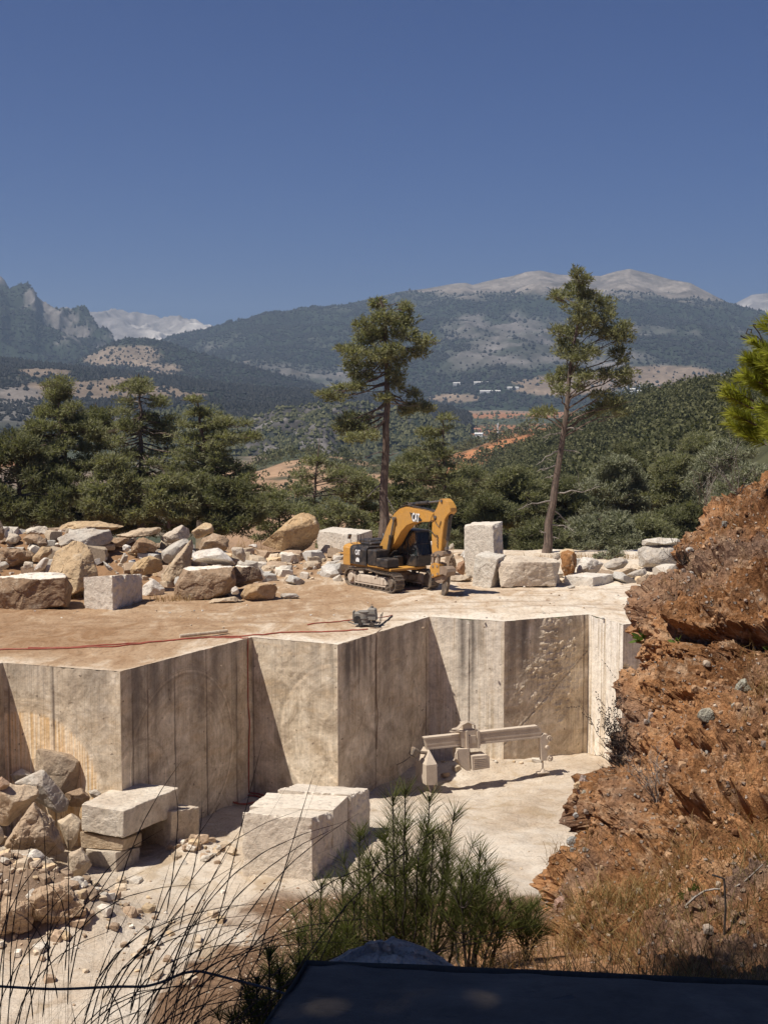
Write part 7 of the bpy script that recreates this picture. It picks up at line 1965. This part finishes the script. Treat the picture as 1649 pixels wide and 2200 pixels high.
SVc = np.concatenate(SV)
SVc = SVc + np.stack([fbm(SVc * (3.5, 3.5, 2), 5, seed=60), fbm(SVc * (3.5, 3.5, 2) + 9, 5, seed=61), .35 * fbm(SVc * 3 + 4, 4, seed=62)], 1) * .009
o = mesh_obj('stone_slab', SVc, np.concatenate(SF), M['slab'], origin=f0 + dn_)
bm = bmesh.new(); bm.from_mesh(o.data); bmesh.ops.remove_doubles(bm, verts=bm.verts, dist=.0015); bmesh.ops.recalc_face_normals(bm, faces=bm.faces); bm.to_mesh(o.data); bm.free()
tag(o, 'flat stone slab with shade put into its dark colour, along the bottom of the photo', 'stone slab')
YW = 3.3
rock([np.array(at(x, y, YW + d)) for x, y, d in ((712, 2075, 0), (842, 2012, .10), (858, 2018, .1), (900, 2038, .05), (985, 2060, 0), (700, 2140, -.1), (1030, 2140, -.1), (880, 2100, -.22), (880, 2066, -.12), (845, 2034, -.05), (760, 2120, .4), (1000, 2120, .4), (856, 2042, .3))], 'pointed grey wedge of rock lying in the shade behind the slab', (.42, .39, .35), 'boulder', 'boulder', None, lvl=6, rough=.11, round_=.006, ncut=3, facet=1.4)

# --- pine saplings
def sapling(label, base, leaders, seed, nl=.16, dens=170):
    """leaders: list of (tip pixel x, y, depth); each is a stem with whorls of side shoots"""
    r = np.random.default_rng(seed)
    root = empty('pine_sapling', base, label, 'pine sapling', 'pine saplings behind the slab')
    mb = MB(); V, T = [], []
    base = np.array(base)
    for (x, y, Y) in leaders:
        tip = np.array(at(x, y, Y))
        t = np.linspace(0, 1, 16)[:, None]
        p = base + (tip - base) * np.stack([t[:, 0] ** .65, t[:, 0] ** .65, t[:, 0]], 1)
        p[1:-1] += r.normal(size=(14, 3)) * .004
        ln = np.linalg.norm(tip - base)
        mb.tube(p, .012 * (1 - .72 * t[:, 0]), 5)
        d = p[-1] - p[-3]; d /= np.linalg.norm(d)
        for j in range(15):
            a_, b_ = p[j], p[j + 1]
            f = j / 15
            if f < .22: continue
            nn = int(dens * np.linalg.norm(b_ - a_) * (1.2 if f > .35 else .5) * 1.25)
            if nn > 2: shoot(a_, b_ - a_, np.linalg.norm(b_ - a_), nn, nl, .0027, r, V, T, t0=0)
        shoot(p[-1] - d * .05, d, .06, int(dens * .18), nl * .9, .0032, r, V, T)
        mb.box(p[-1] + d * .008, (.012, .012, .022))
    for (x, y, Y) in leaders[:6]:                        # whorls of side branches that curve upwards
        tip = np.array(at(x, y, Y)); ln = tip[2] - base[2]
        for f in (.55, .75):
            a_ = base + (tip - base) * np.array([f ** .65, f ** .65, f])
            th0 = r.random() * 6.28
            for k in range(4):
                th = th0 + k * 1.57 + r.normal() * .25; l = (1 - f) * .62 * ln * r.uniform(.7, 1.1) * .8 + .06
                t = np.linspace(0, 1, 7)[:, None]
                q = a_ + np.array([math.cos(th), math.sin(th), 0]) * l * .62 * t ** .7 + np.array([0, 0, 1]) * l * .85 * t ** 1.5
                mb.tube(q, .0045 * (1 - .6 * t[:, 0]), 4)
                for j in range(1, 6): shoot(q[j], q[j + 1] - q[j], np.linalg.norm(q[j + 1] - q[j]), max(3, int(dens * .8 * np.linalg.norm(q[j + 1] - q[j]))), nl * .9, .0026, r, V, T, t0=0)
                d = q[-1] - q[-2]; d /= np.linalg.norm(d); shoot(q[-1] - d * .03, d, .04, int(dens * .12), nl * .85, .0026, r, V, T)
    mb.build('stem', M['twig'], root)
    needles('needles', V, T, 'needle_sap', root)
M['needle_sap'] = mat_leaf('sapling_needles', (.040, .050, .018), (.14, .15, .05), .4)
def gb(px, Y): p = at(px, 2000, Y); return (p.x, Y, float(hill_z(np.array([p.x]), np.array([float(Y)]))[0]) + .0)
sapling('tallest pine sapling in the middle, with five leading shoots', gb(866, 7.9), [(870, 1702, 7.9), (843, 1718, 7.7), (922, 1718, 8.1), (975, 1752, 8.2), (930, 1800, 7.7), (826, 1800, 8.2), (898, 1850, 7.6), (960, 1880, 8.1), (860, 1900, 8.3), (800, 1870, 7.7), (1000, 1900, 7.8), (930, 1950, 7.5), (890, 1960, 8.3), (845, 1830, 8.0), (915, 1790, 8.2), (868, 1780, 7.6), (955, 1830, 7.9), (985, 1960, 7.8), (820, 1930, 7.6), (840, 1980, 8.1), (910, 1890, 7.9)], 1)
sapling('pine sapling left of the tallest one, reaching just above the blocks', gb(770, 8.0), [(772, 1795, 8.0), (792, 1850, 7.8), (735, 1895, 8.0), (800, 1910, 8.2), (760, 1940, 7.7), (720, 1960, 8.2), (810, 1970, 7.8), (745, 2000, 7.7)], 2)
sapling('bushy low pine sapling at the left end of the row', gb(690, 7.8), [(690, 1905, 7.8), (668, 1950, 7.6), (655, 2000, 7.8), (700, 1980, 8.0), (640, 2020, 7.7), (720, 2010, 7.8), (680, 2040, 7.6)], 3)
sapling('pine sapling right of the tallest one with a bent right-hand branch', gb(1005, 7.6), [(1030, 1835, 7.7), (990, 1880, 7.5), (1045, 1880, 7.9), (1010, 1930, 7.6), (1095, 1940, 7.6), (1060, 1980, 7.5), (970, 1960, 7.7), (1075, 2000, 7.8)], 4)
sapling('small pine sapling beside the bank, last of the row', gb(1130, 7.9), [(1134, 1955, 7.9), (1120, 2000, 7.8), (1150, 2010, 8.0)], 5)
sapling('tiny pine sapling below the left corner of the slab', gb(585, 5.6), [(578, 2052, 5.6), (552, 2110, 5.5), (600, 2090, 5.7), (535, 2150, 5.6), (618, 2120, 5.6), (570, 2160, 5.4), (640, 2080, 5.7)], 6, nl=.11, dens=260)
# --- tall dry grass on the left
def tussock(label, px, Y, n, seed, hh, lean, spread, droop=.5):
    r = np.random.default_rng(seed)
    c = at(px, 2200, Y)
    b0 = np.array((c.x, Y, float(hill_z(np.array([c.x]), np.array([Y]))[0])))
    root = empty('grass_tussock', b0, label, 'tall grass', 'tussocks of tall dry grass in the left foreground')
    ms, mh = MB(), MB()
    for k in range(n):
        p0 = b0 + np.array([r.normal() * spread * .5, r.normal() * .12, 0])
        H_ = hh * r.uniform(.45, 1.05)
        le = lean * r.uniform(.4, 1.5) + r.normal() * .08
        ly = r.normal() * .10
        t = np.linspace(0, 1, 15)
        dr = droop * max(0., r.normal() * .6 + .8)
        x = le * t + dr * np.clip(t - .55, 0, 1) ** 2 * 1.9 * (1 if r.random() < .86 else -.4)
        z = t * H_ - dr * np.clip(t - .6, 0, 1) ** 2 * 1.5 * H_
        q = p0 + np.stack([x * H_, ly * t * H_ , z], 1) + np.cumsum(r.normal(size=(15, 3)) * .0018, 0)
        seed_ = r.random() < .62
        w0 = r.uniform(.0003, .0007)
        ms.tube(q, w0 * (1 - .6 * t), 3)
        if seed_:
            s = q[9:]
            ti = np.linspace(0, len(s) - 1, 22)
            s = np.stack([np.interp(ti, np.arange(len(s)), s[:, j]) for j in range(3)], 1)
            mh.tube(s, .0021 * (.55 + .45 * np.abs(np.sin(np.arange(22) * 1.9))) * (1 - np.linspace(0, 1, 22) ** 3 * .8), 4)
        if r.random() < .25:                             # a narrow bent leaf
            j = r.integers(4, 9); d = np.array([r.normal() * .12 + .06, r.normal() * .05, .10]); s = q[j] + d * np.linspace(0, 1, 7)[:, None] * hh * .8 + np.array([0, 0, -.16]) * (np.linspace(0, 1, 7) ** 2)[:, None] * hh
            ms.tube(s, np.linspace(.0016, .0005, 7), 3)
    ms.build('stems', M['grass_dark'], root)
    mh.build('seed_heads', M['seed'], root)
M['grass_dark'] = mat_leaf('dry_grass_stem', (.075, .05, .03), (.16, .115, .065), .2)
M['seed'] = mat_bark('dry_seed_head', (.06, .038, .024), (.13, .085, .05), 60)
tussock('thick tussock of tall dry grass with drooping seed heads in the left foreground', 215, 4.0, 125, 1, 1.62, .24, .17)
tussock('sparse clump of tall grass at the left edge of the photo', 30, 4.1, 50, 2, 1.45, .08, .24)
tussock('leaning clump of tall grass whose seed heads arch over to the right', 330, 4.2, 48, 3, 1.42, .36, .16, .7)
tussock('thin clump of tall grass between the edge clump and the thick tussock', 120, 3.8, 42, 4, 1.35, .12, .16)
# --- black cable strung through the grass
M['cable'] = mat_paint('old_black_cable', (.085, .085, .082), .7, .3)
pts = [np.array(at(x, y, 4.6)) for x, y in ((-120, 2112), (0, 2120), (120, 2127), (250, 2120), (310, 2121), (345, 2112), (390, 2092), (425, 2086), (470, 2097), (520, 2110), (590, 2128), (680, 2160), (800, 2260))]
tk = np.linspace(0, len(pts) - 1, 70); q = np.stack([np.interp(tk, np.arange(len(pts)), np.array(pts)[:, j]) for j in range(3)], 1)
for _ in range(3): q[1:-1] = (q[:-2] + q[1:-1] * 2 + q[2:]) / 4
mb = MB(); mb.tube(q, .0048, 8); tag(mb.build('cable', M['cable'], origin=q[0]), 'old black cable hanging through the tall grass at the bottom left', 'cable')
# --- dark dry grass tangled behind the slab
def hill_grass(name, label, n, h, w_, xr, yr, mat, seed):
    r = np.random.default_rng(seed)
    x, y = r.uniform(*xr, n), r.uniform(*yr, n)
    z = hill_z(x, y)
    hh = h * (.4 + .9 * r.random(n)); lean = r.normal(size=(n, 2)) * .6
    a = r.random(n) * 6.28; b = np.stack([np.cos(a), np.sin(a), 0 * a], 1) * w_ * .5
    p0 = np.stack([x, y, z], 1)
    p1 = p0 + np.stack([lean[:, 0] * hh * .4, lean[:, 1] * hh * .4, hh * .65], 1); p2 = p0 + np.stack([lean[:, 0] * hh * 1.2, lean[:, 1] * hh * 1.2, hh * .95], 1)
    V = np.stack([p0 - b, p0 + b, p1 + b * .7, p1 - b * .7, p2], 1).reshape(-1, 3); i = np.arange(n)[:, None] * 5
    tag(mesh_obj(name, V, [np.concatenate([i, i + 1, i + 2, i + 3], 1), np.concatenate([i + 3, i + 2, i + 4], 1)], mat, attrs={'tint': np.repeat(r.random(n), 5)}), label, 'dry grass', kind='stuff')
hill_grass('dry_grass', 'tangle of dark dry grass in the shade behind the slab', 5200, .26, .004, (.1, 2.6), (3.1, 6.4), M['straw_green'], 5)
hill_grass('dry_grass', 'black-looking thicket of dead grass just behind the far edge of the slab', 3400, .40, .004, (.28, 1.25), (3.25, 4.2), M['grass_dark'], 15)
hill_grass('dry_grass', 'dry grass and weeds on the slope around the saplings', 2600, .20, .004, (-1.0, 1.6), (5., 9.6), M['straw'], 6)

# ================================================================== PINES ADDED TO SHADE THE VIEWPOINT (unseen, foliage placed to block the sun)
def shade_pine(label, x, y, pads, seed):
    r = np.random.default_rng(seed)
    zb = float(hill_z(np.array([x]), np.array([y]))[0])
    build_tree(label, [(x, y, zb), (x + .2, y, zb + 4), (x - .1, y + .2, zb + 9)], pads, .28, 'needle', per=150, size=.30, group='unseen pines added to shade the foreground', seed=seed)
r = np.random.default_rng(9)
def pads_over(targets, hts):
    """foliage on the sun's side of the points to be shaded"""
    out = []
    for (tx, ty, tz), h in zip(targets, hts):
        k = (h - tz) / SUN_DIR.z
        out.append((tx + SUN_DIR.x * k, ty + SUN_DIR.y * k, h, r.uniform(.7, .95), r.uniform(.7, .95), r.uniform(.4, .55)))
    return out
tg = [(x, y, CZ - 1.2 - .3 * max(0, y - 3)) for y in np.arange(.4, 6.4, .5) for x in np.arange(-2.6, 1.9, .5)]
tg = [(x + r.uniform(-.2, .2), y + r.uniform(-.2, .2), z) for x, y, z in tg]
pd_ = pads_over(tg, [CZ + r.uniform(4.2, 7.5) for _ in tg])
pd_ = [p for p in pd_ if not (p[1] > 0.5 and abs(p[0]) < p[1] * .36 + .9 and abs(p[2] - CZ) < 2.0 + p[1] * .3)]
shade_pine('unseen pine added left of the viewpoint to shade the slab', -4.6, -1.2, [p for p in pd_ if p[1] < .2], 401)
shade_pine('unseen pine added left of the tall grass to shade it', -5.0, 2.0, [p for p in pd_ if p[1] >= .2], 402)
# ================================================================== VILLAGE IN THE VALLEY
M['plaster'] = mat_paint('white_plaster', (.70, .68, .64), .9, .15)
M['tile'] = mat_paint('roof_tile', (.36, .17, .10), .9, .2)
M['sheet'] = mat_paint('pale_roof_sheet', (.62, .62, .60), .6, .2)
def surface_under(px, py, Y):
    """the ground seen at that pixel: on the mountain's lower slope when far off, else on the valley floor"""
    if Y > 3500:
        G, X_, Y_ = m_main['G'], m_main['px'], m_main['py']
        d = np.hypot(X_ - px, Y_ - py); i = np.unravel_index(np.argmin(d), d.shape)
        return G[i].copy()
    best = None
    for y in np.linspace(1500, 2600, 400):
        p = np.array(at(px, py, y)); g = float(valley_z(p[0:1], p[1:2])[0])
        if best is None or abs(p[2] - g) < best[0]: best = (abs(p[2] - g), np.array((p[0], p[1], g)))
    return best[1]
def house(label, px, py, Y, w_, d_, h, roof, yaw, group='houses of the valley village', flat=False):
    b = surface_under(px, py, Y)
    root = empty('house', b, label, 'house', group)
    Mr = np.array(Matrix.Rotation(yaw, 3, 'Z'))
    mb = MB(); mb.box(b + (0, 0, h / 2 - 2), (w_, d_, h + 4), Mr); mb.build('wall', M['plaster'], root)
    mb = MB()
    if flat: mb.box(b + (0, 0, h + .25), (w_ + .8, d_ + .8, .5), Mr)
    else:
        W_, D_, e = w_ / 2 + .5, d_ / 2 + .5, h + w_ * .0 + d_ * .28
        V = np.array([(-W_, -D_, h), (W_, -D_, h), (W_, D_, h), (-W_, D_, h), (-W_, 0, e), (W_, 0, e)]) @ Mr.T + b
        mb.add(V, [(0, 1, 5, 4), (2, 3, 4, 5), (3, 2, 1, 0)], T=[(0, 4, 3), (1, 2, 5)])
    mb.build('roof', M[roof], root)
    mb = MB()
    for k in (-.25, .25): mb.box(b + Mr @ np.array((k * w_, -d_ / 2 - .03, h * .55)), (w_ * .14, .1, h * .32), Mr)
    mb.build('windows', M['dark'], root)
house('white house with a reddish roof left of the minaret', 990, 936, 2000, 13, 9, 5, 'tile', .2)
house('low pale house with a sheet-metal roof just left of the minaret', 1028, 938, 2000, 12, 8, 4, 'sheet', -.2)
house('pale house half hidden by trees behind the low one left of the minaret', 1024, 930, 2040, 12, 9, 6, 'tile', .4)
house('small white house just right of the minaret', 1090, 938, 1980, 10, 7, 4, 'sheet', .1)
b = surface_under(1069, 936, 2020)
root = empty('minaret', b, 'slim white minaret standing among the village trees', 'minaret')
mb = MB(); mb.tube([b - (0, 0, 3), b + (0, 0, 17)], [1.25, 1.1], 10); mb.build('shaft', M['plaster'], root)
mb = MB(); mb.tube([b + (0, 0, 12.2), b + (0, 0, 13.4)], [1.7, 1.9], 12); mb.build('balcony', M['plaster'], root)
mb = MB(); mb.tube([b + (0, 0, 17), b + (0, 0, 20.5)], [1.3, .1], 10); mb.build('spire', M['sheet'], root)
def shed(label, px, py, Y, w_, d_, h, yaw):
    b = surface_under(px, py, Y); root = empty('greenhouse', b, label, 'greenhouse', 'long white greenhouses on the far hillside')
    Mr = np.array(Matrix.Rotation(yaw, 3, 'Z')); mb = MB(); mb.box(b + (0, 0, h / 2 - 3), (w_, d_, h + 6), Mr); mb.build('wall', M['sheet'], root)
    t = np.linspace(0, np.pi, 7); sec = [(-d_ / 2 * math.cos(a), h + d_ * .18 * math.sin(a)) for a in t]
    mb = MB(); mb.prism(sec[::-1], lambda a, c, hh: Mr @ np.array((hh, a, c)) + b, -w_ / 2, w_ / 2); mb.build('roof', M['plaster'], root)
shed('bright white greenhouse, leftmost of those on the far hillside', 988, 826, 4300, 38, 14, 5, .05)
shed('long pale greenhouse right of the bright one', 1036, 823, 4300, 50, 14, 3.5, -.04)
shed('low pale greenhouse below the other two on the far hillside', 1052, 843, 4250, 60, 12, 3.5, -.06)
shed('short pale greenhouse to the right of the low one', 1100, 837, 4280, 34, 12, 3.5, .0)
ww = [(a_, b_ - 9) for a_, b_ in [(1358, 848), (1372, 853), (1380, 857), (1392, 851), (1402, 843), (1415, 845), (1424, 847), (1436, 843), (1447, 846), (1376, 842), (1352, 856), (1458, 840), (1468, 844), (1342, 846), (1386, 861), (1476, 838)]]
rh = np.random.default_rng(4)
for i, (x, y) in enumerate(ww):
    house('tiny white house of the far hamlet at the foot of the mountain', x, y, 3900 + rh.uniform(-60, 60), rh.uniform(10, 18), rh.uniform(9, 12), rh.uniform(4, 7), 'tile' if rh.random() < .3 else 'sheet', rh.uniform(-.5, .5), group='white houses of the far hamlet')
# ================================================================== HAZE
def make_haze():
    x0, x1, y0, y1, z0_, z1_ = -7000, 7000, -300, 13200, -420, 830
    V = [(x, y, z) for z in (z0_, z1_) for x, y in ((x0, y0), (x1, y0), (x1, y1), (x0, y1))]
    m, t, b = new_mat('thin_haze')
    t.nodes.remove(b)
    pv = t.nodes.new('ShaderNodeVolumePrincipled')
    pv.inputs['Color'].default_value = (.58, .76, 1., 1)
    pv.inputs['Density'].default_value = HAZE_DENSITY
    pv.inputs['Anisotropy'].default_value = .2
    L(t, pv.outputs[0], t.nodes['Material Output'].inputs['Volume'])
    m.cycles.homogeneous_volume = True
    tag(mesh_obj('haze', np.array(V, float), np.array([(3, 2, 1, 0), (4, 5, 6, 7), (0, 1, 5, 4), (1, 2, 6, 5), (2, 3, 7, 6), (3, 0, 4, 7)]), m), 'thin blue haze in the air over the valley', 'haze', kind='stuff')
HAZE_DENSITY = 7.5e-5
make_haze()
